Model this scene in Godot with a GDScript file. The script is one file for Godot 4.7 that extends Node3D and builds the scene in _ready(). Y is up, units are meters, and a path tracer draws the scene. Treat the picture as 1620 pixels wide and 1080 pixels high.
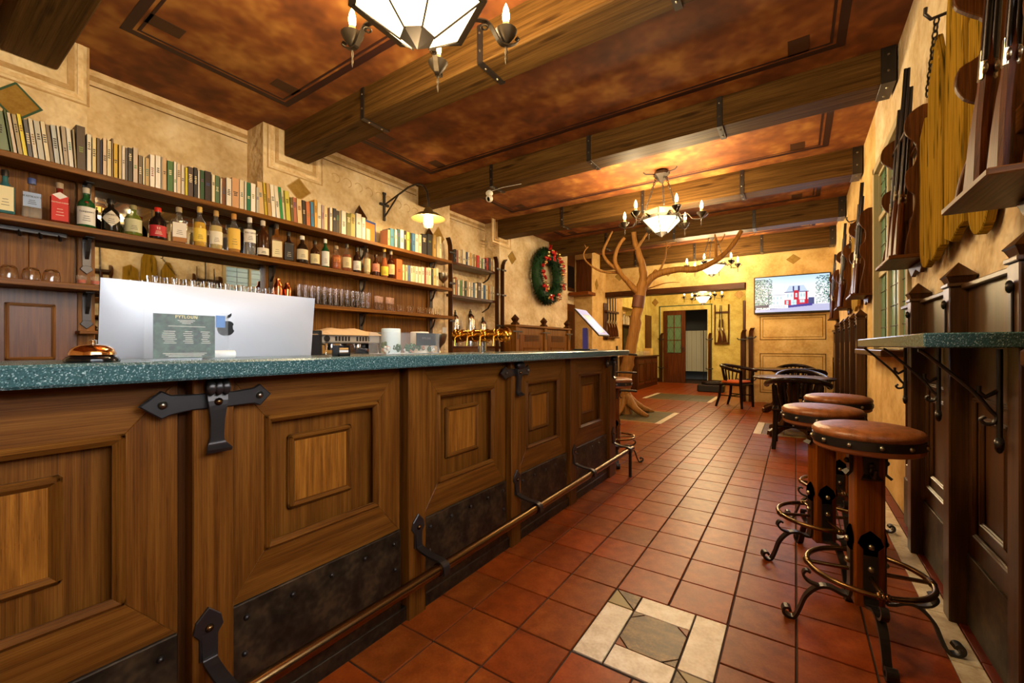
extends Node3D
# A beamed tavern: oak bar on the left, wainscot and wall shelf on the right, a bare tree and a passage at the back.
# x runs across the room, y up, -z down the length of the room; the camera stands at the origin, 1.15 m up.

const H := 3.33
const TURN := 0.590069

var M := {}
var taken := {}
var rng := RandomNumberGenerator.new()

# ---------------------------------------------------------------- mesh builder
class B:
	var v := PackedVector3Array()
	var n := PackedVector3Array()
	var t := PackedVector2Array()
	var k := PackedColorArray()
	var x := Transform3D.IDENTITY
	var col := Color.WHITE
	var grain := 1
	var off := Vector2.ZERO

	func uv(p: Vector3, m: Vector3) -> Vector2:
		var a := m.abs().max_axis_index()
		var va := grain
		if a == grain:
			va = (grain + 1) % 3
		var ua := 3 - a - va
		return Vector2(p[ua], p[va]) + off

	func tri(a: Vector3, b: Vector3, c: Vector3, na: Vector3, nb: Vector3, nc: Vector3) -> void:
		var f := (b - a).cross(c - a)
		if f.length_squared() < 1e-16:
			return
		var s := na + nb + nc
		var w := s if s.length_squared() > 1e-9 else f
		if f.dot(w) > 0.0:
			var q := b
			b = c
			c = q
			q = nb
			nb = nc
			nc = q
		var m := f.normalized()
		for e in [[a, na], [b, nb], [c, nc]]:
			v.append(x * e[0])
			n.append((x.basis * (e[1] as Vector3)).normalized())
			t.append(uv(e[0], m))
			k.append(col)

	func poly(p: Array, outward: Vector3) -> void:
		var m: Vector3 = Vector3.ZERO
		for i in range(1, p.size() - 1):
			m = (p[i] - p[0]).cross(p[i + 1] - p[0])
			if m.length_squared() > 1e-14:
				break
		m = m.normalized()
		if m.dot(outward) < 0.0:
			m = -m
		for i in range(1, p.size() - 1):
			tri(p[0], p[i], p[i + 1], m, m, m)

	func box(c: Vector3, s: Vector3, b := 0.0) -> B:
		var h := s * 0.5
		if b <= 0.0:
			for a in 3:
				for sg in [-1.0, 1.0]:
					var u := (a + 1) % 3
					var w := (a + 2) % 3
					var q := []
					for e in [[-1, -1], [1, -1], [1, 1], [-1, 1]]:
						var p := Vector3.ZERO
						p[a] = sg * h[a]
						p[u] = e[0] * h[u]
						p[w] = e[1] * h[w]
						q.append(c + p)
					var o := Vector3.ZERO
					o[a] = sg
					poly(q, o)
			return self
		b = minf(b, minf(h.x, minf(h.y, h.z)) * 0.95)
		for a in 3:
			var u := (a + 1) % 3
			var w := (a + 2) % 3
			for sg in [-1.0, 1.0]:
				var q := []
				for e in [[-1, -1], [1, -1], [1, 1], [-1, 1]]:
					var p := Vector3.ZERO
					p[a] = sg * h[a]
					p[u] = e[0] * (h[u] - b)
					p[w] = e[1] * (h[w] - b)
					q.append(c + p)
				var o := Vector3.ZERO
				o[a] = sg
				poly(q, o)
			for su in [-1.0, 1.0]:
				for sw in [-1.0, 1.0]:
					var q := []
					for e in [[-1, 0], [1, 0], [1, 1], [-1, 1]]:
						var p := Vector3.ZERO
						p[a] = e[0] * (h[a] - b)
						p[u] = su * (h[u] - (b if e[1] == 0 else 0.0))
						p[w] = sw * (h[w] - (0.0 if e[1] == 0 else b))
						q.append(c + p)
					var o := Vector3.ZERO
					o[u] = su
					o[w] = sw
					poly(q, o)
		for sx in [-1.0, 1.0]:
			for sy in [-1.0, 1.0]:
				for sz in [-1.0, 1.0]:
					var q := []
					for a in 3:
						var p := Vector3(sx * (h.x - b), sy * (h.y - b), sz * (h.z - b))
						p[a] = [sx, sy, sz][a] * h[a]
						q.append(c + p)
					poly(q, Vector3(sx, sy, sz))
		return self

	# profile of (radius, height) pairs turned about the y axis
	func lathe(p: Array, seg := 16, c := Vector3.ZERO, from := 0.0, to := TAU, phase := 0.0, flat := false) -> B:
		var m := []
		for i in p.size() - 1:
			var d: Vector2 = p[i + 1] - p[i]
			m.append(Vector2(d.y, -d.x).normalized())
		for i in p.size() - 1:
			if (p[i + 1] - p[i]).length() < 1e-6:
				continue
			var na: Vector2 = m[i]
			var nb: Vector2 = m[i]
			if not flat:
				if i > 0 and m[i - 1].dot(m[i]) > 0.55:
					na = (m[i - 1] + m[i]).normalized()
				if i < m.size() - 1 and m[i + 1].dot(m[i]) > 0.55:
					nb = (m[i + 1] + m[i]).normalized()
			for s in seg:
				var a0: float = phase + from + (to - from) * s / seg
				var a1: float = phase + from + (to - from) * (s + 1) / seg
				var r0 := Vector3(cos(a0), 0, sin(a0))
				var r1 := Vector3(cos(a1), 0, sin(a1))
				var up := Vector3.UP
				var A: Vector3 = c + r0 * p[i].x + up * p[i].y
				var Bq: Vector3 = c + r1 * p[i].x + up * p[i].y
				var C: Vector3 = c + r1 * p[i + 1].x + up * p[i + 1].y
				var D: Vector3 = c + r0 * p[i + 1].x + up * p[i + 1].y
				if flat:
					var rm := (r0 + r1).normalized()
					var f: Vector3 = rm * m[i].x + up * m[i].y
					tri(A, Bq, C, f, f, f)
					tri(A, C, D, f, f, f)
				else:
					tri(A, Bq, C, r0 * na.x + up * na.y, r1 * na.x + up * na.y, r1 * nb.x + up * nb.y)
					tri(A, C, D, r0 * na.x + up * na.y, r1 * nb.x + up * nb.y, r0 * nb.x + up * nb.y)
		return self

	func ball(c: Vector3, r: Vector3, seg := 12, rings := 8) -> B:
		var keep := x
		x = x * Transform3D(Basis.from_scale(r), c)
		var p := []
		for i in rings + 1:
			var a := -PI / 2 + PI * i / rings
			p.append(Vector2(maxf(cos(a), 0.0), sin(a)))
		lathe(p, seg)
		x = keep
		return self

	# round or flat bar along a path; flat: (width along side, thickness)
	func tube(p: Array, r, seg := 8, caps := true) -> B:
		var rad := []
		for i in p.size():
			rad.append(r if r is float else r[i])
		var d: Vector3 = (p[1] - p[0]).normalized()
		var s := d.cross(Vector3.UP if absf(d.y) < 0.9 else Vector3.RIGHT).normalized()
		var rings := []
		var norms := []
		for i in p.size():
			var dd: Vector3
			if i == 0:
				dd = p[1] - p[0]
			elif i == p.size() - 1:
				dd = p[i] - p[i - 1]
			else:
				dd = (p[i + 1] - p[i]).normalized() + (p[i] - p[i - 1]).normalized()
			dd = dd.normalized()
			s = (s - dd * s.dot(dd)).normalized()
			var w := dd.cross(s)
			var ring := []
			var nm := []
			for q in seg:
				var a := TAU * q / seg
				var o := s * cos(a) + w * sin(a)
				ring.append(p[i] + o * rad[i])
				nm.append(o)
			rings.append(ring)
			norms.append(nm)
		for i in p.size() - 1:
			for q in seg:
				var e := (q + 1) % seg
				tri(rings[i][q], rings[i][e], rings[i + 1][e], norms[i][q], norms[i][e], norms[i + 1][e])
				tri(rings[i][q], rings[i + 1][e], rings[i + 1][q], norms[i][q], norms[i + 1][e], norms[i + 1][q])
		if caps:
			poly(rings[0], p[0] - p[1])
			poly(rings[-1], p[-1] - p[-2])
		return self

	# flat strap swept along a path that lies in the plane across `side`
	func strap(p: Array, side: Vector3, width, thick: float) -> B:
		side = side.normalized()
		var secs := []
		for i in p.size():
			var dd: Vector3
			if i == 0:
				dd = p[1] - p[0]
			elif i == p.size() - 1:
				dd = p[i] - p[i - 1]
			else:
				dd = (p[i + 1] - p[i]).normalized() + (p[i] - p[i - 1]).normalized()
			dd = dd.normalized()
			var o := dd.cross(side).normalized() * thick * 0.5
			var w: float = (width if width is float else width[i]) * 0.5
			secs.append([p[i] + side * w + o, p[i] - side * w + o, p[i] - side * w - o, p[i] + side * w - o])
		for i in p.size() - 1:
			var mid: Vector3 = (p[i] + p[i + 1]) * 0.5
			for q in 4:
				var e := (q + 1) % 4
				var face := [secs[i][q], secs[i][e], secs[i + 1][e], secs[i + 1][q]]
				var cen: Vector3 = (face[0] + face[1] + face[2] + face[3]) * 0.25
				poly([face[0], face[1], face[2]], cen - mid)
				poly([face[0], face[2], face[3]], cen - mid)
		poly(secs[0], p[0] - p[1])
		poly(secs[-1], p[-1] - p[-2])
		return self

	# outline in the local xy plane, extruded along z from -d/2 to d/2; bev insets the outer rims
	func prism(o: Array, d: float, bev := 0.0) -> B:
		var pts := PackedVector2Array(o)
		if Geometry2D.is_polygon_clockwise(pts):
			pts.reverse()
		var inner := pts
		if bev > 0.0:
			inner = PackedVector2Array()
			for i in pts.size():
				var a := (pts[i] - pts[i - 1]).normalized()
				var b := (pts[(i + 1) % pts.size()] - pts[i]).normalized()
				var m := (Vector2(-a.y, a.x) + Vector2(-b.y, b.x))
				m = m.normalized() / maxf(0.5, m.length() * 0.5)
				inner.append(pts[i] + m * bev)
		var ix := Geometry2D.triangulate_polygon(inner)
		for sg in [-1.0, 1.0]:
			var z: float = sg * d * 0.5
			var nn := Vector3(0, 0, sg)
			for i in range(0, ix.size(), 3):
				tri(Vector3(inner[ix[i]].x, inner[ix[i]].y, z), Vector3(inner[ix[i + 1]].x, inner[ix[i + 1]].y, z), Vector3(inner[ix[i + 2]].x, inner[ix[i + 2]].y, z), nn, nn, nn)
		for i in pts.size():
			var e := (i + 1) % pts.size()
			var dir := (pts[e] - pts[i]).normalized()
			var out := Vector3(dir.y, -dir.x, 0)
			var zz := d * 0.5 - bev
			poly([Vector3(pts[i].x, pts[i].y, -zz), Vector3(pts[e].x, pts[e].y, -zz), Vector3(pts[e].x, pts[e].y, zz), Vector3(pts[i].x, pts[i].y, zz)], out)
			if bev > 0.0:
				for sg in [-1.0, 1.0]:
					poly([Vector3(pts[i].x, pts[i].y, sg * zz), Vector3(pts[e].x, pts[e].y, sg * zz), Vector3(inner[e].x, inner[e].y, sg * d * 0.5), Vector3(inner[i].x, inner[i].y, sg * d * 0.5)], out + Vector3(0, 0, sg))
		return self

	func torus(c: Vector3, R: float, r: float, seg := 24, sub := 8) -> B:
		for i in seg:
			for j in sub:
				var q := []
				var m := []
				for e in [[0, 0], [1, 0], [1, 1], [0, 1]]:
					var a: float = TAU * (i + e[0]) / seg
					var b: float = TAU * (j + e[1]) / sub
					var o := Vector3(cos(a), 0, sin(a))
					var nn := o * cos(b) + Vector3.UP * sin(b)
					q.append(c + o * R + nn * r)
					m.append(nn)
				tri(q[0], q[1], q[2], m[0], m[1], m[2])
				tri(q[0], q[2], q[3], m[0], m[2], m[3])
		return self

	func mesh() -> ArrayMesh:
		var a := []
		a.resize(Mesh.ARRAY_MAX)
		a[Mesh.ARRAY_VERTEX] = v
		a[Mesh.ARRAY_NORMAL] = n
		a[Mesh.ARRAY_TEX_UV] = t
		a[Mesh.ARRAY_COLOR] = k
		var am := ArrayMesh.new()
		am.add_surface_from_arrays(Mesh.PRIMITIVE_TRIANGLES, a)
		return am

func mb(grain := 1) -> B:
	var b := B.new()
	b.grain = grain
	b.off = Vector2(rng.randf() * 7.0, rng.randf() * 7.0)
	return b

# ---------------------------------------------------------------- nodes
func numbered(called: String) -> String:
	if not taken.has(called):
		taken[called] = 0
		return called
	taken[called] += 1
	return "%s_%03d" % [called, taken[called]]

func tag(o: Node, label := "", category := "", group := "") -> Node:
	if label:
		o.set_meta("label", label)
	if category:
		o.set_meta("category", category)
	if group:
		o.set_meta("group", group)
	return o

func thing(called: String, label: String, category: String, at := Vector3.ZERO, turn := 0.0, group := "") -> Node3D:
	var o := Node3D.new()
	o.name = numbered(called)
	add_child(o)
	o.position = at
	o.rotation.y = turn
	tag(o, label, category, group)
	return o

func struct(called: String, at := Vector3.ZERO) -> Node3D:
	var o := Node3D.new()
	o.name = called
	add_child(o)
	o.position = at
	o.set_meta("kind", "structure")
	return o

func part(parent: Node, called: String, shape, m: Material, label := "") -> MeshInstance3D:
	var o := MeshInstance3D.new()
	o.name = called
	o.mesh = shape.mesh() if shape is B else shape
	o.material_override = m
	parent.add_child(o, true)
	if label:
		o.set_meta("label", label)
	return o

func single(called: String, shape, m: Material, label: String, category: String, at := Vector3.ZERO, turn := 0.0, group := "") -> MeshInstance3D:
	var o := MeshInstance3D.new()
	o.name = numbered(called)
	o.mesh = shape.mesh() if shape is B else shape
	o.material_override = m
	add_child(o)
	o.position = at
	o.rotation.y = turn
	tag(o, label, category, group)
	return o

func copy(o: Node3D, at: Vector3, turn := 0.0, label := "", group := "") -> Node3D:
	var c: Node3D = o.duplicate()
	var base := String(o.name)
	if base.length() > 4 and base[base.length() - 4] == "_":
		base = base.substr(0, base.length() - 4)
	c.name = numbered(base)
	add_child(c)
	c.position = at
	c.rotation.y = turn
	tag(c, label, "", group)
	return c

func lettering(parent: Node, called: String, words: String, size: float, m: Material, xf: Transform3D, serif := false, depth := 0.0008) -> MeshInstance3D:
	var f := SystemFont.new()
	f.font_names = PackedStringArray(["Droid Serif" if serif else "Droid Sans"])
	f.font_weight = 700
	var tm := TextMesh.new()
	tm.text = words
	tm.font = f
	tm.font_size = 32
	tm.pixel_size = size / 32.0
	tm.depth = depth
	tm.curve_step = 4.0
	var o := MeshInstance3D.new()
	o.name = called
	o.mesh = tm
	o.material_override = m
	parent.add_child(o, true)
	o.transform = xf
	return o

const ORD := ["", "first", "second", "third", "fourth", "fifth", "sixth", "seventh", "eighth", "ninth", "tenth", "eleventh", "twelfth", "thirteenth", "fourteenth", "fifteenth", "sixteenth", "seventeenth", "eighteenth", "nineteenth"]
const TENS := ["", "", "twent", "thirt", "fort", "fift", "sixt", "sevent", "eight", "ninet"]
func nth(i: int) -> String:
	if i < 20:
		return ORD[i]
	if i >= 100:
		return "hundredth" if i == 100 else "hundred-and-" + nth(i - 100)
	return TENS[i / 10] + ("ieth" if i % 10 == 0 else "y-" + ORD[i % 10])

func hue_name(c: Color) -> String:
	if c.s < 0.16:
		return "white" if c.v > 0.8 else ("pale grey" if c.v > 0.6 else ("grey" if c.v > 0.3 else "black"))
	if c.v < 0.22:
		return "near-black"
	var h := c.h * 360.0
	if h < 18.0 or h > 340.0:
		return "red" if c.s > 0.6 and c.v > 0.5 else "dark reddish"
	if h < 42.0:
		if c.s > 0.7 and c.v > 0.65:
			return "orange"
		return "tan" if c.v > 0.62 and c.s > 0.3 else ("cream" if c.v > 0.62 else "brown")
	if h < 68.0:
		if c.s < 0.35 and c.v > 0.7:
			return "ivory"
		return "yellow" if c.v > 0.65 else "olive"
	if h < 170.0:
		return "green" if c.v > 0.3 else "dark green"
	if h < 260.0:
		return "blue" if c.v > 0.4 else "dark blue"
	return "plum"

# ---------------------------------------------------------------- textures
func noise(seed_: int, freq := 1.0, oct := 3) -> FastNoiseLite:
	var f := FastNoiseLite.new()
	f.seed = seed_
	f.noise_type = FastNoiseLite.TYPE_SIMPLEX
	f.frequency = freq
	f.fractal_octaves = oct
	if oct <= 1:
		f.fractal_type = FastNoiseLite.FRACTAL_NONE
	return f

func picture(w: int, h: int, data: PackedByteArray) -> ImageTexture:
	return ImageTexture.create_from_image(Image.create_from_data(w, h, false, Image.FORMAT_RGB8, data))

# streaks run along v; wraps in u
func wood_map(seed_: int, ca: Color, cb: Color, cc: Color, fibre := 22.0, band := 2.2, knots := 0) -> ImageTexture:
	var w := 384
	var h := 512
	var d := PackedByteArray()
	d.resize(w * h * 3)
	var n1 := noise(seed_, 1.0, 2)
	var n2 := noise(seed_ + 7, 1.0, 2)
	var n3 := noise(seed_ + 13, 1.0, 1)
	var kn := []
	for i in knots:
		kn.append(Vector2(rng.randf() * w, rng.randf() * h))
	for y in h:
		var fy := float(y) / h
		for x in w:
			var a := TAU * x / w
			var px := cos(a)
			var py := sin(a)
			var b := n1.get_noise_3d(px * band, py * band, fy * 1.7)
			var f := n2.get_noise_3d(px * fibre, py * fibre, fy * 3.0 + b * 0.7)
			if fy > 0.8:
				var wy := smoothstep(0.8, 1.0, fy)
				b = lerpf(b, n1.get_noise_3d(px * band, py * band, (fy - 1.0) * 1.7), wy)
				f = lerpf(f, n2.get_noise_3d(px * fibre, py * fibre, (fy - 1.0) * 3.0 + b * 0.7), wy)
			var q := n3.get_noise_3d(px * fibre * 2.2, py * fibre * 2.2, fy * 14.0)
			var s := 0.5 + b * 0.34 + f * 0.3
			if q > 0.45:
				s -= (q - 0.45) * 0.45
			for e in kn:
				var dd := Vector2((x - e.x) * 1.0, (y - e.y) * 0.55).length()
				if dd < 16.0:
					s -= (1.0 - dd / 16.0) * 0.55
			s = clampf(s, 0.0, 1.0)
			var c := ca.lerp(cb, s * 2.0) if s < 0.5 else cb.lerp(cc, s * 2.0 - 1.0)
			var o := (y * w + x) * 3
			d[o] = int(c.r * 255.0)
			d[o + 1] = int(c.g * 255.0)
			d[o + 2] = int(c.b * 255.0)
	return picture(w, h, d)

# soft blotches; wraps both ways by cross-fading
func blotch_map(seed_: int, ca: Color, cb: Color, cc: Color, coarse := 3.0, fine := 14.0, share := 0.35, size := 320, stretch := 1.0) -> ImageTexture:
	var d := PackedByteArray()
	d.resize(size * size * 3)
	var n1 := noise(seed_, 1.0, 4)
	var n2 := noise(seed_ + 5, 1.0, 2)
	for y in size:
		var fy := float(y) / size
		for x in size:
			var a := TAU * x / size
			var r := coarse / TAU
			var wy := smoothstep(0.75, 1.0, fy)
			var b := n1.get_noise_3d(cos(a) * r * stretch, sin(a) * r * stretch, fy * coarse)
			var f := n2.get_noise_3d(cos(a) * fine / TAU, sin(a) * fine / TAU, fy * fine)
			if wy > 0.0:
				b = lerpf(b, n1.get_noise_3d(cos(a) * r * stretch, sin(a) * r * stretch, (fy - 1.0) * coarse), wy)
				f = lerpf(f, n2.get_noise_3d(cos(a) * fine / TAU, sin(a) * fine / TAU, (fy - 1.0) * fine), wy)
			var s := clampf(0.5 + b * 0.75 + f * share, 0.0, 1.0)
			var c := ca.lerp(cb, s * 2.0) if s < 0.5 else cb.lerp(cc, s * 2.0 - 1.0)
			var o := (y * size + x) * 3
			d[o] = int(c.r * 255.0)
			d[o + 1] = int(c.g * 255.0)
			d[o + 2] = int(c.b * 255.0)
	return picture(size, size, d)

func speckle_map(seed_: int, base: Color, dots: Array, count: int, size := 384, big := 2.6) -> ImageTexture:
	var im := Image.create(size, size, false, Image.FORMAT_RGB8)
	im.fill(base)
	var r := RandomNumberGenerator.new()
	r.seed = seed_
	for i in count:
		var c: Color = dots[r.randi() % dots.size()]
		var w := int(1.0 + r.randf() * big)
		var h := int(1.0 + r.randf() * big)
		var x := r.randi() % size
		var y := r.randi() % size
		im.fill_rect(Rect2i(x, y, w, h), c)
		if r.randf() < 0.5:
			im.fill_rect(Rect2i(x + 1, y - 1, maxi(w - 1, 1), h), c)
	return ImageTexture.create_from_image(im)

func mat(c: Color, rough := 0.6, metal := 0.0, tex: Texture2D = null, sc := Vector3.ONE, planes := false) -> StandardMaterial3D:
	var m := StandardMaterial3D.new()
	m.albedo_color = c
	m.roughness = rough
	m.metallic = metal
	if tex:
		m.albedo_texture = tex
		m.uv1_scale = sc
		if planes:
			m.uv1_triplanar = true
			m.uv1_world_triplanar = true
	return m

func relief(m: StandardMaterial3D, seed_: int, freq: float, bump: float) -> StandardMaterial3D:
	var size := 256
	var im := Image.create(size, size, false, Image.FORMAT_L8)
	var nn := noise(seed_, freq, 4)
	var data := PackedByteArray()
	data.resize(size * size)
	for y in size:
		for x in size:
			var a := TAU * x / size
			data[y * size + x] = int(clampf(0.5 + nn.get_noise_3d(cos(a) * size / TAU, sin(a) * size / TAU, y) * 0.6, 0.0, 1.0) * 255.0)
	im = Image.create_from_data(size, size, false, Image.FORMAT_L8, data)
	im.bump_map_to_normal_map(bump)
	m.normal_enabled = true
	m.normal_texture = ImageTexture.create_from_image(im)
	return m

func glass(c: Color, alpha: float, rough := 0.02) -> StandardMaterial3D:
	var m := StandardMaterial3D.new()
	m.albedo_color = Color(c.r, c.g, c.b, alpha)
	m.roughness = rough
	m.transparency = BaseMaterial3D.TRANSPARENCY_ALPHA
	return m

func glow(c: Color, e: float) -> StandardMaterial3D:
	var m := StandardMaterial3D.new()
	m.albedo_color = c
	m.emission_enabled = true
	m.emission = c
	m.emission_energy_multiplier = e
	return m

# rounds a bent path by resampling a spline through its points
func bend(pts: Array, per := 4) -> Array:
	var o := []
	for i in pts.size() - 1:
		var a: Vector3 = pts[maxi(i - 1, 0)]
		var b: Vector3 = pts[i]
		var c: Vector3 = pts[i + 1]
		var d: Vector3 = pts[mini(i + 2, pts.size() - 1)]
		for k in per:
			o.append(b.cubic_interpolate(c, a, d, float(k) / per))
	o.append(pts[-1])
	return o

func spread(w: Array, per := 4) -> Array:
	var o := []
	for i in w.size() - 1:
		for k in per:
			o.append(lerpf(w[i], w[i + 1], float(k) / per))
	o.append(w[-1])
	return o

func hexc(i: int) -> Color:
	return Color8((i >> 16) & 255, (i >> 8) & 255, i & 255)

func tile_mat(c: Color, rough: float, metal: float, tex: Texture2D, sc: Vector3, planes: bool) -> StandardMaterial3D:
	var m := mat(c, rough, metal, tex, sc, planes)
	m.metallic_specular = 0.36
	return m

func make_materials() -> void:
	var oak := wood_map(11, Color8(82, 45, 12), Color8(128, 79, 26), Color8(166, 112, 46), 38.0, 2.4)
	var dark := wood_map(23, Color8(42, 25, 11), Color8(78, 49, 22), Color8(110, 74, 37), 30.0, 2.6)
	var pine := wood_map(31, Color8(70, 48, 24), Color8(116, 86, 46), Color8(148, 114, 66), 16.0, 3.0, 6)
	var bleached := wood_map(47, Color8(52, 40, 12), Color8(120, 88, 24), Color8(158, 122, 44), 12.0, 5.0, 12)
	var bark := wood_map(59, Color8(104, 68, 32), Color8(156, 110, 56), Color8(190, 146, 86), 12.0, 3.4, 3)
	var us := Vector3(2.2, 0.75, 1)
	M.oak = mat(Color(0.83, 0.8, 0.77), 0.36, 0, oak, us)
	M.oak_field = mat(Color(1.08, 1.06, 0.98), 0.34, 0, oak, Vector3(3.2, 1.6, 1))
	M.oak_shelf = mat(Color(0.92, 0.94, 0.88), 0.42, 0, oak, us)
	M.panelling = mat(Color(0.94, 0.96, 0.9), 0.45, 0, oak, us)
	M.dark_wood = mat(Color(0.86, 0.76, 0.7), 0.33, 0, dark, us)
	M.red_wood = mat(Color(1.12, 0.95, 0.86), 0.36, 0, dark, us)
	M.rack_wood = mat(Color(1.05, 0.98, 0.92), 0.4, 0, dark, Vector3(5.0, 1.4, 1))
	M.gun_stock = mat(Color(0.95, 0.76, 0.6), 0.4, 0, dark, Vector3(7, 2, 1))
	M.beam = mat(Color(0.76, 0.74, 0.69), 0.55, 0, pine, Vector3(1.6, 0.5, 1))
	M.post_wood = mat(Color(1.0, 0.86, 0.7), 0.38, 0, oak, Vector3(4, 1, 1))
	M.bleached = mat(Color(1.2, 1.24, 1.3), 0.6, 0, bleached, Vector3(3.4, 0.7, 1))
	M.bleached_pale = mat(Color(1.4, 1.5, 2.2), 0.5, 0, bleached, Vector3(3.4, 0.7, 1))
	M.bark = mat(Color(0.96, 0.93, 0.84), 0.6, 0, bark, Vector3(3, 1, 1))
	M.chair = mat(Color8(30, 20, 18), 0.22)
	M.table = mat(Color(0.62, 0.56, 0.5), 0.24, 0, dark, us)
	for key in M:
		M[key].metallic_specular = 0.3
	for key in ["bleached", "bleached_pale"]:
		M[key].specular_mode = BaseMaterial3D.SPECULAR_DISABLED
	for key in ["rack_wood", "gun_stock", "beam"]:
		M[key].metallic_specular = 0.2
	var plaster := blotch_map(71, Color8(203, 176, 134), Color8(223, 201, 163), Color8(237, 220, 189), 4.0, 26.0, 0.25)
	M.plaster = relief(mat(Color.WHITE, 0.85, 0, plaster, Vector3(0.6, 0.6, 0.6), true), 3, 0.05, 3.0)
	M.plaster_ochre = mat(Color(0.94, 0.87, 0.7), 0.85, 0, plaster, Vector3(0.7, 0.7, 0.7), true)
	M.plaster_lime = mat(Color(0.94, 0.96, 0.68), 0.85, 0, plaster, Vector3(0.7, 0.7, 0.7), true)
	M.paint_pale = mat(Color(1.04, 1.03, 1.02), 0.85, 0, plaster, Vector3(1.3, 1.3, 1.3), true)
	M.paint_tan = mat(Color(0.86, 0.8, 0.72), 0.85, 0, plaster, Vector3(1.3, 1.3, 1.3), true)
	M.paint_line = mat(Color8(112, 78, 36), 0.85)
	M.paint_green = mat(Color8(66, 92, 74), 0.8)
	M.paint_ochre = mat(Color(0.7, 0.62, 0.4), 0.85, 0, plaster, Vector3(2, 2, 2), true)
	for key in ["plaster", "plaster_ochre", "plaster_lime", "paint_pale", "paint_tan", "paint_line", "paint_green", "paint_ochre"]:
		M[key].metallic_specular = 0.15
	var ceil := blotch_map(83, Color8(94, 48, 18), Color8(136, 78, 31), Color8(184, 130, 62), 4.0, 16.0, 0.25, 384)
	M.ceiling = mat(Color.WHITE, 0.75, 0, ceil, Vector3(0.4, 0.4, 0.4), true)
	M.ceiling_band = mat(Color8(52, 23, 18), 0.6)
	M.ceiling_patch = mat(Color8(70, 40, 18), 0.6)
	M.iron = mat(Color8(70, 66, 64), 0.36, 0.8)
	M.iron_soft = mat(Color8(66, 60, 55), 0.46, 0.8)
	var patina := blotch_map(97, Color8(42, 34, 24), Color8(66, 54, 38), Color8(92, 76, 52), 4.0, 18.0, 0.4, 256)
	M.kick = mat(Color.WHITE, 0.46, 0.65, patina, Vector3(1.6, 1.6, 1.6), true)
	M.bronze = mat(Color8(126, 98, 62), 0.27, 1.0)
	M.brass = mat(Color8(232, 178, 74), 0.14, 1.0)
	M.copper = mat(Color8(206, 120, 78), 0.18, 1.0)
	M.silver = mat(Color8(168, 160, 142), 0.3, 1.0)
	M.chrome = mat(Color8(214, 214, 216), 0.12, 1.0)
	M.granite = mat(Color.WHITE, 0.22, 0, speckle_map(5, Color8(50, 82, 82), [Color8(84, 114, 113), Color8(128, 152, 149), Color8(168, 186, 181), Color8(34, 58, 60), Color8(70, 104, 102)], 11000), Vector3(2.7, 2.7, 2.7), true)
	var clay := blotch_map(101, Color8(126, 54, 15), Color8(142, 65, 19), Color8(156, 77, 26), 5.0, 34.0, 0.35, 256)
	for i in 4:
		M["clay_%d" % i] = tile_mat([Color(1, 1, 1), Color(0.93, 0.9, 0.88), Color(1.06, 1.0, 0.94), Color(0.97, 1.02, 1.05)][i], 0.36, 0, clay, Vector3(2.3, 2.3, 2.3), true)
	M.grout = mat(Color8(58, 42, 32), 0.9)
	M.cream_tile = mat(Color8(244, 236, 220), 0.4, 0, blotch_map(113, Color8(220, 208, 186), Color8(240, 232, 216), Color8(255, 252, 244), 4.0, 20.0, 0.4, 128), Vector3(3, 3, 3), true)
	M.stone_tile = mat(Color.WHITE, 0.42, 0, blotch_map(127, Color8(66, 42, 16), Color8(104, 72, 34), Color8(142, 106, 56), 7.0, 26.0, 0.4, 192, 0.4), Vector3(3, 3, 3), true)
	M.olive_tile = mat(Color8(150, 128, 74), 0.42)
	M.green_tile = mat(Color8(92, 86, 58), 0.4, 0, blotch_map(131, Color8(170, 160, 140), Color8(215, 210, 200), Color8(255, 250, 240), 5.0, 20.0, 0.4, 128), Vector3(2, 2, 2), true)
	M.skirting = mat(Color8(112, 42, 24), 0.4)
	M.leather = relief(mat(Color8(172, 106, 58), 0.34, 0, blotch_map(137, Color8(170, 160, 150), Color8(220, 214, 206), Color8(255, 250, 245), 5.0, 30.0, 0.4, 192), Vector3(5, 5, 5), true), 21, 0.12, 1.5)
	M.leather_edge = mat(Color8(168, 106, 66), 0.5)
	M.aluminium = mat(Color8(192, 195, 201), 0.42, 0.25)
	M.black = mat(Color8(20, 20, 21), 0.4)
	M.black_gloss = mat(Color8(12, 12, 13), 0.08)
	M.white = mat(Color8(226, 224, 218), 0.45)
	M.paper = mat(Color8(224, 214, 192), 0.85)
	M.book = mat(Color.WHITE, 0.5)
	M.book.vertex_color_use_as_albedo = true
	M.mirror = mat(Color8(200, 204, 206), 0.02, 1.0)
	M.clear = glass(Color(0.97, 0.98, 0.98), 0.03)
	M.acrylic = glass(Color(0.94, 0.97, 0.98), 0.06)
	M.milk = glow(Color(1.0, 0.9, 0.7), 3.2)
	M.bulb = glow(Color(1.0, 0.86, 0.6), 14.0)
	M.ivory = mat(Color8(206, 178, 120), 0.5)
	M.lantern_iron = mat(Color8(66, 57, 46), 0.4, 0.8)
	M.gallery = glass(Color(0.95, 0.8, 0.45), 0.75, 0.3)
	M.window_frame = mat(Color8(176, 160, 118), 0.6)
	M.window_green = glass(Color(0.28, 0.48, 0.34), 0.86, 0.3)
	M.window_clear = glass(Color(0.95, 0.97, 0.97), 0.06)
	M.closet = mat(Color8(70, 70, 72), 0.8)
	M.card = mat(Color8(74, 104, 82), 0.55, 0, blotch_map(151, Color8(120, 120, 130), Color8(190, 200, 190), Color8(255, 255, 250), 6.0, 14.0, 0.3, 128), Vector3(7, 7, 7), true)
	M.gold_print = mat(Color8(226, 206, 130), 0.5)
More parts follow.
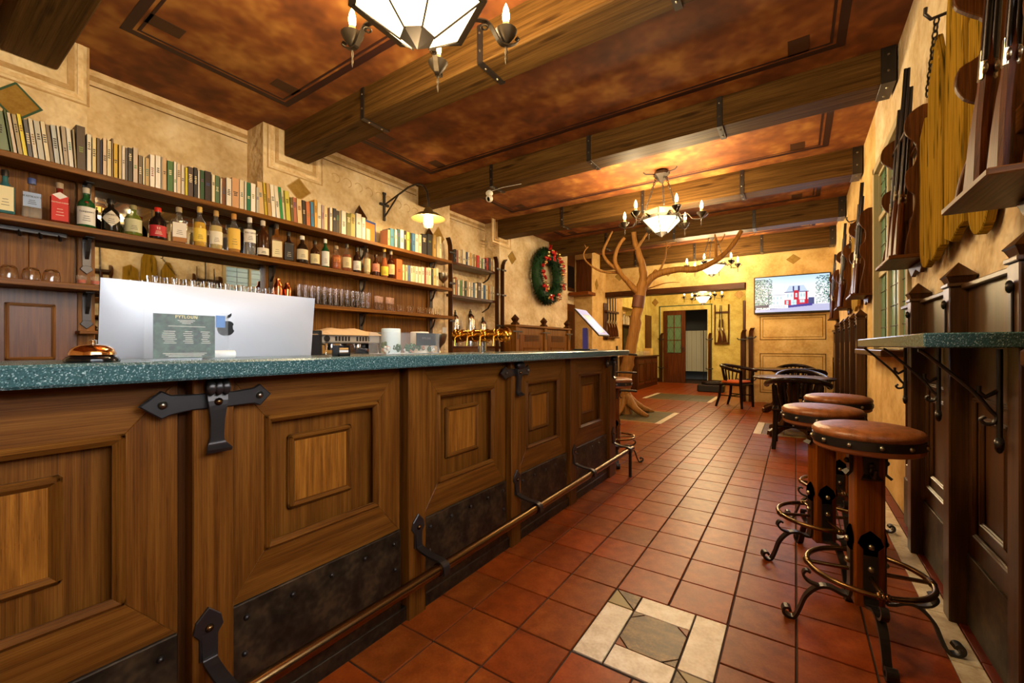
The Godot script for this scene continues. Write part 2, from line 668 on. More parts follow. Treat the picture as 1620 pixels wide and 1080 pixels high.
	M.tan_card = mat(Color8(190, 142, 74), 0.6)
	M.candle_white = mat(Color8(206, 218, 214), 0.5)
	M.candle_cream = mat(Color8(222, 208, 182), 0.5)
	M.leaf_grey = mat(Color8(120, 138, 122), 0.7)
	M.leaf_green = mat(Color8(84, 112, 76), 0.7)
	M.petal_pink = mat(Color8(220, 168, 140), 0.7)
	M.petal_white = mat(Color8(226, 222, 208), 0.7)
	M.cloth = mat(Color8(214, 186, 150), 0.9)
	M.steel = mat(Color8(196, 196, 194), 0.34, 0.55)
	M.tablet_screen = glow(Color(0.74, 0.76, 0.96), 0.3)
	M.dark_oak = mat(Color(0.8, 0.74, 0.7), 0.4, 0, oak, us)
	M.water = glass(Color(0.95, 0.97, 0.98), 0.08, 0.0)
	M.ink_dark = mat(Color8(44, 38, 36), 0.6)
	M.rose_glass = glass(Color(0.95, 0.8, 0.76), 0.22)
	M.shade_brass = mat(Color8(170, 150, 100), 0.35, 0.8)
	M.fir = mat(Color8(28, 68, 33), 0.9)
	M.bauble_gold = mat(Color8(226, 196, 120), 0.2, 0.9)
	M.bauble_red = mat(Color8(170, 24, 20), 0.2, 0.4)
	M.bauble_silver = mat(Color8(220, 214, 200), 0.2, 0.9)
	M.ribbon = mat(Color8(192, 30, 22), 0.45)
	M.wainscot = mat(Color(0.86, 0.82, 0.78), 0.32, 0, dark, us)
	M.gun_metal = mat(Color8(52, 50, 52), 0.3, 0.9)
	var tv := StandardMaterial3D.new()
	tv.albedo_color = Color8(16, 16, 18)
	tv.roughness = 0.2
	tv.emission_enabled = true
	tv.emission_texture = tv_map()
	tv.emission = Color.BLACK
	tv.emission_energy_multiplier = 0.95
	M.tv_picture = tv
	M.tv_letters = glow(Color(1, 1, 1), 0.95)
	M.rust = mat(Color8(104, 62, 40), 0.6, 0.3)
	M.cushion = mat(Color8(214, 96, 26), 0.8)
	M.door_glass = glass(Color(0.4, 0.55, 0.42), 0.8, 0.1)
	M.screen_pale = mat(Color8(196, 196, 178), 0.7)
	M.cup_glass = StandardMaterial3D.new()
	M.cup_glass.albedo_color = Color(1.0, 1.0, 1.0, 0.0)
	M.cup_glass.roughness = 0.0
	M.cup_glass.refraction_enabled = true
	M.cup_glass.refraction_scale = 0.05

# ---------------------------------------------------------------- the scene
func _ready() -> void:
	rng.seed = 4711
	var cam := Camera3D.new()
	cam.name = "camera"
	add_child(cam)
	cam.position = Vector3(0, 1.15, 0)
	cam.rotation.y = TURN
	var near := 0.05
	cam.set_frustum(2.0 * 540.0 / 669.0 * near, Vector2(0, 7.0 / 669.0 * near), near, 60.0)
	cam.current = true

	var env := Environment.new()
	env.background_mode = Environment.BG_SKY
	var sky_mat := ProceduralSkyMaterial.new()
	sky_mat.sky_top_color = Color(0.93, 0.96, 1.0)
	sky_mat.sky_horizon_color = Color(0.98, 0.99, 1.0)
	sky_mat.ground_horizon_color = Color(0.62, 0.62, 0.6)
	sky_mat.ground_bottom_color = Color(0.42, 0.41, 0.38)
	sky_mat.energy_multiplier = 12.0
	var sky := Sky.new()
	sky.sky_material = sky_mat
	env.sky = sky
	env.tonemap_mode = Environment.TONE_MAPPER_LINEAR
	env.tonemap_exposure = 1.36
	env.sdfgi_enabled = true
	env.ssao_enabled = true
	env.ssil_enabled = true
	var we := WorldEnvironment.new()
	we.name = "environment"
	we.environment = env
	add_child(we)

	make_materials()
	build_floor()
	build_ceiling()
	build_beams()
	build_left_wall()
	build_right_wall()
	build_back_walls()
	build_chandeliers()
	build_bar()
	build_bar_things()
	build_back_bar()
	build_books()
	build_bottles()
	build_glasses()
	build_ski_shelves()
	build_left_extras()
	build_wainscot()
	build_stools()
	build_right_wall_things()
	build_tree()
	build_tables_and_chairs()
	build_far_room_things()

# ---------------------------------------------------------------- floor
func build_floor() -> void:
	var f := struct("floor")
	var g := mb()
	g.box(Vector3(-1.9, -0.064, -6.4), Vector3(6.0, 0.12, 18.8))
	part(f, "grout_bed", g, M.grout)
	var tx := 0.2353
	var tz := 0.247
	var meshes := []
	for i in 3:
		var b := mb()
		b.box(Vector3(0, -0.0065, 0), Vector3(tx - 0.007, 0.017 + 0.0006 * i, tz - 0.007), 0.0022)
		meshes.append(b.mesh())
	# the four laid-in stone carpets: x0, x1, z0, z1 measured in whole tiles
	var holes := [Rect2(-0.7016, -1.94, 0.4706, 0.494), Rect2(-3.055, -7.621, 1.412, 1.235), Rect2(-2.819, -10.585, 1.412, 1.235), Rect2(-0.4663, -7.374, 0.9412, 0.988)]
	var spots := []
	for ix in range(-19, 4):
		for iz in range(-8, 49):
			var x := -0.231 - tx * 0.5 + ix * tx
			var z := -1.94 + tz * 0.5 - iz * tz
			if z > -0.3 and x < -1.3:
				continue
			if z > -3.6 and x < -1.5:
				continue
			if x < -3.85 and z < -9.2 or x < -4.25 or x > 0.48 or z > 0.4:
				continue
			var inside := false
			for h in holes:
				if h.grow(0.01).has_point(Vector2(x, z)):
					inside = true
			if inside:
				continue
			var d := -x * sin(TURN) - z * cos(TURN)
			var l := x * cos(TURN) - z * sin(TURN)
			var seen: bool = d > 0.85 and absf(l / d) < 1.3 and 1.15 / d < 0.88
			if x < -1.45 and z < -3.6 and x / z > 0.39:
				seen = false
			spots.append([d if seen else d + 100.0, x, z])
	spots.sort_custom(func(a, b): return a[0] < b[0])
	var rest := mb()
	for i in spots.size():
		var s: Array = spots[i]
		if i < 290:
			var o := part(f, "floor_tile", meshes[rng.randi() % 3], M["clay_%d" % (rng.randi() % 4)])
			o.position = Vector3(s[1], 0, s[2])
		elif s[0] < 200.0:
			rest.box(Vector3(s[1], -0.0065, s[2]), Vector3(tx - 0.007, 0.0175, tz - 0.007))
	var ro := part(f, "floor_tile_field", rest, M.clay_0)
	ro.set_meta("kind", "stuff")
	# inlays
	stone_carpet(f, holes[0])
	big_carpet(f, holes[1], M.green_tile)
	big_carpet(f, holes[2], M.green_tile)
	big_carpet(f, holes[3], M.stone_tile)
	# light border strip and red skirting strip along the right wall
	for i in 26:
		var b := mb()
		b.box(Vector3(0.515, -0.006, -0.2 - i * 0.36), Vector3(0.084, 0.018, 0.354), 0.002)
		part(f, "border_tile", b, M.cream_tile, "cream border tile")
	for i in 18:
		var b := mb()
		b.box(Vector3(0.586, -0.005, -0.4 - i * 0.52), Vector3(0.05, 0.02, 0.515), 0.002)
		part(f, "edge_tile", b, M.skirting)

func stone_carpet(f: Node, r: Rect2) -> void:
	var x0 := r.position.x + 0.003
	var x1 := r.end.x - 0.003
	var z1 := r.position.y - 0.003
	var z0 := r.position.y
	z0 = -1.455 - 0.003
	z1 = -1.94 + 0.003
	var w := 0.118
	var flatp := func(name_: String, pts: Array, m: Material) -> void:
		var b := mb()
		b.x = Transform3D(Basis(Vector3(1, 0, 0), Vector3(0, 0, -1), Vector3(0, 1, 0)), Vector3(0, -0.0065, 0))
		var o := []
		for p in pts:
			o.append(Vector2(p.x, -p.y))
		b.prism(o, 0.017, 0.0012)
		part(f, name_, b, m)
	var g := 0.0035
	# far strip, right strip, near strip, left strip (a pinwheel)
	flatp.call("inlay_strip", [Vector2(x0 + w + g, z1), Vector2(x1 - w - g, z1), Vector2(x1 - w - g, z1 + w), Vector2(x0 + w + g, z1 + w)], M.cream_tile)
	flatp.call("inlay_strip", [Vector2(x1 - w + g, z1), Vector2(x1, z1), Vector2(x1, z0 - w - g), Vector2(x1 - w + g, z0 - w - g)], M.cream_tile)
	flatp.call("inlay_strip", [Vector2(x0 + w + g, z0 - w), Vector2(x1 - w - g, z0 - w), Vector2(x1 - w - g, z0), Vector2(x0 + w + g, z0)], M.cream_tile)
	flatp.call("inlay_strip", [Vector2(x0, z1 + w + g), Vector2(x0 + w - g, z1 + w + g), Vector2(x0 + w - g, z0), Vector2(x0, z0)], M.cream_tile)
	# corner squares of three triangles at far left and near right
	for c in [[x0, z1, 1.0], [x1, z0, -1.0]]:
		var s: float = c[2]
		var p := Vector2(c[0], c[1])
		var e := w - g
		flatp.call("inlay_triangle", [p + Vector2(0.002, 0.004) * s, p + Vector2(e - 0.004, e) * s, p + Vector2(0.0, e) * s], M.olive_tile)
		flatp.call("inlay_triangle", [p + Vector2(0.004, 0.0) * s, p + Vector2(e, 0) * s, p + Vector2(e, e - 0.004) * s], M.stone_tile)
	# eight-sided middle and its four corners
	var a0 := x0 + w + g
	var a1 := x1 - w - g
	var b0 := z1 + w + g
	var b1 := z0 - w - g
	var k := 0.05
	flatp.call("inlay_centre", [Vector2(a0 + k, b0), Vector2(a1 - k, b0), Vector2(a1, b0 + k), Vector2(a1, b1 - k), Vector2(a1 - k, b1), Vector2(a0 + k, b1), Vector2(a0, b1 - k), Vector2(a0, b0 + k)], M.stone_tile)
	k = 0.043
	flatp.call("inlay_corner", [Vector2(a0, b0), Vector2(a0 + k, b0), Vector2(a0, b0 + k)], M.stone_tile)
	flatp.call("inlay_corner", [Vector2(a1, b0), Vector2(a1, b0 + k), Vector2(a1 - k, b0)], M.clay_1)
	flatp.call("inlay_corner", [Vector2(a1, b1), Vector2(a1 - k, b1), Vector2(a1, b1 - k)], M.stone_tile)
	flatp.call("inlay_corner", [Vector2(a0, b1), Vector2(a0, b1 - k), Vector2(a0 + k, b1)], M.clay_1)

func big_carpet(f: Node, r: Rect2, m: Material) -> void:
	var x0 := r.position.x + 0.003
	var x1 := r.end.x - 0.003
	var z0 := r.end.y - 0.003
	var z1 := r.position.y + 0.003
	for s in [x0 + 0.045, x1 - 0.045]:
		var b := mb()
		b.box(Vector3(s, -0.0065, (z0 + z1) / 2), Vector3(0.09, 0.017, z0 - z1), 0.0015)
		part(f, "inlay_strip", b, M.cream_tile)
	for s in [z0 - 0.03, z1 + 0.03]:
		var b := mb()
		b.box(Vector3((x0 + x1) / 2, -0.0065, s), Vector3(x1 - x0 - 0.19, 0.017, 0.055), 0.0015)
		part(f, "inlay_strip", b, M.olive_tile)
	var n := 3
	var m2 := 2
	for i in n:
		for j in m2:
			var w := (x1 - x0 - 0.19) / n
			var d := (z0 - z1 - 0.122) / m2
			var b := mb()
			b.box(Vector3(x0 + 0.095 + w * (i + 0.5), -0.0065, z1 + 0.061 + d * (j + 0.5)), Vector3(w - 0.006, 0.017, d - 0.006), 0.0015)
			part(f, "inlay_slab", b, m)

# ---------------------------------------------------------------- ceiling and beams
const BEAM_FRONT := [1.42, -0.43, -2.27, -4.09, -5.95, -7.8, -9.62]
func build_ceiling() -> void:
	var c := struct("ceiling")
	var s := mb()
	s.box(Vector3(-1.9, H + 0.1, -6.4), Vector3(6.2, 0.2, 19.2))
	part(c, "ceiling_slab", s, M.ceiling)
	# painted frames of each bay
	for i in range(1, 6):
		var za: float = BEAM_FRONT[i] - 0.26
		var zb: float = BEAM_FRONT[i + 1]
		var x0 := -3.85
		var x1 := 0.3
		var a := za - 0.22
		var b := zb + 0.2
		for q in [[0.0, 0.055], [0.075, 0.018]]:
			var o: float = q[0]
			var w: float = q[1]
			for e in [[Vector3((x0 + x1) / 2, 0, a - o - w / 2), Vector3(x1 - x0 - 2 * o, 0.002, w)], [Vector3((x0 + x1) / 2, 0, b + o + w / 2), Vector3(x1 - x0 - 2 * o, 0.002, w)], [Vector3(x0 + o + w / 2, 0, (a + b) / 2), Vector3(w, 0.002, a - b - 2 * o - 2 * w)], [Vector3(x1 - o - w / 2, 0, (a + b) / 2), Vector3(w, 0.002, a - b - 2 * o - 2 * w)]]:
				var m := mb()
				m.box(e[0] + Vector3(0, H - 0.001, 0), e[1])
				part(c, "painted_band", m, M.ceiling_band, "dark painted frame line")
		for e in [[x0 + 0.28, a - 0.17], [x0 + 0.28, b + 0.17], [x1 - 0.28, a - 0.17], [x1 - 0.28, b + 0.17]]:
			var m := mb()
			m.box(Vector3(e[0], H - 0.001, e[1]), Vector3(0.13, 0.002, 0.2))
			part(c, "painted_patch", m, M.ceiling_patch)

func build_beams() -> void:
	var names := ["behind the camera end of the room", "dark ceiling beam at the top left corner of the picture", "ceiling beam passing behind the large near chandelier", "ceiling beam carrying the white security camera", "ceiling beam just behind the second chandelier", "ceiling beam above the crown of the bare tree", "ceiling beam against the wall over the television"]
	for i in range(1, 7):
		var z: float = BEAM_FRONT[i]
		var w := 0.26
		var bottom := 3.075 if i < 4 else (3.04 if i < 6 else 3.0)
		var t := thing("ceiling_beam", ("long timber " if i > 1 else "") + names[i], "beam", Vector3(-1.84, bottom, z - w / 2), 0, "timber ceiling beams")
		var hgt := H - bottom + 0.01
		var len := 4.9
		var b := mb(0)
		b.box(Vector3(0, hgt / 2, 0), Vector3(len, hgt, w), 0.008)
		part(t, "timber", b, M.beam)
		for x in [-1.2, 0.06, 1.29]:
			iron_hoop(t, x, hgt, w, 0.045)
		iron_hoop(t, len / 2 - 0.045, hgt, w, 0.085)

func iron_hoop(t: Node, x: float, hgt: float, w: float, wide: float) -> void:
	var b := mb()
	b.box(Vector3(x, hgt / 2 - 0.004, w / 2 + 0.004), Vector3(wide, hgt, 0.008), 0.001)
	b.box(Vector3(x, -0.004, 0), Vector3(wide, 0.008, w + 0.016), 0.001)
	b.box(Vector3(x, hgt / 2 - 0.004, -w / 2 - 0.004), Vector3(wide, hgt, 0.008), 0.001)
	var s := part(t, "iron_strap", b, M.iron, "black iron strap round the beam")
	for e in [[0.75, true], [0.3, true], [-0.2, false], [0.2, false]]:
		var r := mb()
		if e[1]:
			r.ball(Vector3(x, hgt * e[0], w / 2 + 0.009), Vector3(0.01, 0.01, 0.006), 8, 4)
		else:
			r.ball(Vector3(x, -0.009, w * e[0] * 1.3), Vector3(0.01, 0.006, 0.01), 8, 4)
		part(s, "bolt", r, M.silver)

# ---------------------------------------------------------------- walls
func wall_box(p: Node, a: Vector3, b: Vector3, m: Material, called := "wall_face") -> MeshInstance3D:
	var s := mb()
	s.box((a + b) / 2, (a - b).abs())
	return part(p, called, s, m)

func diamond(p: Node, at: Vector3, hw: float, hh: float, face: int, fill: Material, edge: Material, rim := 0.018) -> void:
	# face 0: on a wall across x (seen from +x), 2: on a wall across z (seen from +z)
	for e in [[rim, edge, 0.001, "diamond_border"], [0.0, fill, 0.002, "diamond_field"]]:
		var b := mb()
		b.x = Transform3D(Basis(Vector3.UP, PI / 2) if face == 0 else Basis.IDENTITY, at + (Vector3(e[2], 0, 0) if face == 0 else Vector3(0, 0, e[2])))
		var gw: float = hw + e[0]
		var gh: float = hh + e[0]
		b.prism([Vector2(-gw, 0), Vector2(0, -gh), Vector2(gw, 0), Vector2(0, gh)], 0.002)
		part(p, e[3], b, e[1], "painted diamond on the plaster")

func band(p: Node, a: Vector3, b: Vector3, m: Material) -> void:
	var s := mb()
	var size := (a - b).abs()
	s.box((a + b) / 2, Vector3(maxf(size.x, 0.004), maxf(size.y, 0.004), maxf(size.z, 0.004)))
	part(p, "painted_band", s, m)

func build_left_wall() -> void:
	var w := struct("wall_left")
	var T := H + 0.02
	wall_box(w, Vector3(-4.9, -0.1, 2.9), Vector3(-4.3, T, -0.84), M.plaster)
	wall_box(w, Vector3(-4.9, -0.1, -0.84), Vector3(-4.62, T, -2.07), M.plaster)
	wall_box(w, Vector3(-4.9, -0.1, -2.07), Vector3(-4.3, T, -4.745), M.plaster)
	wall_box(w, Vector3(-4.9, -0.1, -4.745), Vector3(-4.62, T, -6.02), M.plaster)
	wall_box(w, Vector3(-4.9, -0.1, -6.02), Vector3(-4.3, T, -8.68), M.plaster)
	var wc := struct("wall_corner")
	wall_box(wc, Vector3(-4.9, -0.1, -8.68), Vector3(-4.36, T, -9.15), M.plaster)
	var wp := struct("wall_passage")
	wall_box(wp, Vector3(-4.9, -0.1, -9.15), Vector3(-3.9, T, -11.2), M.plaster_ochre)
	# niche in the far part
	wall_box(wp, Vector3(-4.9, -0.1, -11.2), Vector3(-4.2, T, -12.35), M.plaster_ochre)
	wall_box(wp, Vector3(-4.2, 2.22, -11.2), Vector3(-3.9, T, -12.35), M.plaster_lime)
	wall_box(wp, Vector3(-4.9, -0.1, -12.35), Vector3(-3.9, T, -14.3), M.plaster_lime)
	var X := -4.3
	# cornice bands painted along the top of the recesses and round the beam ends
	for r in [[-0.84, -2.07, -4.62], [-4.745, -6.02, -4.62], [-2.66, -4.07, -4.3]]:
		band(w, Vector3(r[2], H - 0.045, r[0]), Vector3(r[2] + 0.006, H, r[1]), M.paint_pale)
		band(w, Vector3(r[2], H - 0.085, r[0]), Vector3(r[2] + 0.004, H - 0.045, r[1]), M.paint_tan)
		band(w, Vector3(r[2], H - 0.13, r[0]), Vector3(r[2] + 0.002, H - 0.122, r[1]), M.paint_line)
	for i in [1, 2, 4]:
		var z: float = BEAM_FRONT[i]
		var z1 := z - 0.26
		for q in [[0.05, 0.035, M.paint_tan], [0.1, 0.03, M.paint_pale], [0.15, 0.012, M.paint_tan]]:
			var o: float = q[0]
			var k: float = q[1]
			var near_end := minf(z + o + k, z + 0.19)
			band(w, Vector3(X, 3.06 - o - k, near_end), Vector3(X + 0.003, 3.06 - o, z1 - o - k), q[2])
			band(w, Vector3(X, 3.06 - o, z + o), Vector3(X + 0.003, H, near_end), q[2])
			band(w, Vector3(X, 3.06 - o, z1 - o), Vector3(X + 0.003, H, z1 - o - k), q[2])
	diamond(w, Vector3(X, 2.77, -0.5), 0.105, 0.115, 0, M.paint_ochre, M.paint_green)
	diamond(w, Vector3(X, 2.78, -2.43), 0.12, 0.11, 0, M.paint_ochre, M.paint_tan, 0.012)
	diamond(w, Vector3(X, 2.72, -4.5), 0.12, 0.15, 0, M.paint_ochre, M.paint_tan, 0.012)
	diamond(w, Vector3(X, 2.76, -6.42), 0.13, 0.115, 0, M.paint_ochre, M.paint_green, 0.008)
	diamond(w, Vector3(X, 2.76, -8.35), 0.13, 0.14, 0, M.paint_ochre, M.paint_green, 0.008)
	diamond(wp, Vector3(-3.9, 2.6, -9.42), 0.1, 0.13, 0, M.paint_ochre, M.paint_line, 0.01)
	# faint scrolls painted along the wall above the sconce
	for i in 9:
		var b := mb()
		var p := []
		for j in 9:
			var a := PI * 1.25 * j / 8.0 + 0.5
			p.append(Vector3(X + 0.001, 3.04 + 0.05 * sin(a) - 0.008 * i, -2.85 - i * 0.15 + 0.055 * cos(a)))
		b.tube(p, 0.0035, 4, false)
		part(w, "painted_scroll", b, M.paint_tan)
	# baseboard of the far left wall
	var bb := struct("baseboard_left")
	wall_box(bb, Vector3(-3.9, 0, -9.15), Vector3(-3.88, 0.12, -13.98), M.dark_wood, "board")

	# door and transom in the corner beside the tall return wall
	var d := struct("door_2", Vector3(-4.36, 0, -8.92))
	wall_box(d, Vector3(0, 0, 0.22), Vector3(0.03, 2.12, -0.22), M.red_wood, "door_leaf")
	wall_box(d, Vector3(0.03, 1.1, 0.14), Vector3(0.036, 1.95, -0.14), M.dark_wood, "door_panel")
	wall_box(d, Vector3(0.03, 0.2, 0.14), Vector3(0.036, 0.95, -0.14), M.dark_wood, "door_panel")
	wall_box(d, Vector3(0, 2.42, 0.22), Vector3(0.03, 3.3, -0.22), M.dark_wood, "transom_frame")
	wall_box(d, Vector3(0.03, 2.5, 0.16), Vector3(0.034, 3.0, -0.16), M.black_gloss, "transom_pane")
	var tr := struct("trim_2")
	var s := mb(0)
	s.box(Vector3(-4.08, 2.34, -8.99), Vector3(0.5, 0.07, 0.42), 0.01)
	part(tr, "canopy_board", s, M.post_wood, "wooden canopy board above the corner door")
	s = mb(1)
	s.box(Vector3(-4.1, 2.78, -9.138), Vector3(0.38, 0.78, 0.03), 0.004)
	part(tr, "upper_panel", s, M.red_wood)

func build_right_wall() -> void:
	var w := struct("wall_right")
	var T := H + 0.02
	var X := 0.62
	var X1 := 0.98
	# solid pieces round two windows: z spans of the openings
	wall_box(w, Vector3(X, -0.1, 2.9), Vector3(X1, T, 0.5), M.plaster)
	wall_box(w, Vector3(X, -0.1, 0.5), Vector3(X1, 1.1, -1.6), M.plaster)
	wall_box(w, Vector3(X, 2.78, 0.5), Vector3(X1, T, -1.6), M.plaster)
	wall_box(w, Vector3(X, -0.1, -1.6), Vector3(X1, T, -3.68), M.plaster)
	wall_box(w, Vector3(X, -0.1, -3.68), Vector3(X1, 1.08, -5.16), M.plaster_ochre)
	wall_box(w, Vector3(X, 2.79, -3.68), Vector3(X1, T, -5.16), M.plaster)
	wall_box(w, Vector3(X, -0.1, -5.16), Vector3(X1, T, -10.2), M.plaster_ochre)
	wall_box(w, Vector3(X, -0.1, -10.2), Vector3(X1, T, -14.3), M.plaster_lime)
	tavern_window("window_1", -3.68, -5.16, 1.08, 2.79, M.window_green, true)
	tavern_window("window_2", 0.5, -1.6, 1.1, 2.78, M.window_clear, false)

func tavern_window(called: String, z0: float, z1: float, y0: float, y1: float, pane: Material, leaded: bool) -> void:
	var n := struct(called, Vector3(0.66, y0, (z0 + z1) / 2))
	var w := z0 - z1
	var h := y1 - y0
	# casing boards lining the reveal
	for e in [[Vector3(-0.01, h / 2, w / 2 - 0.03), Vector3(0.1, h, 0.06)], [Vector3(-0.01, h / 2, -w / 2 + 0.03), Vector3(0.1, h, 0.06)], [Vector3(-0.01, h - 0.03, 0), Vector3(0.1, 0.06, w)]]:
		var b := mb(1)
		b.box(e[0], e[1], 0.003)
		part(n, "casing", b, M.window_frame)
	var sill := mb(2)
	sill.box(Vector3(-0.07, 0.02, 0), Vector3(0.24, 0.045, w), 0.006)
	part(n, "window_sill", sill, M.dark_wood)
	var cols := 3
	var bar := mb(1)
	var ws := (w - 0.08) / cols
	for i in cols + 1:
		var f := mb(1)
		f.box(Vector3(0.0, h / 2, -w / 2 + 0.04 + ws * i), Vector3(0.05, h, 0.045), 0.004)
		part(n, "mullion", f, M.window_frame)
	for y in [0.07, h * 0.42, h * 0.72, h - 0.06]:
		var f := mb(2)
		f.box(Vector3(0.0, y, 0), Vector3(0.045, 0.05, w - 0.06), 0.004)
		part(n, "transom_bar", f, M.window_frame)
	for i in cols:
		for e in [[0.07, h * 0.42], [h * 0.42, h * 0.72], [h * 0.72, h - 0.06]]:
			var f := mb()
			f.box(Vector3(0.0, (e[0] + e[1]) / 2, -w / 2 + 0.04 + ws * (i + 0.5)), Vector3(0.005, e[1] - e[0], ws))
			var p := part(n, "pane", f, pane)
			if leaded:
				var l := mb()
				for q in 3:
					l.tube([Vector3(-0.005, e[0] + (e[1] - e[0]) * (q + 1) / 4.0, -w / 2 + 0.04 + ws * i), Vector3(-0.005, e[0] + (e[1] - e[0]) * (q + 1) / 4.0, -w / 2 + 0.04 + ws * (i + 1))], 0.004, 5, false)
				l.tube([Vector3(-0.005, e[0], -w / 2 + 0.04 + ws * (i + 0.5)), Vector3(-0.005, e[1], -w / 2 + 0.04 + ws * (i + 0.5))], 0.004, 5, false)
				part(p, "lead_bars", l, M.iron_soft)

func build_back_walls() -> void:
	var T := H + 0.02
	var w := struct("wall_back")
	wall_box(w, Vector3(-0.85, -0.1, -10.0), Vector3(0.7, T, -10.24), M.plaster_ochre)
	wall_box(w, Vector3(-3.95, 2.47, -10.0), Vector3(-0.85, T, -10.24), M.plaster_ochre)
	diamond(w, Vector3(-2.41, 2.84, -10.0), 0.11, 0.1, 2, M.paint_ochre, M.paint_green, 0.008)
	diamond(w, Vector3(-3.55, 2.84, -10.0), 0.11, 0.1, 2, M.paint_ochre, M.paint_green, 0.008)
	diamond(w, Vector3(-0.03, 2.86, -10.0), 0.115, 0.09, 2, M.paint_ochre, M.paint_line, 0.006)
	# painted panel frames under the television
	for e in [[1.27, 1.75], [0.2, 1.0]]:
		for q in [[0.0, 0.014], [0.05, 0.008]]:
			var o: float = q[0]
			var k: float = q[1]
			var x0 := -0.6 + o
			var x1 := 0.49 - o
			var y0: float = e[0] + o
			var y1: float = e[1] - o
			band(w, Vector3(x0, y0, -10.0), Vector3(x1, y0 + k, -9.998), M.paint_line)
			band(w, Vector3(x0, y1 - k, -10.0), Vector3(x1, y1, -9.998), M.paint_line)
			band(w, Vector3(x0, y0, -10.0), Vector3(x0 + k, y1, -9.998), M.paint_line)
			band(w, Vector3(x1 - k, y0, -10.0), Vector3(x1, y1, -9.998), M.paint_line)
	var lintel := struct("trim_1")
	var b := mb(0)
	b.box(Vector3(-2.38, 2.405, -10.1), Vector3(3.04, 0.13, 0.3), 0.008)
	part(lintel, "lintel", b, M.dark_wood, "dark timber lintel over the passage")

	var f := struct("wall_far")
	wall_box(f, Vector3(-4.9, -0.1, -14.0), Vector3(-3.52, T, -14.25), M.plaster_lime)
	wall_box(f, Vector3(-3.52, 2.27, -14.0), Vector3(-2.22, T, -14.25), M.plaster_lime)
	wall_box(f, Vector3(-2.22, -0.1, -14.0), Vector3(0.98, T, -14.25), M.plaster_lime)
	diamond(f, Vector3(-3.78, 2.56, -14.0), 0.11, 0.13, 2, M.paint_ochre, M.paint_ochre, 0.004)
	diamond(f, Vector3(-1.36, 2.66, -14.0), 0.13, 0.13, 2, M.plaster_ochre, M.paint_ochre, 0.008)
	# painted surround of the far doorway
	band(f, Vector3(-3.66, 0.0, -14.0), Vector3(-3.62, 2.42, -13.997), M.paint_green)
	band(f, Vector3(-3.66, 2.4, -14.0), Vector3(-2.08, 2.43, -13.997), M.paint_green)
	band(f, Vector3(-2.12, 0.0, -14.0), Vector3(-2.09, 2.42, -13.997), M.paint_green)
	var bb := struct("baseboard_far")
	wall_box(bb, Vector3(-2.2, 0, -14.0), Vector3(0.6, 0.12, -13.98), M.dark_wood, "board")
	wall_box(bb, Vector3(-3.86, 0, -14.0), Vector3(-3.56, 0.12, -13.98), M.dark_wood, "board")
	# the closet behind the doorway
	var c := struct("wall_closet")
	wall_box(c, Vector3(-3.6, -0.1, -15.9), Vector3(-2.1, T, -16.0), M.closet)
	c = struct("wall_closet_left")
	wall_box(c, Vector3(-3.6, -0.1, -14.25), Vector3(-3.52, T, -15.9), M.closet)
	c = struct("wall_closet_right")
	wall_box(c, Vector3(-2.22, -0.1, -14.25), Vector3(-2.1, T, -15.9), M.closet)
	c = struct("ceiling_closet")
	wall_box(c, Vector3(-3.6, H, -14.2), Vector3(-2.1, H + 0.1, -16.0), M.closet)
	var near := struct("wall_front")
	wall_box(near, Vector3(-4.9, -0.1, 2.7), Vector3(0.98, T, 2.95), M.plaster)

# ---------------------------------------------------------------- chandeliers
func build_chandeliers() -> void:
	chandelier(Vector3(-1.43, 0, -1.36), 0.0, 0.32, "large iron chandelier with hexagonal milk glass bowl hanging nearest", 1.0)
	chandelier(Vector3(-1.38, 0, -5.4), deg_to_rad(3), 0.26, "iron chandelier with six candle lamps on chains behind the camera beam", 1.0)
	chandelier(Vector3(-1.33, -0.03, -8.9), deg_to_rad(20), 0.26, "iron chandelier hanging behind the right branch of the tree", 1.0)
	chandelier(Vector3(-2.03, -0.27, -12.1), deg_to_rad(14), 0.22, "small looking iron chandelier in the far room beyond the lintel", 0.9)

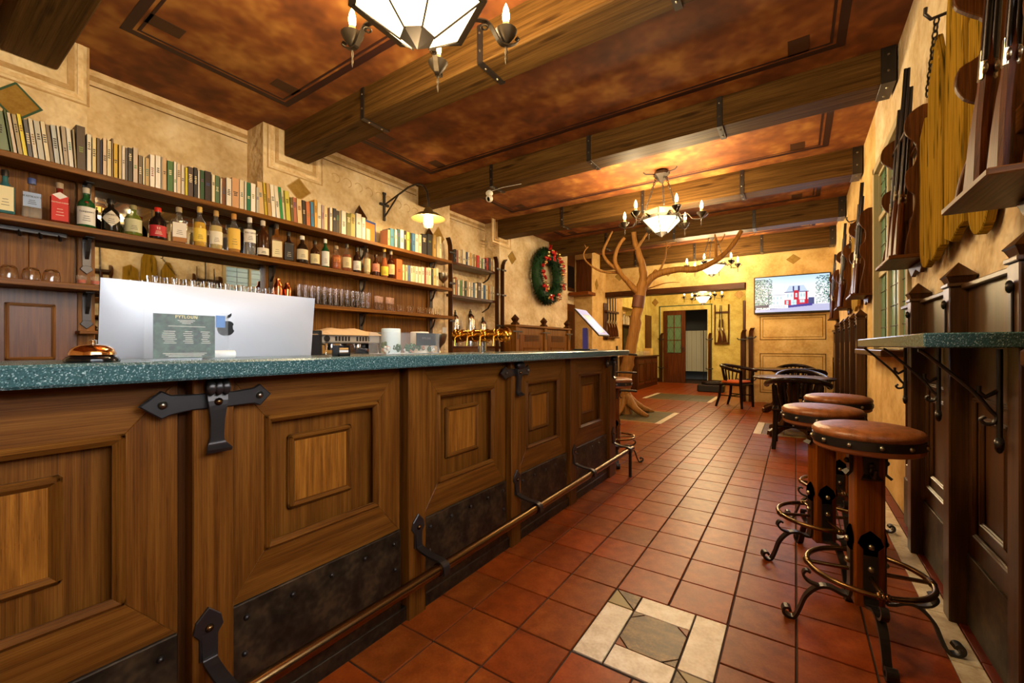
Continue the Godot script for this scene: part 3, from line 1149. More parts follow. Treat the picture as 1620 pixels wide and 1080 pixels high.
func chandelier(at: Vector3, turn: float, R: float, label: String, power: float) -> void:
	var t := thing("chandelier", label, "chandelier", at, turn, "iron candle chandeliers")
	var ang := []
	for i in 6:
		ang.append(deg_to_rad(62.0) + PI / 3 * i)
	var rim := 2.72
	var dir := func(a: float) -> Vector3: return Vector3(cos(a), 0, -sin(a))
	# hexagonal rim and upright gallery
	var b := mb()
	var vs := []
	for i in 6:
		vs.append(dir.call(ang[i] + PI / 6))
	for i in 6:
		var p: Vector3 = vs[i]
		var q: Vector3 = vs[(i + 1) % 6]
		for e in [[R, R * 0.89, rim - 0.012, rim + 0.02]]:
			var up := Vector3.UP
			b.poly([p * e[0] + up * e[2], q * e[0] + up * e[2], q * e[0] + up * e[3], p * e[0] + up * e[3]], p + q)
			b.poly([p * e[1] + up * e[2], q * e[1] + up * e[2], q * e[1] + up * e[3], p * e[1] + up * e[3]], -(p + q))
			b.poly([p * e[0] + up * e[2], q * e[0] + up * e[2], q * e[1] + up * e[2], p * e[1] + up * e[2]], -up)
			b.poly([p * e[0] + up * e[3], q * e[0] + up * e[3], q * e[1] + up * e[3], p * e[1] + up * e[3]], up)
	part(t, "rim", b, M.lantern_iron)
	var r2 := 0.075
	var tip := rim - 0.2
	for i in 6:
		var p: Vector3 = vs[i]
		var q: Vector3 = vs[(i + 1) % 6]
		var g := mb()
		var up := Vector3.UP
		g.poly([p * R * 0.93 + up * rim, q * R * 0.93 + up * rim, q * r2 + up * (tip + 0.03), p * r2 + up * (tip + 0.03)], p + q - up)
		part(t, "glass_pane", g, M.milk, "glowing milk glass pane")
		var c := mb()
		c.tube([p * R * 0.95 + up * (rim - 0.004), p * r2 + up * (tip + 0.026)], 0.0045, 5)
		part(t, "came", c, M.lantern_iron)
		var u := mb()
		u.poly([p * R * 0.8 + up * (rim + 0.02), q * R * 0.8 + up * (rim + 0.02), q * R * 0.8 + up * (rim + 0.1), p * R * 0.8 + up * (rim + 0.1)], p + q)
		part(t, "gallery_pane", u, M.gallery)
		var v := mb()
		v.box(p * R * 0.8 + up * (rim + 0.06), Vector3(0.012, 0.09, 0.012))
		part(t, "gallery_post", v, M.lantern_iron)
	var cap := mb()
	cap.lathe([Vector2(0.001, tip - 0.02), Vector2(r2 + 0.006, tip + 0.034)], 6, Vector3.ZERO, 0, TAU, -(ang[0] + PI / 6), true)
	part(t, "bottom_cap", cap, M.iron_soft)
	for i in 6:
		var d: Vector3 = dir.call(ang[i])
		var side := d.cross(Vector3.UP)
		var up := Vector3.UP
		var arm := mb()
		arm.strap(bend([d * R * 0.8 + up * (rim + 0.01), d * (R + 0.02) + up * (rim + 0.03), d * (R + 0.06) + up * (rim + 0.005), d * (R + 0.1) + up * (rim - 0.045), d * 0.455 + up * (rim - 0.05), d * 0.5 + up * (rim - 0.03), d * 0.525 + up * (rim - 0.005), d * 0.512 + up * (rim + 0.008)]), side, 0.026, 0.006)
		arm.torus(d * (R + 0.015) + up * (rim + 0.0), 0.016, 0.005, 10, 5)
		var a := part(t, "arm", arm, M.lantern_iron)
		var cup := mb()
		cup.lathe([Vector2(0.004, rim - 0.1), Vector2(0.008, rim - 0.085), Vector2(0.004, rim - 0.05), Vector2(0.01, rim - 0.045), Vector2(0.042, rim - 0.005), Vector2(0.056, rim + 0.022), Vector2(0.052, rim + 0.024), Vector2(0.036, rim - 0.002), Vector2(0.001, rim - 0.03)], 14, d * 0.455)
		cup.lathe([Vector2(0.001, rim - 0.145), Vector2(0.008, rim - 0.115), Vector2(0.004, rim - 0.1)], 8, d * 0.455)
		part(a, "cup", cup, M.lantern_iron)
		var sl := mb()
		sl.lathe([Vector2(0.017, rim - 0.02), Vector2(0.017, rim + 0.062), Vector2(0.008, rim + 0.066)], 10, d * 0.455)
		part(a, "candle_sleeve", sl, M.ivory)
		var bu := mb()
		bu.lathe([Vector2(0.012, rim + 0.062), Vector2(0.0185, rim + 0.085), Vector2(0.019, rim + 0.105), Vector2(0.013, rim + 0.135), Vector2(0.004, rim + 0.158), Vector2(0.0005, rim + 0.165)], 12, d * 0.455)
		part(a, "candle_bulb", bu, M.bulb)
		lamp_light(t, d * 0.455 + up * (rim + 0.105), LAMP * power, 0.02)
	# chains and ceiling rose
	for i in 3:
		var d: Vector3 = vs[i * 2]
		var p0: Vector3 = d * R * 0.8 + Vector3.UP * (rim + 0.1)
		var p1: Vector3 = d * 0.07 + Vector3.UP * (H - at.y - 0.1)
		chain(t, p0, p1, 0.034, 0.0045)
	var rose := mb()
	rose.lathe([Vector2(0.0, H - at.y - 0.17), Vector2(0.1, H - at.y - 0.06), Vector2(0.1, H - at.y - 0.03), Vector2(0.06, H - at.y), Vector2(0.0, H - at.y)], 6, Vector3.ZERO, 0, TAU, 0, true)
	for i in 3:
		var d: Vector3 = vs[i * 2]
		rose.tube([d * 0.08 + Vector3.UP * (H - at.y - 0.05), d * 0.2 + Vector3.UP * (H - at.y - 0.055), d * 0.23 + Vector3.UP * (H - at.y - 0.03)], 0.008, 6)
	part(t, "ceiling_rose", rose, M.iron_soft)
	lamp_light(t, Vector3(0, tip - 0.26, 0), BOWL * power, 0.06)

const LAMP := 0.52
const BOWL := 0.5
func lamp_light(parent: Node, at: Vector3, e: float, size: float, c := Color(1.0, 0.88, 0.67)) -> void:
	var l := OmniLight3D.new()
	l.name = "lamp_light"
	l.light_color = c
	l.light_energy = e
	l.light_size = size
	l.omni_range = 14.0
	l.omni_attenuation = 2.0
	l.shadow_enabled = true
	parent.add_child(l, true)
	l.position = at

func chain(parent: Node, a: Vector3, b: Vector3, link: float, r: float, called := "chain") -> void:
	var d := b - a
	var n := int(d.length() / (link * 0.8))
	var m := mb()
	var dir := d.normalized()
	var s := dir.cross(Vector3(0.3, 0.2, 1)).normalized()
	var w := dir.cross(s)
	for i in n:
		var c := a + d * (i + 0.5) / n
		var o := s if i % 2 == 0 else w
		var p := []
		for j in 9:
			var t := TAU * j / 8.0
			p.append(c + dir * cos(t) * link * 0.55 + o * sin(t) * link * 0.3)
		m.tube(p, r, 4, false)
	part(parent, called, m, M.iron_soft)

# ---------------------------------------------------------------- the bar
func moulding(p: Node, called: String, z0: float, z1: float, y0: float, y1: float, x: float, w: float, proud: float, m: Material, sx := 1.0) -> void:
	# a mitred frame of four stepped strips on a face across x; sx: side the face looks to
	for e in [[Vector3(0, y1 - w / 2, (z0 + z1) / 2), absf(z0 - z1), true], [Vector3(0, y0 + w / 2, (z0 + z1) / 2), absf(z0 - z1), true], [Vector3(0, (y0 + y1) / 2, z0 - w / 2 * signf(z0 - z1)), y1 - y0, false], [Vector3(0, (y0 + y1) / 2, z1 + w / 2 * signf(z0 - z1)), y1 - y0, false]]:
		var b := mb(2 if e[2] else 1)
		var c: Vector3 = e[0]
		c.x = x + sx * proud * 0.5
		if e[2]:
			b.box(c, Vector3(proud, w, e[1]), proud * 0.4)
			b.box(Vector3(x + sx * proud * 0.35, c.y, c.z), Vector3(proud * 0.7, w * 1.7, e[1] + w * 0.7), proud * 0.25)
		else:
			b.box(c, Vector3(proud, e[1], w), proud * 0.4)
			b.box(Vector3(x + sx * proud * 0.35, c.y, c.z), Vector3(proud * 0.7, e[1] + w * 0.7, w * 1.7), proud * 0.25)
		part(p, called, b, m)

func mitred(p: Node, z0: float, z1: float, y0: float, y1: float, iz0: float, iz1: float, iy0: float, iy1: float, x: float, thick: float, m: Material) -> void:
	# frame boards with mitred corners: outer and inner rectangle on a face across x
	for e in [[[Vector2(z0, y1), Vector2(z1, y1), Vector2(iz1, iy1), Vector2(iz0, iy1)], 0, "rail"], [[Vector2(z0, y0), Vector2(z1, y0), Vector2(iz1, iy0), Vector2(iz0, iy0)], 0, "rail"], [[Vector2(z0, y0), Vector2(z0, y1), Vector2(iz0, iy1), Vector2(iz0, iy0)], 1, "stile"], [[Vector2(z1, y0), Vector2(z1, y1), Vector2(iz1, iy1), Vector2(iz1, iy0)], 1, "stile"]]:
		var b := mb(e[1])
		b.x = Transform3D(Basis(Vector3(0, 0, 1), Vector3(0, 1, 0), Vector3(-1, 0, 0)), Vector3(x, 0, 0))
		b.prism(e[0], thick, 0.0015)
		part(p, e[2], b, m)

func rivet(p: Node, at: Vector3, r: float, m: Material, called := "rivet") -> void:
	var b := mb()
	b.ball(Vector3.ZERO, Vector3(r * 0.6, r, r), 8, 5)
	var o := part(p, called, b, m)
	o.position = at

func build_bar() -> void:
	var X := -1.386
	var t := thing("bar_counter", "long oak panelled bar with iron kick plates and brackets", "bar", Vector3(X, 0, -1.65))
	var zo := 1.65   # local z = world z + 1.65
	var carcass := mb(1)
	carcass.box(Vector3(-0.12, 0.53, 0.2), Vector3(0.16, 1.06, 4.3))
	part(t, "carcass", carcass, M.dark_wood)
	var back := mb(2)
	back.box(Vector3(-0.46, 0.82, 0.2), Vector3(0.52, 0.04, 4.3), 0.004)
	part(t, "work_shelf", back, M.silver)
	var legs := mb(1)
	legs.box(Vector3(-0.7, 0.4, 0.2), Vector3(0.02, 0.8, 4.3))
	part(t, "inner_side", legs, M.dark_wood)
	var starts := [0.32, -0.44, -1.2, -1.97, -2.73, -3.5]
	for i in starts.size():
		var z: float = starts[i] + zo
		var groove := 0.025
		var pw := 0.1 if i < 5 else 0.15
		var b := mb(1)
		b.box(Vector3(0.002, 0.53, z - groove - pw / 2), Vector3(0.09, 1.06, pw), 0.003)
		part(t, "post", b, M.oak)
		var g := mb(1)
		g.box(Vector3(-0.028, 0.53, z - groove / 2), Vector3(0.05, 1.06, groove + 0.004))
		part(t, "groove_strip", g, M.dark_wood)
	for i in starts.size() - 1:
		var z0: float = starts[i] + zo - 0.125
		var z1: float = starts[i + 1] + zo
		var holder := Node3D.new()
		holder.name = "panel"
		t.add_child(holder, true)
		mitred(holder, z0, z1, 0.385, 1.06, z0 - 0.1, z1 + 0.11, 0.52, 0.93, 0.0, 0.04, M.oak)
		var f := mb(1)
		f.box(Vector3(-0.03, 0.725, (z0 + z1) / 2 + 0.005), Vector3(0.02, 0.43, z0 - z1 - 0.19))
		part(holder, "field", f, M.oak)
		moulding(holder, "moulding", z0 - 0.098, z1 + 0.108, 0.518, 0.932, 0.006, 0.016, 0.026, M.oak)
		moulding(holder, "inner_moulding", z0 - 0.19, z1 + 0.212, 0.612, 0.85, -0.021, 0.014, 0.024, M.oak)
		var c := mb(1)
		c.box(Vector3(-0.016, 0.731, (z0 + z1) / 2 + 0.011), Vector3(0.012, 0.225, z0 - z1 - 0.42), 0.002)
		part(holder, "centre_field", c, M.oak_field)
		var k := mb()
		k.box(Vector3(0.006, 0.225, (z0 + z1) / 2), Vector3(0.05, 0.33, z0 - z1 - 0.004), 0.003)
		var kp := part(t, "kick_plate", k, M.kick, "dark riveted metal kick plate")
		for q in 5:
			rivet(kp, Vector3(0.033, 0.345, lerpf(z0 - 0.04, z1 + 0.04, q / 4.0)), 0.009, M.iron)
		for y in [0.24, 0.14]:
			for z in [z0 - 0.035, z1 + 0.035]:
				rivet(kp, Vector3(0.033, y, z), 0.009, M.iron)
	var base := mb(2)
	base.box(Vector3(0.004, 0.03, 0.2), Vector3(0.06, 0.06, 4.3), 0.003)
	part(t, "plinth", base, M.kick)
	# end panel that looks down the room
	var e := mb(1)
	e.box(Vector3(-0.12, 0.53, -3.65 + zo + 0.015), Vector3(0.2, 1.06, 0.03), 0.003)
	part(t, "end_panel", e, M.oak)
	for z in [-0.515, -2.045, -3.575]:
		bar_bracket(t, z + zo)
	# granite slab
	var s := mb(2)
	s.box(Vector3(0, 0, 0), Vector3(0.365, 0.048, 4.75), 0.006)
	single("granite_worktop", s, M.granite, "speckled green granite slab along the top of the bar", "countertop", Vector3(-1.4325, 1.0885, -1.4))
	# rail
	var r := Node3D.new()
	r.name = "foot_rail"
	t.add_child(r, true)
	r.position = Vector3(-1.2 - X, 0.245, 0)
	r.set_meta("label", "polished metal foot rail on iron brackets")
	var rail := mb()
	rail.tube([Vector3(0, 0, 2.0), Vector3(0, 0, -2.06)], 0.021, 14)
	part(r, "rail", rail, M.bronze)
	for z in [-0.5, -1.275, -2.045, -2.81, -3.6]:
		var lz: float = z + 1.65
		var c := mb()
		c.tube([Vector3(0, 0, lz + 0.022), Vector3(0, 0, lz - 0.022)], 0.026, 14)
		var br := part(r, "collar", c, M.bronze)
		var a := mb()
		a.strap(bend([Vector3(-0.135, 0.12, lz), Vector3(-0.13, 0.06, lz), Vector3(-0.115, 0.045, lz), Vector3(-0.06, 0.032, lz), Vector3(0.0, 0.027, lz), Vector3(0.024, 0.012, lz), Vector3(0.027, -0.02, lz)]), Vector3(0, 0, 1), 0.034, 0.009)
		part(r, "bracket_arm", a, M.iron)
		var pl := mb()
		pl.x = Transform3D(Basis(Vector3(0, 0, 1), Vector3(0, 1, 0), Vector3(-1, 0, 0)), Vector3(-0.136, 0.11, lz))
		pl.prism([Vector2(-0.022, -0.06), Vector2(0.022, -0.06), Vector2(0.022, 0.0), Vector2(0.036, 0.02), Vector2(0.03, 0.05), Vector2(0, 0.08), Vector2(-0.03, 0.05), Vector2(-0.036, 0.02), Vector2(-0.022, 0.0)], 0.01, 0.002)
		part(r, "bracket_plate", pl, M.iron)
		rivet(r, Vector3(-0.129, 0.135, lz), 0.011, M.bronze)
	# end foot
	var ef := mb()
	ef.tube([Vector3(0, 0, -2.0), Vector3(0, -0.12, -2.0), Vector3(0, -0.24, -2.0)], 0.014, 8)
	part(r, "end_foot", ef, M.iron)

func bar_bracket(t: Node, z: float) -> void:
	var xf := Basis(Vector3(0, 0, -1), Vector3(0, 1, 0), Vector3(1, 0, 0))
	var h := mb()
	h.x = Transform3D(xf, Vector3(0.05, 1.0, z))
	h.prism([Vector2(-0.165, 0), Vector2(-0.12, 0.036), Vector2(-0.1, 0.024), Vector2(-0.055, 0.021), Vector2(0.05, 0.021), Vector2(0.1, 0.026), Vector2(0.118, 0.036), Vector2(0.15, 0.004), Vector2(0.118, -0.028), Vector2(0.1, -0.02), Vector2(0.05, -0.021), Vector2(-0.055, -0.021), Vector2(-0.1, -0.028), Vector2(-0.12, -0.036)], 0.012, 0.003)
	var hb := part(t, "iron_bracket", h, M.iron, "forged iron bracket with pointed ends")
	rivet(hb, Vector3(0.058, 1.0, z + 0.118), 0.011, M.silver)
	rivet(hb, Vector3(0.058, 1.004, z - 0.115), 0.011, M.silver)
	var v := mb()
	v.strap(bend([Vector3(0.056, 1.035, z), Vector3(0.068, 1.0, z), Vector3(0.066, 0.95, z), Vector3(0.062, 0.9, z), Vector3(0.064, 0.88, z), Vector3(0.082, 0.865, z)]), Vector3(0, 0, 1), spread([0.05, 0.048, 0.034, 0.032, 0.044, 0.062]), 0.012)
	part(hb, "tongue", v, M.iron)
	rivet(hb, Vector3(0.076, 0.998, z), 0.011, M.bronze)
	var k := mb()
	for e in [-0.018, 0.0, 0.018]:
		k.ball(Vector3(0.07, 1.038, z + e), Vector3(0.026, 0.024, 0.0105), 10, 6)
	part(hb, "knuckle", k, M.iron)

func build_bar_things() -> void:
	var Y := 1.112
	# reception bell
	var t := thing("call_bell", "polished brass call bell beside the computer on the bar", "bell", Vector3(-1.36, Y, -0.275))
	var b := mb()
	b.lathe([Vector2(0.0, 0.0), Vector2(0.047, 0.0), Vector2(0.049, 0.005), Vector2(0.044, 0.013), Vector2(0.026, 0.02), Vector2(0.0, 0.02)], 28)
	part(t, "base", b, M.black_gloss)
	b = mb()
	b.lathe([Vector2(0.041, 0.017), Vector2(0.041, 0.021), Vector2(0.037, 0.031), Vector2(0.027, 0.0385), Vector2(0.012, 0.042), Vector2(0.0, 0.0425)], 28)
	part(t, "dome", b, mat(Color8(226, 168, 112), 0.12, 1.0))
	b = mb()
	b.lathe([Vector2(0.003, 0.042), Vector2(0.003, 0.047), Vector2(0.006, 0.049), Vector2(0.006, 0.052), Vector2(0.0, 0.054)], 12)
	part(t, "button", b, M.chrome)

	# desktop computer seen from behind
	t = thing("desktop_computer", "silver all-in-one desktop computer seen from behind on the bar", "computer", Vector3(-1.7, 0.84, -0.675))
	var w := 0.65
	var hh := 0.45
	var tilt := Transform3D(Basis(Vector3(0, 0, 1), deg_to_rad(-7)), Vector3(-0.01, 0.06, 0))
	b = mb()
	b.x = tilt
	# rear shell bulges toward the middle
	var nu := 14
	var nv := 10
	var P := func(i: int, j: int) -> Vector3:
		var u := float(i) / nu * 2.0 - 1.0
		var v := float(j) / nv * 2.0 - 1.0
		var g: float = (1.0 - pow(absf(u), 2.4)) * (1.0 - pow(absf(v), 2.6))
		return Vector3(0.004 + 0.042 * pow(maxf(g, 0.0), 0.7), hh * 0.5 + v * hh * 0.5, -u * w * 0.5)
	for i in nu:
		for j in nv:
			var p00: Vector3 = P.call(i, j)
			var p10: Vector3 = P.call(i + 1, j)
			var p11: Vector3 = P.call(i + 1, j + 1)
			var p01: Vector3 = P.call(i, j + 1)
			var nn := []
			for e in [[i, j], [i + 1, j], [i + 1, j + 1], [i, j + 1]]:
				var du: Vector3 = P.call(mini(e[0] + 1, nu), e[1]) - P.call(maxi(e[0] - 1, 0), e[1])
				var dv: Vector3 = P.call(e[0], mini(e[1] + 1, nv)) - P.call(e[0], maxi(e[1] - 1, 0))
				var m := du.cross(dv).normalized()
				nn.append(m if m.x > 0 else -m)
			b.tri(p00, p10, p11, nn[0], nn[1], nn[2])
			b.tri(p00, p11, p01, nn[0], nn[2], nn[3])
	part(t, "rear_shell", b, M.aluminium)
	b = mb()
	b.x = tilt
	b.box(Vector3(-0.002, hh / 2, 0), Vector3(0.008, hh, w), 0.002)
	part(t, "front_glass", b, M.black_gloss)
	b = mb()
	b.strap([Vector3(0.03, 0.2, 0), Vector3(0.06, 0.12, 0), Vector3(0.07, 0.02, 0), Vector3(0.05, 0.006, 0), Vector3(-0.1, 0.004, 0)], Vector3(0, 0, 1), 0.2, 0.008)
	part(t, "stand", b, M.aluminium)
	# fruit emblem
	b = mb()
	b.x = tilt * Transform3D(Basis(Vector3(0, 0, -1), Vector3(0, 1, 0), Vector3(1, 0, 0)), Vector3(0.0485, hh * 0.71, 0.014))
	var body := []
	for i in 28:
		var a := TAU * i / 28.0
		var r := 0.027 * (1.0 - 0.12 * maxf(0.0, sin(a)) * exp(-pow(cos(a) * 3.0, 2)) - 0.1 * exp(-pow((a - PI * 1.5) * 3.5, 2)))
		var p := Vector2(cos(a) * r * 0.97, sin(a) * r)
		var bite := Vector2(0.0335, 0.004)
		if p.distance_to(bite) < 0.015:
			p = bite + (p - bite).normalized() * 0.015
		body.append(p)
	b.prism(body, 0.0015)
	b.prism([Vector2(0.0, 0.034), Vector2(0.002, 0.044), Vector2(0.013, 0.052), Vector2(0.0135, 0.044), Vector2(0.009, 0.037)], 0.0015)
	part(t, "emblem", b, M.black)

	# menu in a clear acrylic stand
	t = thing("menu_stand", "clear acrylic menu stand with green printed card before the computer", "menu stand", Vector3(-1.375, Y, -0.468))
	b = mb()
	b.box(Vector3(0.01, 0.0015, 0), Vector3(0.06, 0.003, 0.192))
	b.box(Vector3(0, 0.068, 0), Vector3(0.002, 0.13, 0.192))
	part(t, "acrylic_holder", b, M.acrylic)
	b = mb()
	b.box(Vector3(-0.004, 0.064, 0.006), Vector3(0.001, 0.118, 0.14))
	part(t, "card", b, M.card, "green card printed with wine bottles")
	b = mb()
	b.box(Vector3(-0.003, 0.108, -0.078), Vector3(0.001, 0.034, 0.024))
	part(t, "blue_slip", b, mat(Color8(70, 130, 190), 0.6))
	var fx := Transform3D(Basis(Vector3.UP, PI / 2), Vector3(-0.0033, 0.1165, 0.004))
	lettering(t, "card_title", "PYTLOUN", 0.0115, M.gold_print, fx, false, 0.0002)
	var pr := RandomNumberGenerator.new()
	pr.seed = 8
	var lines := mb()
	for q in 7:
		var y := 0.077 - q * 0.0052
		for c in [[0.046, 0.03], [0.004, 0.026], [-0.036, 0.024]]:
			lines.box(Vector3(-0.0033, y, c[0] - 0.006 + pr.randf() * 0.004), Vector3(0.0003, 0.0017, c[1] * (0.6 + 0.4 * pr.randf())))
	for q in 3:
		lines.box(Vector3(-0.0033, 0.018 - q * 0.004, 0.006), Vector3(0.0003, 0.0015, 0.1 - q * 0.012))
	for q in 3:
		lines.box(Vector3(-0.0033, 0.107 - q * 0.004, 0.004), Vector3(0.0003, 0.0015, 0.04 - q * 0.01))
	lines.box(Vector3(-0.0033, 0.091, 0.002), Vector3(0.0003, 0.0016, 0.085))
	part(t, "print_lines", lines, M.paper)
	# rolled paper lying behind the menu
	b = mb()
	b.x = Transform3D(Basis(Vector3.RIGHT, PI / 2), Vector3.ZERO)
	b.lathe([Vector2(0.0, -0.04), Vector2(0.0125, -0.04), Vector2(0.0125, 0.04), Vector2(0.0, 0.04)], 16)
	single("paper_roll", b, M.white, "white paper roll lying on the bar behind the menu stand", "paper roll", Vector3(-1.41, Y + 0.0125, -0.555))

	# small card box
	t = thing("card_box", "small black box of tan packets beside the computer", "box", Vector3(-1.42, Y, -0.965))
	b = mb()
	for e in [[Vector3(0, 0.002, 0), Vector3(0.04, 0.004, 0.05)], [Vector3(0, 0.02, 0.023), Vector3(0.04, 0.04, 0.004)], [Vector3(0, 0.02, -0.023), Vector3(0.04, 0.04, 0.004)], [Vector3(-0.018, 0.02, 0), Vector3(0.004, 0.04, 0.05)], [Vector3(0.018, 0.006, 0), Vector3(0.004, 0.012, 0.05)]]:
		b.box(e[0], e[1])
	part(t, "tray", b, M.black)
	for q in 3:
		b = mb()
		b.box(Vector3(0.004, 0.009 + q * 0.009, 0), Vector3(0.026, 0.008, 0.04), 0.001)
		part(t, "packet", b, [M.tan_card, M.white, M.tan_card][q])

	# gift box of candles and flowers
	t = thing("candle_box", "clear gift box with white pillar candles and dried flowers", "gift box", Vector3(-1.55, Y, -1.4))
	var L := 0.33
	b = mb()
	for e in [[Vector3(0.06, 0.05, 0), Vector3(0.002, 0.1, L)], [Vector3(-0.06, 0.05, 0), Vector3(0.002, 0.1, L)], [Vector3(0, 0.05, L / 2), Vector3(0.12, 0.1, 0.002)], [Vector3(0, 0.05, -L / 2), Vector3(0.12, 0.1, 0.002)]]:
		b.box(e[0], e[1])
	part(t, "clear_case", b, M.acrylic)
	b = mb()
	b.box(Vector3(0, 0.002, 0), Vector3(0.118, 0.004, L - 0.004))
	part(t, "tray", b, M.white)
	for e in [[0.085, 0.043, 0.118, M.candle_white], [-0.095, 0.045, 0.108, M.candle_cream]]:
		b = mb()
		b.lathe([Vector2(0.0, 0.004), Vector2(e[1], 0.004), Vector2(e[1], e[2] - 0.003), Vector2(e[1] - 0.003, e[2]), Vector2(0.0, e[2] - 0.003)], 24, Vector3(-0.005, 0, e[0]))
		var cd := part(t, "pillar_candle", b, e[3])
		b = mb()
		b.tube([Vector3(-0.005, e[2] - 0.004, e[0]), Vector3(-0.004, e[2] + 0.006, e[0] + 0.001), Vector3(-0.002, e[2] + 0.011, e[0] - 0.003)], 0.0012, 5)
		part(cd, "wick", b, M.black)
	b = mb()
	b.box(Vector3(0.05, 0.07, -0.085), Vector3(0.004, 0.06, 0.13), 0.001)
	part(t, "dark_label", b, M.black)
	lettering(t, "label_words", "PYTLOUN", 0.013, M.silver, Transform3D(Basis(Vector3.UP, PI / 2), Vector3(0.0525, 0.075, -0.085)), false, 0.0003)
	var fr := RandomNumberGenerator.new()
	fr.seed = 77
	for i in 26:
		b = mb()
		var c := Vector3(0.02 + fr.randf() * 0.032, 0.012 + fr.randf() * 0.03, (fr.randf() - 0.5) * (L - 0.03))
		var r := 0.008 + fr.randf() * 0.008
		for k in 5:
			var a := TAU * k / 5.0 + fr.randf()
			b.ball(c + Vector3(0.002, cos(a) * r * 0.7, sin(a) * r * 0.7), Vector3(r * 0.3, r * 0.55, r * 0.55), 6, 4)
		part(t, "dried_flower", b, [M.leaf_grey, M.leaf_green, M.petal_pink, M.petal_white, M.leaf_green][i % 5])

	# espresso machine on the back counter, under a cloth
	t = thing("espresso_machine", "chrome espresso machine covered with a beige cloth behind the bar", "coffee machine", Vector3(-3.85, 1.02, -2.62))
	b = mb(2)
	b.box(Vector3(0.02, 0.035, 0), Vector3(0.42, 0.03, 0.66), 0.006)
	part(t, "base_tray", b, M.black)
	b = mb()
	b.box(Vector3(-0.12, 0.15, 0), Vector3(0.2, 0.22, 0.64), 0.01)
	part(t, "back_body", b, M.chrome)
	b = mb(2)
	b.box(Vector3(0.06, 0.2, 0), Vector3(0.24, 0.09, 0.68), 0.012)
	part(t, "front_panel", b, M.steel)
	for z in [0.34, -0.34]:
		b = mb()
		b.box(Vector3(0.0, 0.15, z), Vector3(0.38, 0.25, 0.025), 0.008)
		part(t, "side_cheek", b, M.black)
	for i in 10:
		b = mb()
		b.box(Vector3(0.182, 0.2, 0.18 - i * 0.035 - (0.06 if i > 4 else 0.0)), Vector3(0.006, 0.045, 0.02), 0.002)
		part(t, "key", b, M.black)
	b = mb()
	b.lathe([Vector2(0, 0), Vector2(0.03, 0), Vector2(0.03, 0.012), Vector2(0, 0.014)], 16)
	var dial := part(t, "pressure_dial", b, M.black)
	dial.transform = Transform3D(Basis(Vector3(0, 0, 1), -PI / 2), Vector3(0.178, 0.2, 0.28))
	for z in [0.18, -0.12]:
		b = mb()
		b.lathe([Vector2(0, 0.09), Vector2(0.034, 0.09), Vector2(0.036, 0.12), Vector2(0.03, 0.16), Vector2(0, 0.16)], 16, Vector3(0.1, 0, z))
		b.tube([Vector3(0.1, 0.105, z), Vector3(0.2, 0.1, z), Vector3(0.27, 0.085, z)], [0.012, 0.012, 0.015], 8)
		part(t, "portafilter", b, M.chrome)
	for z in [0.3, -0.3]:
		b = mb()
		b.tube([Vector3(0.12, 0.15, z), Vector3(0.19, 0.14, z), Vector3(0.2, 0.05, z)], 0.007, 7)
		part(t, "steam_pipe", b, M.chrome)
	b = mb()
	var cl := 14
	for i in cl:
		for j in 6:
			var q := []
			for e in [[0, 0], [1, 0], [1, 1], [0, 1]]:
				var u := float(i + e[0]) / cl
				var v := float(j + e[1]) / 6.0
				var y := 0.245 + 0.065 * pow(sin(PI * clampf(u, 0.0, 1.0)), 0.55) * (0.55 + 0.45 * sin(PI * v)) + 0.008 * sin(u * 17.0 + v * 5.0)
				if u < 0.01 or u > 0.99 or v > 0.99:
					y = 0.235
				q.append(Vector3(-0.24 + 0.46 * v, y, 0.37 - 0.74 * u))
			b.poly([q[0], q[1], q[2]], Vector3.UP)
			b.poly([q[0], q[2], q[3]], Vector3.UP)
	part(t, "cloth_cover", b, M.cloth, "beige cloth draped over the machine")

	# beer tower
	t = thing("beer_tower", "golden T-shaped beer tower with taps behind the bar", "beer tower", Vector3(-2.02, 0.84, -2.6))
	b = mb()
	b.lathe([Vector2(0, 0), Vector2(0.06, 0), Vector2(0.06, 0.012), Vector2(0.036, 0.02), Vector2(0.034, 0.34), Vector2(0.0, 0.36)], 20)
	part(t, "column", b, M.chrome)
	b = mb()
	b.tube([Vector3(-0.25, 0.39, 0), Vector3(0.22, 0.395, 0)], 0.042, 20)
	part(t, "cross_pipe", b, M.brass)
	for x in [-0.26, 0.235]:
		b = mb()
		b.ball(Vector3(x, 0.392, 0), Vector3(0.022, 0.058, 0.058), 20, 10)
		part(t, "end_cap", b, M.brass)
	for i in 4:
		var x := -0.2 + i * 0.125
		b = mb()
		b.lathe([Vector2(0.044, -0.014), Vector2(0.05, -0.008), Vector2(0.05, 0.008), Vector2(0.044, 0.014)], 20)
		var ringp := part(t, "collar_ring", b, M.brass)
		ringp.transform = Transform3D(Basis(Vector3(0, 0, 1), PI / 2), Vector3(x, 0.392, 0))
		b = mb()
		b.tube([Vector3(x, 0.392, 0.03), Vector3(x, 0.39, 0.075), Vector3(x, 0.37, 0.09), Vector3(x, 0.31, 0.095)], [0.012, 0.012, 0.009, 0.007], 8)
		b.tube([Vector3(x, 0.39, 0.07), Vector3(x, 0.42, 0.085), Vector3(x, 0.435, 0.08)], [0.006, 0.006, 0.009], 8)
		part(t, "tap", b, M.brass)

	# tablet on a post
	t = thing("tablet_terminal", "tilted tablet terminal on a blue stand at the far bar end", "tablet", Vector3(-1.52, Y, -3.42))
	b = mb()
	b.box(Vector3(0, 0.006, 0), Vector3(0.16, 0.012, 0.16), 0.003)
	part(t, "foot", b, M.black)
	b = mb()
	b.box(Vector3(0.0, 0.1, 0), Vector3(0.045, 0.19, 0.03), 0.004)
	part(t, "post", b, mat(Color8(52, 48, 120), 0.35))
	b = mb()
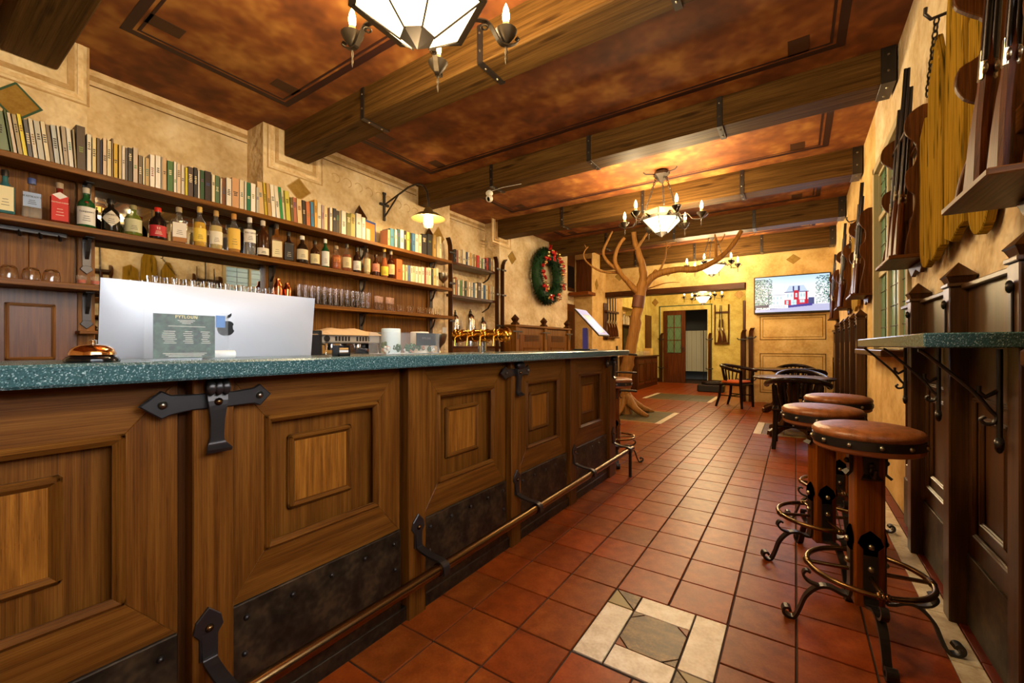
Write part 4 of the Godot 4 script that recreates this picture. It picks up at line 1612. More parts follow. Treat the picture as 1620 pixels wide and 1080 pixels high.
	b.box(Vector3(0, 0, 0), Vector3(0.33, 0.012, 0.24), 0.004)
	var tb := part(t, "tablet_case", b, M.black)
	tb.transform = Transform3D(Basis(Vector3(0, 0, 1), deg_to_rad(-46)), Vector3(0.06, 0.24, 0.0))
	b = mb()
	b.box(Vector3(0, 0.0068, 0), Vector3(0.305, 0.001, 0.215))
	part(tb, "tablet_screen", b, M.tablet_screen)
	b = mb()
	b.box(Vector3(0.02, 0.0079, 0.0), Vector3(0.22, 0.0008, 0.15))
	part(tb, "screen_tiles", b, mat(Color8(150, 140, 190), 0.3))

# ---------------------------------------------------------------- back bar, shelves and what stands on them
# books: near edge (mm along -z), thickness, height, red, green, blue, lean in degrees
const TOP_BOOKS := [[386, 65, 234, 111, 128, 102, 7], [451, 12, 256, 74, 90, 48, 7], [463, 17, 246, 216, 200, 184, 7], [481, 22, 243, 168, 152, 120, 7], [503, 20, 254, 224, 208, 64, 7], [523, 22, 232, 90, 90, 96, 6], [545, 22, 246, 207, 200, 184, 6], [568, 30, 243, 184, 184, 176, 6], [598, 24, 251, 216, 205, 176, 6], [622, 19, 243, 125, 107, 88, 6], [641, 26, 250, 184, 191, 192, 5], [667, 15, 255, 213, 208, 192, 5], [682, 24, 259, 168, 154, 136, 4], [707, 25, 259, 216, 212, 204, 4], [732, 12, 260, 168, 154, 120, 3], [744, 47, 309, 74, 58, 42, 1], [791, 25, 259, 224, 220, 207, 0], [817, 22, 246, 220, 207, 154, 0], [839, 19, 251, 92, 74, 44, 0], [858, 13, 246, 42, 42, 80, 0], [871, 22, 262, 216, 192, 168, 0], [893, 25, 255, 216, 200, 154, 0], [918, 10, 280, 138, 112, 80, 0], [930, 24, 251, 216, 176, 32, 0], [955, 18, 248, 200, 176, 112, 0], [973, 20, 247, 213, 204, 192, 0], [993, 15, 243, 90, 80, 72, 0], [1008, 28, 251, 42, 30, 24, 0], [1037, 30, 263, 192, 176, 160, 0], [1067, 25, 218, 106, 90, 74, 0], [1092, 14, 210, 213, 204, 176, 0], [1107, 26, 213, 184, 154, 96, 0], [1134, 33, 248, 229, 224, 216, 0], [1167, 36, 254, 224, 220, 212, 0], [1203, 10, 254, 200, 189, 168, 0], [1210, 29, 254, 200, 168, 128, 0], [1239, 40, 238, 63, 106, 48, 0], [1280, 22, 246, 216, 212, 204, 0], [1303, 28, 242, 208, 189, 160, 0], [1331, 25, 239, 207, 197, 184, 0], [1356, 18, 226, 208, 192, 32, 0], [1375, 40, 241, 74, 56, 56, 0], [1416, 26, 249, 30, 26, 26, 0], [1442, 17, 234, 200, 192, 180, 0], [1459, 32, 242, 31, 74, 42, 0], [1494, 48, 249, 42, 26, 24, 0], [1542, 26, 234, 216, 208, 184, 0], [1568, 36, 235, 79, 106, 72, 0], [1604, 16, 222, 208, 200, 184, 0], [1620, 29, 234, 122, 74, 48, 0], [1650, 43, 242, 224, 220, 208, 0], [1693, 64, 259, 200, 154, 112, 0], [1758, 38, 262, 222, 210, 184, 0], [1796, 18, 258, 216, 212, 200, 0], [1814, 34, 254, 26, 106, 74, 0], [1849, 44, 260, 232, 228, 220, 0], [1894, 27, 237, 184, 180, 168, 0], [1921, 50, 293, 208, 176, 128, 4], [1972, 25, 311, 200, 176, 48, 4], [1997, 35, 350, 192, 154, 96, 4], [2033, 39, 331, 232, 228, 216, 4], [2072, 39, 339, 224, 216, 200, 5], [2111, 29, 375, 31, 138, 74, 5], [2141, 24, 343, 216, 208, 176, 5], [2166, 46, 283, 200, 192, 80, 4], [2212, 30, 234, 106, 96, 48, 3], [2243, 36, 244, 176, 106, 80, 3], [2280, 53, 246, 216, 192, 144, 3], [2333, 37, 244, 58, 48, 40, 2], [2371, 44, 240, 192, 112, 64, 2], [2416, 36, 250, 64, 128, 176, 2], [2452, 32, 282, 216, 168, 80, 1], [2484, 45, 261, 224, 216, 192, 0], [2530, 29, 250, 184, 160, 160, 0], [2559, 41, 249, 224, 208, 160, 0], [2601, 18, 240, 122, 64, 40, 0], [2619, 35, 248, 224, 220, 208, 0], [2655, 41, 252, 44, 42, 48, 0], [2698, 40, 241, 58, 52, 48, 0], [2739, 19, 244, 200, 184, 144, 0], [2758, 60, 254, 224, 220, 212, 0], [2819, 59, 246, 106, 106, 32, 0], [2878, 60, 257, 176, 160, 80, 0], [2941, 72, 274, 200, 200, 196, 0], [3014, 52, 249, 224, 220, 212, 0], [3377, 36, 193, 216, 160, 112, 0], [3416, 68, 216, 48, 112, 144, 0], [3487, 40, 220, 208, 208, 192, 0], [3530, 42, 234, 30, 74, 80, 0], [3575, 63, 240, 208, 212, 208, 0], [3643, 32, 239, 48, 40, 32, 0], [3679, 56, 232, 176, 172, 80, 0], [3738, 24, 235, 58, 64, 48, 0], [3767, 54, 235, 64, 112, 160, 0], [3824, 55, 240, 200, 200, 200, 0], [3883, 56, 250, 208, 192, 160, 0], [3944, 97, 268, 32, 28, 28, 0], [4045, 99, 290, 26, 24, 24, 0], [4148, 56, 301, 176, 144, 80, 0], [4265, 42, 326, 224, 216, 184, 0]]
const MID_BOOKS := [[3510, 97, 251, 208, 96, 24, 0], [3614, 36, 198, 232, 220, 160, 0], [3655, 38, 198, 216, 200, 144, 0], [3696, 41, 202, 74, 106, 160, 0], [3742, 35, 201, 232, 228, 208, 0], [3781, 42, 205, 216, 208, 168, 0], [3828, 44, 209, 240, 234, 216, 0], [3875, 56, 210, 232, 224, 192, 0], [3935, 48, 217, 240, 236, 216, 0], [3988, 26, 219, 176, 64, 40, 0], [4018, 35, 221, 232, 224, 200, 0], [4057, 62, 229, 240, 228, 184, 0], [4124, 28, 222, 42, 44, 48, 0], [4156, 44, 233, 224, 208, 144, 0], [4204, 49, 241, 240, 232, 200, 0]]
const NICHE_TOP_BOOKS := [[4907, 28, 213, 42, 36, 32, 0], [4941, 25, 226, 48, 40, 32, 0], [4971, 33, 217, 160, 80, 64, 0], [5010, 55, 225, 216, 204, 176, 0], [5070, 35, 228, 200, 176, 136, 0], [5115, 83, 249, 216, 208, 184, 0], [5208, 36, 233, 48, 72, 120, 0], [5250, 52, 237, 224, 216, 192, 0], [5308, 43, 238, 216, 168, 96, 0], [5356, 44, 234, 208, 200, 168, 0], [5405, 54, 230, 200, 160, 112, 0], [5471, 67, 226, 192, 40, 24, 0], [5544, 51, 212, 216, 208, 176, 0], [5601, 33, 193, 96, 128, 64, 0], [5641, 51, 201, 216, 212, 200, 0], [5699, 30, 205, 42, 48, 80, 0], [5735, 70, 229, 168, 48, 32, 0], [5812, 48, 244, 72, 64, 56, 0], [5866, 55, 232, 200, 176, 128, 0], [5928, 49, 233, 224, 216, 192, 0]]
const NICHE_LOW_BOOKS := [[4907, 43, 262, 224, 216, 184, 0], [4956, 38, 289, 192, 120, 72, 0], [5000, 49, 254, 224, 220, 200, 0], [5055, 50, 253, 72, 128, 64, 0], [5110, 45, 269, 216, 208, 184, 0], [5167, 51, 258, 32, 56, 48, 0], [5224, 35, 274, 200, 168, 120, 0], [5266, 52, 254, 232, 228, 208, 0], [5330, 48, 254, 216, 204, 176, 0], [5384, 42, 254, 72, 112, 140, 0], [5433, 55, 258, 232, 224, 200, 0], [5499, 96, 278, 64, 48, 40, 0], [5601, 57, 278, 224, 220, 200, 0], [5664, 47, 254, 58, 106, 160, 0], [5717, 71, 258, 224, 216, 184, 0], [5794, 54, 257, 184, 136, 56, 0], [5854, 54, 254, 232, 228, 208, 0], [5915, 56, 258, 216, 208, 176, 0]]

func shelf_board(label: String, z0: float, z1: float, top: float, x0: float, x1: float, thick := 0.04) -> MeshInstance3D:
	var b := mb(2)
	b.box(Vector3.ZERO, Vector3(x1 - x0, thick, z0 - z1), 0.004)
	return single("wall_shelf", b, M.oak_shelf, label, "shelf", Vector3((x0 + x1) / 2, top - thick / 2, (z0 + z1) / 2))

const SHELF_TOP := 2.352
const SHELF_MID := 1.965
const SHELF_LOW := 1.572
const POSTS := [-0.825, -2.11, -3.14, -4.285]

func build_back_bar() -> void:
	var t := thing("back_bar", "oak panelled back bar with mirror behind the shelves", "back bar", Vector3(-4.3, 0, -2.0))
	# plain boards behind the shelves, three bays; the second bay is mirror
	var bays := [[0.55, -0.775, false], [-0.87, -2.065, true], [-2.155, -3.095, false], [-3.185, -4.24, false]]
	for b in bays:
		var z0: float = b[0] + 2.0
		var z1: float = b[1] + 2.0
		if b[2]:
			var m := mb()
			m.box(Vector3(0.0, 1.68, (z0 + z1) / 2), Vector3(0.012, 1.28, z0 - z1))
			part(t, "mirror_glass", m, M.mirror)
			var k := mb(1)
			k.box(Vector3(-0.03, 1.68, (z0 + z1) / 2), Vector3(0.04, 1.3, z0 - z1))
			part(t, "back_board", k, M.dark_wood)
			continue
		var n := int(round((z0 - z1) / 0.24))
		for i in n:
			var w := (z0 - z1) / n
			var p := mb(1)
			p.box(Vector3(0.005, 1.685, z0 - w * (i + 0.5)), Vector3(0.03, 1.3, w - 0.002), 0.002)
			part(t, "panel_board", p, M.panelling)
	for i in POSTS.size():
		var z: float = POSTS[i] + 2.0
		var p := mb(1)
		var top := 2.34 if i < 2 else 2.64
		p.box(Vector3(0.025, (top + 1.03) / 2, z), Vector3(0.07, top - 1.03, 0.09), 0.003)
		var po := part(t, "post", p, M.panelling)
		if i >= 2:
			var f := mb()
			f.lathe([Vector2(0.085, 2.64), Vector2(0.09, 2.66), Vector2(0.001, 2.81)], 4, Vector3(0.03, 0, z), 0, TAU, PI / 4, true)
			part(po, "finial", f, M.dark_wood)
		for y in [SHELF_TOP - 0.04, SHELF_MID - 0.04, SHELF_LOW - 0.04]:
			var a := mb()
			a.strap([Vector3(0.066, y - 0.2, z), Vector3(0.066, y - 0.03, z), Vector3(0.07, y - 0.012, z), Vector3(0.09, y - 0.006, z), Vector3(0.16, y - 0.005, z)], Vector3(0, 0, 1), 0.045, 0.008)
			a.strap([Vector3(0.068, y - 0.15, z), Vector3(0.11, y - 0.1, z), Vector3(0.14, y - 0.014, z)], Vector3(0, 0, 1), 0.02, 0.01)
			a.x = Transform3D(Basis(Vector3(0, 0, 1), Vector3(0, 1, 0), Vector3(-1, 0, 0)), Vector3(0.066, y - 0.22, z))
			a.prism([Vector2(-0.02, 0.02), Vector2(0.02, 0.02), Vector2(0.035, -0.005), Vector2(0, -0.04), Vector2(-0.035, -0.005)], 0.01, 0.002)
			part(t, "shelf_bracket", a, M.iron, "forged iron shelf bracket")
	# panelled cupboard door low on the left, with a small ledge beside it
	var d := mb(1)
	d.box(Vector3(0.03, 1.28, 1.46), Vector3(0.03, 0.5, 0.5), 0.003)
	part(t, "cupboard_door", d, M.dark_oak)
	moulding(t, "door_moulding", 1.55, 1.33, 1.06, 1.43, 0.045, 0.012, 0.012, M.panelling)
	var lg := mb(2)
	lg.box(Vector3(0.09, 1.245, 1.18), Vector3(0.14, 0.025, 0.1), 0.004)
	part(t, "small_ledge", lg, M.panelling)
	# counter cupboard under everything
	var cab := thing("back_counter", "dark back counter carrying the coffee machine behind the bar", "counter", Vector3(-4.26, 0, -2.1))
	var c := mb(2)
	c.box(Vector3(0.33, 1.0, 0.05), Vector3(0.64, 0.04, 5.0), 0.004)
	part(cab, "counter_board", c, M.dark_wood)
	c = mb(1)
	c.box(Vector3(0.32, 0.49, 0), Vector3(0.58, 0.98, 5.0))
	part(cab, "cupboard_body", c, M.dark_wood)
	shelf_board("long top oak shelf carrying the row of books", 0.55, -4.5, SHELF_TOP, -4.24, -4.03)
	shelf_board("middle oak shelf carrying the row of liquor bottles", 0.55, -4.5, SHELF_MID, -4.24, -4.03)
	shelf_board("lowest oak shelf carrying the drinking glasses", 0.55, -4.55, SHELF_LOW, -4.24, -4.03)

func make_book(z: float, thick: float, height: float, c: Color, lean: float, y: float, xf: float, label: String, group: String) -> void:
	var depth := 0.13 + rng.randf() * 0.04
	var lean_r := deg_to_rad(lean)
	var t := thing("book", label, "book", Vector3(xf - depth / 2 - rng.randf() * 0.012, y + 0.0005 + sin(lean_r) * thick * 0.5, z - thick / 2), 0, group)
	t.rotation.x = -lean_r * -1.0
	var b := mb()
	b.col = c.srgb_to_linear()
	var g := 0.0015
	for e in [[Vector3(0, height / 2, thick / 2 - 0.001), Vector3(depth, height, 0.002)], [Vector3(0, height / 2, -thick / 2 + 0.001), Vector3(depth, height, 0.002)], [Vector3(depth / 2 - 0.001, height / 2, 0), Vector3(0.002, height, thick)]]:
		b.box(e[0], e[1])
	# printed bands on the spine
	var light := c.v < 0.5
	var ink := (Color(0.85, 0.8, 0.66) if light else Color(0.2, 0.17, 0.15)).srgb_to_linear()
	if rng.randf() < 0.3:
		ink = Color.from_hsv(rng.randf(), 0.6, 0.5).srgb_to_linear()
	b.col = ink
	if thick > 0.018:
		var n := 2 + rng.randi() % 4
		var y0 := height * (0.35 + 0.3 * rng.randf())
		for i in n:
			b.box(Vector3(depth / 2 + 0.0002, y0 + i * 0.014, 0), Vector3(0.0005, 0.008, thick * (0.35 + 0.25 * rng.randf())))
	part(t, "cover", b, M.book)
	var p := mb()
	p.box(Vector3(-0.001, height / 2, 0), Vector3(depth - 0.006, height - 0.006, maxf(thick - 0.004, 0.003)))
	part(t, "page_block", p, M.paper)

func build_books() -> void:
	for row in [[TOP_BOOKS, SHELF_TOP, -4.05, "long top shelf", "books on the long top shelf"], [MID_BOOKS, SHELF_MID, -4.05, "bottle shelf, right of the bottles", "books beside the bottles"], [NICHE_TOP_BOOKS, 2.42, -4.36, "upper shelf between the skis", "books on the upper ski shelf"], [NICHE_LOW_BOOKS, 1.925, -4.36, "lower shelf between the skis", "books on the lower ski shelf"]]:
		var i := 0
		for r in row[0]:
			i += 1
			var c := Color8(r[3], r[4], r[5])
			var thick: float = r[1] * 0.00094
			var h: float = minf(r[2], 300) * 0.001
			make_book(-r[0] * 0.001, maxf(thick, 0.009), h, c, r[6], row[1], row[2], "%s book, %s from the left on the %s" % [hue_name(c), nth(i), row[3]], row[4])
	# two large picture books stood face out near the end of the top shelf
	var t := thing("picture_book", "tall blue picture book standing face out on the top shelf", "book", Vector3(-4.2, SHELF_TOP, -3.22), 0.2)
	var b := mb()
	b.col = Color8(44, 74, 150).srgb_to_linear()
	b.box(Vector3(0, 0.14, 0), Vector3(0.018, 0.28, 0.22), 0.001)
	part(t, "cover", b, M.book)
	t = thing("picture_book", "orange picture book standing face out before the blue one", "book", Vector3(-4.16, SHELF_TOP, -3.19), 0.2)
	b = mb()
	b.col = Color8(214, 120, 36).srgb_to_linear()
	b.box(Vector3(0, 0.12, 0), Vector3(0.016, 0.24, 0.19), 0.001)
	part(t, "cover", b, M.book)
	b = mb()
	b.box(Vector3(0.0085, 0.1, 0.02), Vector3(0.001, 0.13, 0.06))
	part(t, "cover_picture", b, M.paper)

# ---------------------------------------------------------------- bottles
# z, body width, height, shape (0 round shouldered, 1 square, 2 squat round, 3 tall slim, 4 dimpled), glass, liquid, label, label from, to, cap, words, described as
func build_bottles() -> void:
	var list := [
		[-0.431, 0.075, 0.277, 1, 0x2f6f78, 0, 0xe6dcae, 0.08, 0.62, 0x1c1a18, "", "teal square gin bottle with cream label"],
		[-0.542, 0.085, 0.262, 1, 0, 0, 0x9db4d8, 0.27, 0.62, 0x4a5fa0, "HAYMAN'S", "clear square bottle with pale blue label"],
		[-0.666, 0.085, 0.272, 1, 0x7a1a14, 0, 0xc8281c, 0.05, 0.66, 0xa09078, "THOMAS DAKIN", "red labelled square bottle with white neck tag"],
		[-0.793, 0.09, 0.278, 0, 0x14562a, 0, 0xd8d8d0, 0.06, 0.5, 0xb8b4a8, "Tanqueray", "green bottle with silver cap and red seal"],
		[-0.921, 0.095, 0.238, 2, 0x16130f, 0, 0xcfc8b4, 0.14, 0.62, 0x14110e, "HENDRICK'S", "black squat bottle with pale diamond label"],
		[-1.045, 0.095, 0.227, 2, 0x5f6e1e, 0, 0xb9b892, 0.1, 0.52, 0x8a8458, "", "olive green round shouldered bottle"],
		[-1.19, 0.1, 0.25, 2, 0x1a1210, 0, 0xb02028, 0.08, 0.42, 0xc02818, "12", "dark bottle with red neck and red numeral label"],
		[-1.325, 0.095, 0.289, 1, 0, 0xb06a22, 0xdad2c4, 0.15, 0.55, 0x9c8c70, "", "amber bottle with square white label"],
		[-1.466, 0.085, 0.33, 0, 0, 0xd8a818, 0xe0c040, 0.12, 0.45, 0xcaa858, "", "golden yellow rum bottle"],
		[-1.585, 0.088, 0.33, 0, 0, 0xd8c27a, 0xe0dcc8, 0.12, 0.45, 0xb09058, "", "pale golden bottle with white label"],
		[-1.722, 0.092, 0.34, 0, 0, 0xc88a2a, 0xe0b84a, 0.08, 0.6, 0xb8823c, "", "amber bottle with tall golden label"],
		[-1.851, 0.09, 0.34, 0, 0, 0, 0xe4e2dc, 0.32, 0.66, 0xd8d4cc, "BACARDI", "clear rum bottle with white label"],
		[-1.966, 0.092, 0.34, 0, 0x3c2010, 0, 0xded6c2, 0.06, 0.24, 0xc8bca8, "", "brown bottle with low white label"],
		[-2.089, 0.092, 0.34, 1, 0x7a4a1c, 0, 0xe2d6a8, 0.06, 0.5, 0x30261c, "", "square honey whiskey bottle with cream label"],
		[-2.203, 0.085, 0.29, 1, 0x241612, 0, 0x1a1817, 0.06, 0.56, 0x161412, "", "square whiskey bottle with black label"],
		[-2.34, 0.1, 0.28, 2, 0x2a1c12, 0, 0xd8ccaa, 0.14, 0.5, 0xe0dcd4, "", "squat dark whisky bottle with slanting cream label"],
		[-2.473, 0.085, 0.26, 2, 0x3a2110, 0, 0xd8ca9a, 0.08, 0.46, 0x241c16, "", "small brown bottle with cream label"],
		[-2.589, 0.074, 0.3, 0, 0x1c4a28, 0, 0xdcdcd6, 0.05, 0.56, 0xe0e0dc, "", "green bottle with large white label"],
		[-2.717, 0.092, 0.255, 4, 0, 0xb4561a, 0xc07028, 0.3, 0.5, 0x9a8a70, "", "dimpled bottle of orange amber liquor"],
		[-2.844, 0.088, 0.3, 0, 0, 0xa04c18, 0xd8ccA0, 0.12, 0.5, 0x3a342e, "", "amber bottle with pale patterned label"],
		[-2.973, 0.082, 0.285, 2, 0x2c1a12, 0, 0xdcdad4, 0.1, 0.46, 0x2a241e, "", "dark bottle with plain white label"],
		[-3.108, 0.07, 0.3, 3, 0, 0xc8b070, 0xcfc49a, 0.1, 0.6, 0x2c2824, "", "slim clear bottle with silvery label"],
		[-3.231, 0.08, 0.255, 2, 0x40200f, 0, 0xd88a70, 0.2, 0.56, 0x302018, "", "brown bottle with salmon pink label"],
		[-3.355, 0.085, 0.36, 3, 0, 0xb0581a, 0xe0c838, 0.06, 0.36, 0xc8a848, "", "tall amber bottle with yellow label"],
		[-3.455, 0.084, 0.34, 0, 0x35160c, 0, 0xd8bc8a, 0.14, 0.5, 0x8a8074, "", "dark amber bottle with oval tan label"],
	]
	for e in list:
		bottle(e)

func bottle_profile(kind: int, r: float, h: float) -> Array:
	match kind:
		2: return [Vector2(0, 0), Vector2(r * 0.96, 0), Vector2(r, 0.006), Vector2(r, h * 0.5), Vector2(r * 0.93, h * 0.58), Vector2(r * 0.7, h * 0.67), Vector2(r * 0.36, h * 0.73), Vector2(r * 0.3, h * 0.9), Vector2(r * 0.34, h * 0.91), Vector2(r * 0.34, h * 0.93)]
		3: return [Vector2(0, 0), Vector2(r * 0.92, 0), Vector2(r * 0.96, 0.006), Vector2(r, h * 0.3), Vector2(r * 0.86, h * 0.45), Vector2(r * 0.5, h * 0.66), Vector2(r * 0.32, h * 0.8), Vector2(r * 0.3, h * 0.9), Vector2(r * 0.33, h * 0.93)]
		4: return [Vector2(0, 0), Vector2(r * 0.9, 0), Vector2(r, 0.01), Vector2(r * 0.95, h * 0.2), Vector2(r * 0.9, h * 0.33), Vector2(r, h * 0.48), Vector2(r * 0.9, h * 0.6), Vector2(r * 0.4, h * 0.7), Vector2(r * 0.34, h * 0.86), Vector2(r * 0.36, h * 0.9)]
	return [Vector2(0, 0), Vector2(r * 0.95, 0), Vector2(r, 0.006), Vector2(r, h * 0.55), Vector2(r * 0.93, h * 0.61), Vector2(r * 0.62, h * 0.68), Vector2(r * 0.36, h * 0.74), Vector2(r * 0.32, h * 0.9), Vector2(r * 0.37, h * 0.91), Vector2(r * 0.37, h * 0.93)]

func bottle(e: Array) -> void:
	var w: float = e[1] * 1.05
	var h: float = e[2]
	var r := w / 2
	var kind: int = e[3]
	var t := thing("liquor_bottle", e[11] + " on the bottle shelf", "bottle", Vector3(-4.085, SHELF_MID + 0.001, e[0]), -0.7 * atan2(-float(e[0]), 4.1), "liquor bottles on the middle shelf")
	var shell: Material = M.clear
	if e[4]:
		var gc := hexc(e[4])
		shell = mat(gc, 0.06)
		if gc.v > 0.3:
			shell = glass(gc, 0.78, 0.04)
	var b := mb()
	if kind == 1:
		var hb := h * 0.64
		b.box(Vector3(0, hb / 2, 0), Vector3(w * 0.8, hb, w), 0.008)
		b.lathe([Vector2(r * 0.72, hb - 0.004), Vector2(r * 0.5, hb + h * 0.05), Vector2(r * 0.36, hb + h * 0.09), Vector2(r * 0.33, h * 0.9), Vector2(r * 0.38, h * 0.93)], 16)
	else:
		b.lathe(bottle_profile(kind, r, h), 20)
	part(t, "glass_body", b, shell)
	if e[5] or not e[4]:
		var lc: Material = M.water if not e[5] else liquid(hexc(e[5]))
		b = mb()
		if kind == 1:
			b.box(Vector3(0, h * 0.27, 0), Vector3(w * 0.8 - 0.008, h * 0.5, w - 0.008), 0.006)
		else:
			var q := []
			for p in bottle_profile(kind, r - 0.0035, h * 0.985):
				if p.y <= h * 0.66:
					q.append(Vector2(maxf(p.x, 0.0), maxf(p.y, 0.004)))
			q.append(Vector2(0, q[-1].y + 0.001))
			b.lathe(q, 18)
		part(t, "liquid", b, lc)
	# label
	var lm := mat(hexc(e[6]), 0.6)
	b = mb()
	var y0: float = h * e[7]
	var y1: float = h * e[8]
	if kind == 1:
		b.box(Vector3(w * 0.4 + 0.0006, (y0 + y1) / 2, 0), Vector3(0.0012, y1 - y0, w * 0.86))
	elif e[11].begins_with("black squat"):
		b.lathe([Vector2(r + 0.001, y0), Vector2(r + 0.001, y1)], 10, Vector3.ZERO, -0.95, 0.95)
		b = mb()
		for i in 8:
			for j in 1:
				var a0 := -1.15 + 2.3 * i / 8.0
				var a1 := -1.15 + 2.3 * (i + 1) / 8.0
				var hh := (y1 - y0) * 0.5
				var ym := (y0 + y1) / 2
				var g0 := hh * (1.0 - absf(a0) / 1.15)
				var g1 := hh * (1.0 - absf(a1) / 1.15)
				var c0 := Vector3(cos(a0), 0, sin(a0)) * (r + 0.001)
				var c1 := Vector3(cos(a1), 0, sin(a1)) * (r + 0.001)
				b.poly([c0 + Vector3(0, ym - g0, 0), c1 + Vector3(0, ym - g1, 0), c1 + Vector3(0, ym + g1, 0), c0 + Vector3(0, ym + g0, 0)], c0 + c1)
	elif kind == 4:
		b.lathe([Vector2(r * 1.0 + 0.002, y0), Vector2(r * 1.0 + 0.002, y1)], 10, Vector3.ZERO, -0.7, 0.7)
	else:
		b.lathe([Vector2(r + 0.0008, y0), Vector2(r + 0.0008, y1)], 14, Vector3.ZERO, -1.25, 1.25)
	part(t, "label", b, lm)
	# printed lines on the label
	b = mb()
	var ink := hexc(e[6])
	var dark_ink := ink.get_luminance() > 0.4
	for i in 3:
		var yy := lerpf(y0, y1, 0.22 + 0.12 * i)
		b.box(Vector3((w * 0.4 + 0.0015) if kind == 1 else r + 0.0013, yy, 0), Vector3(0.0006, 0.003, w * (0.42 - 0.06 * i)))
	part(t, "label_print", b, M.ink_dark if dark_ink else M.paper)
	if e[10]:
		var size := minf(w * 0.8 / maxf(4.0, e[10].length() * 0.62), 0.03)
		lettering(t, "label_words", e[10], size, M.ink_dark if dark_ink and e[10] != "12" else M.paper, Transform3D(Basis(Vector3.UP, PI / 2), Vector3((w * 0.4 + 0.002) if kind == 1 else r + 0.0022, lerpf(y0, y1, 0.72), 0)), true, 0.0006)
	if e[11].begins_with("red labelled"):
		b = mb()
		b.x = Transform3D(Basis(Vector3(0, 0, -1), Vector3(0, 1, 0), Vector3(1, 0, 0)), Vector3(w * 0.42, h * 0.66, 0))
		b.prism([Vector2(-0.035, 0), Vector2(0, -0.024), Vector2(0.035, 0), Vector2(0, 0.024)], 0.001)
		part(t, "neck_tag", b, M.white)
	if e[11].begins_with("green bottle with silver"):
		b = mb()
		b.ball(Vector3(r * 0.84, h * 0.6, 0), Vector3(0.005, 0.013, 0.013), 10, 6)
		part(t, "wax_seal", b, mat(Color8(150, 24, 26), 0.4))
	b = mb()
	var cr := r * 0.42
	b.lathe([Vector2(0, h * 0.86), Vector2(cr, h * 0.86), Vector2(cr, h * 0.985), Vector2(cr * 0.85, h), Vector2(0, h)], 14)
	part(t, "cap", b, mat(hexc(e[9]), 0.4))

var liquids := {}
func liquid(c: Color) -> Material:
	if not liquids.has(c):
		liquids[c] = glass(c, 0.72, 0.05)
	return liquids[c]

# ---------------------------------------------------------------- glasses
func tumbler(h: float, r0: float, r1: float, base := 0.012, seg := 14) -> Mesh:
	var w := 0.0022
	var b := mb()
	b.lathe([Vector2(0, 0), Vector2(r0, 0), Vector2(r0 + 0.001, 0.003), Vector2(r1, h), Vector2(r1 - w, h), Vector2(r0 - w, base), Vector2(0, base)], seg)
	return b.mesh()

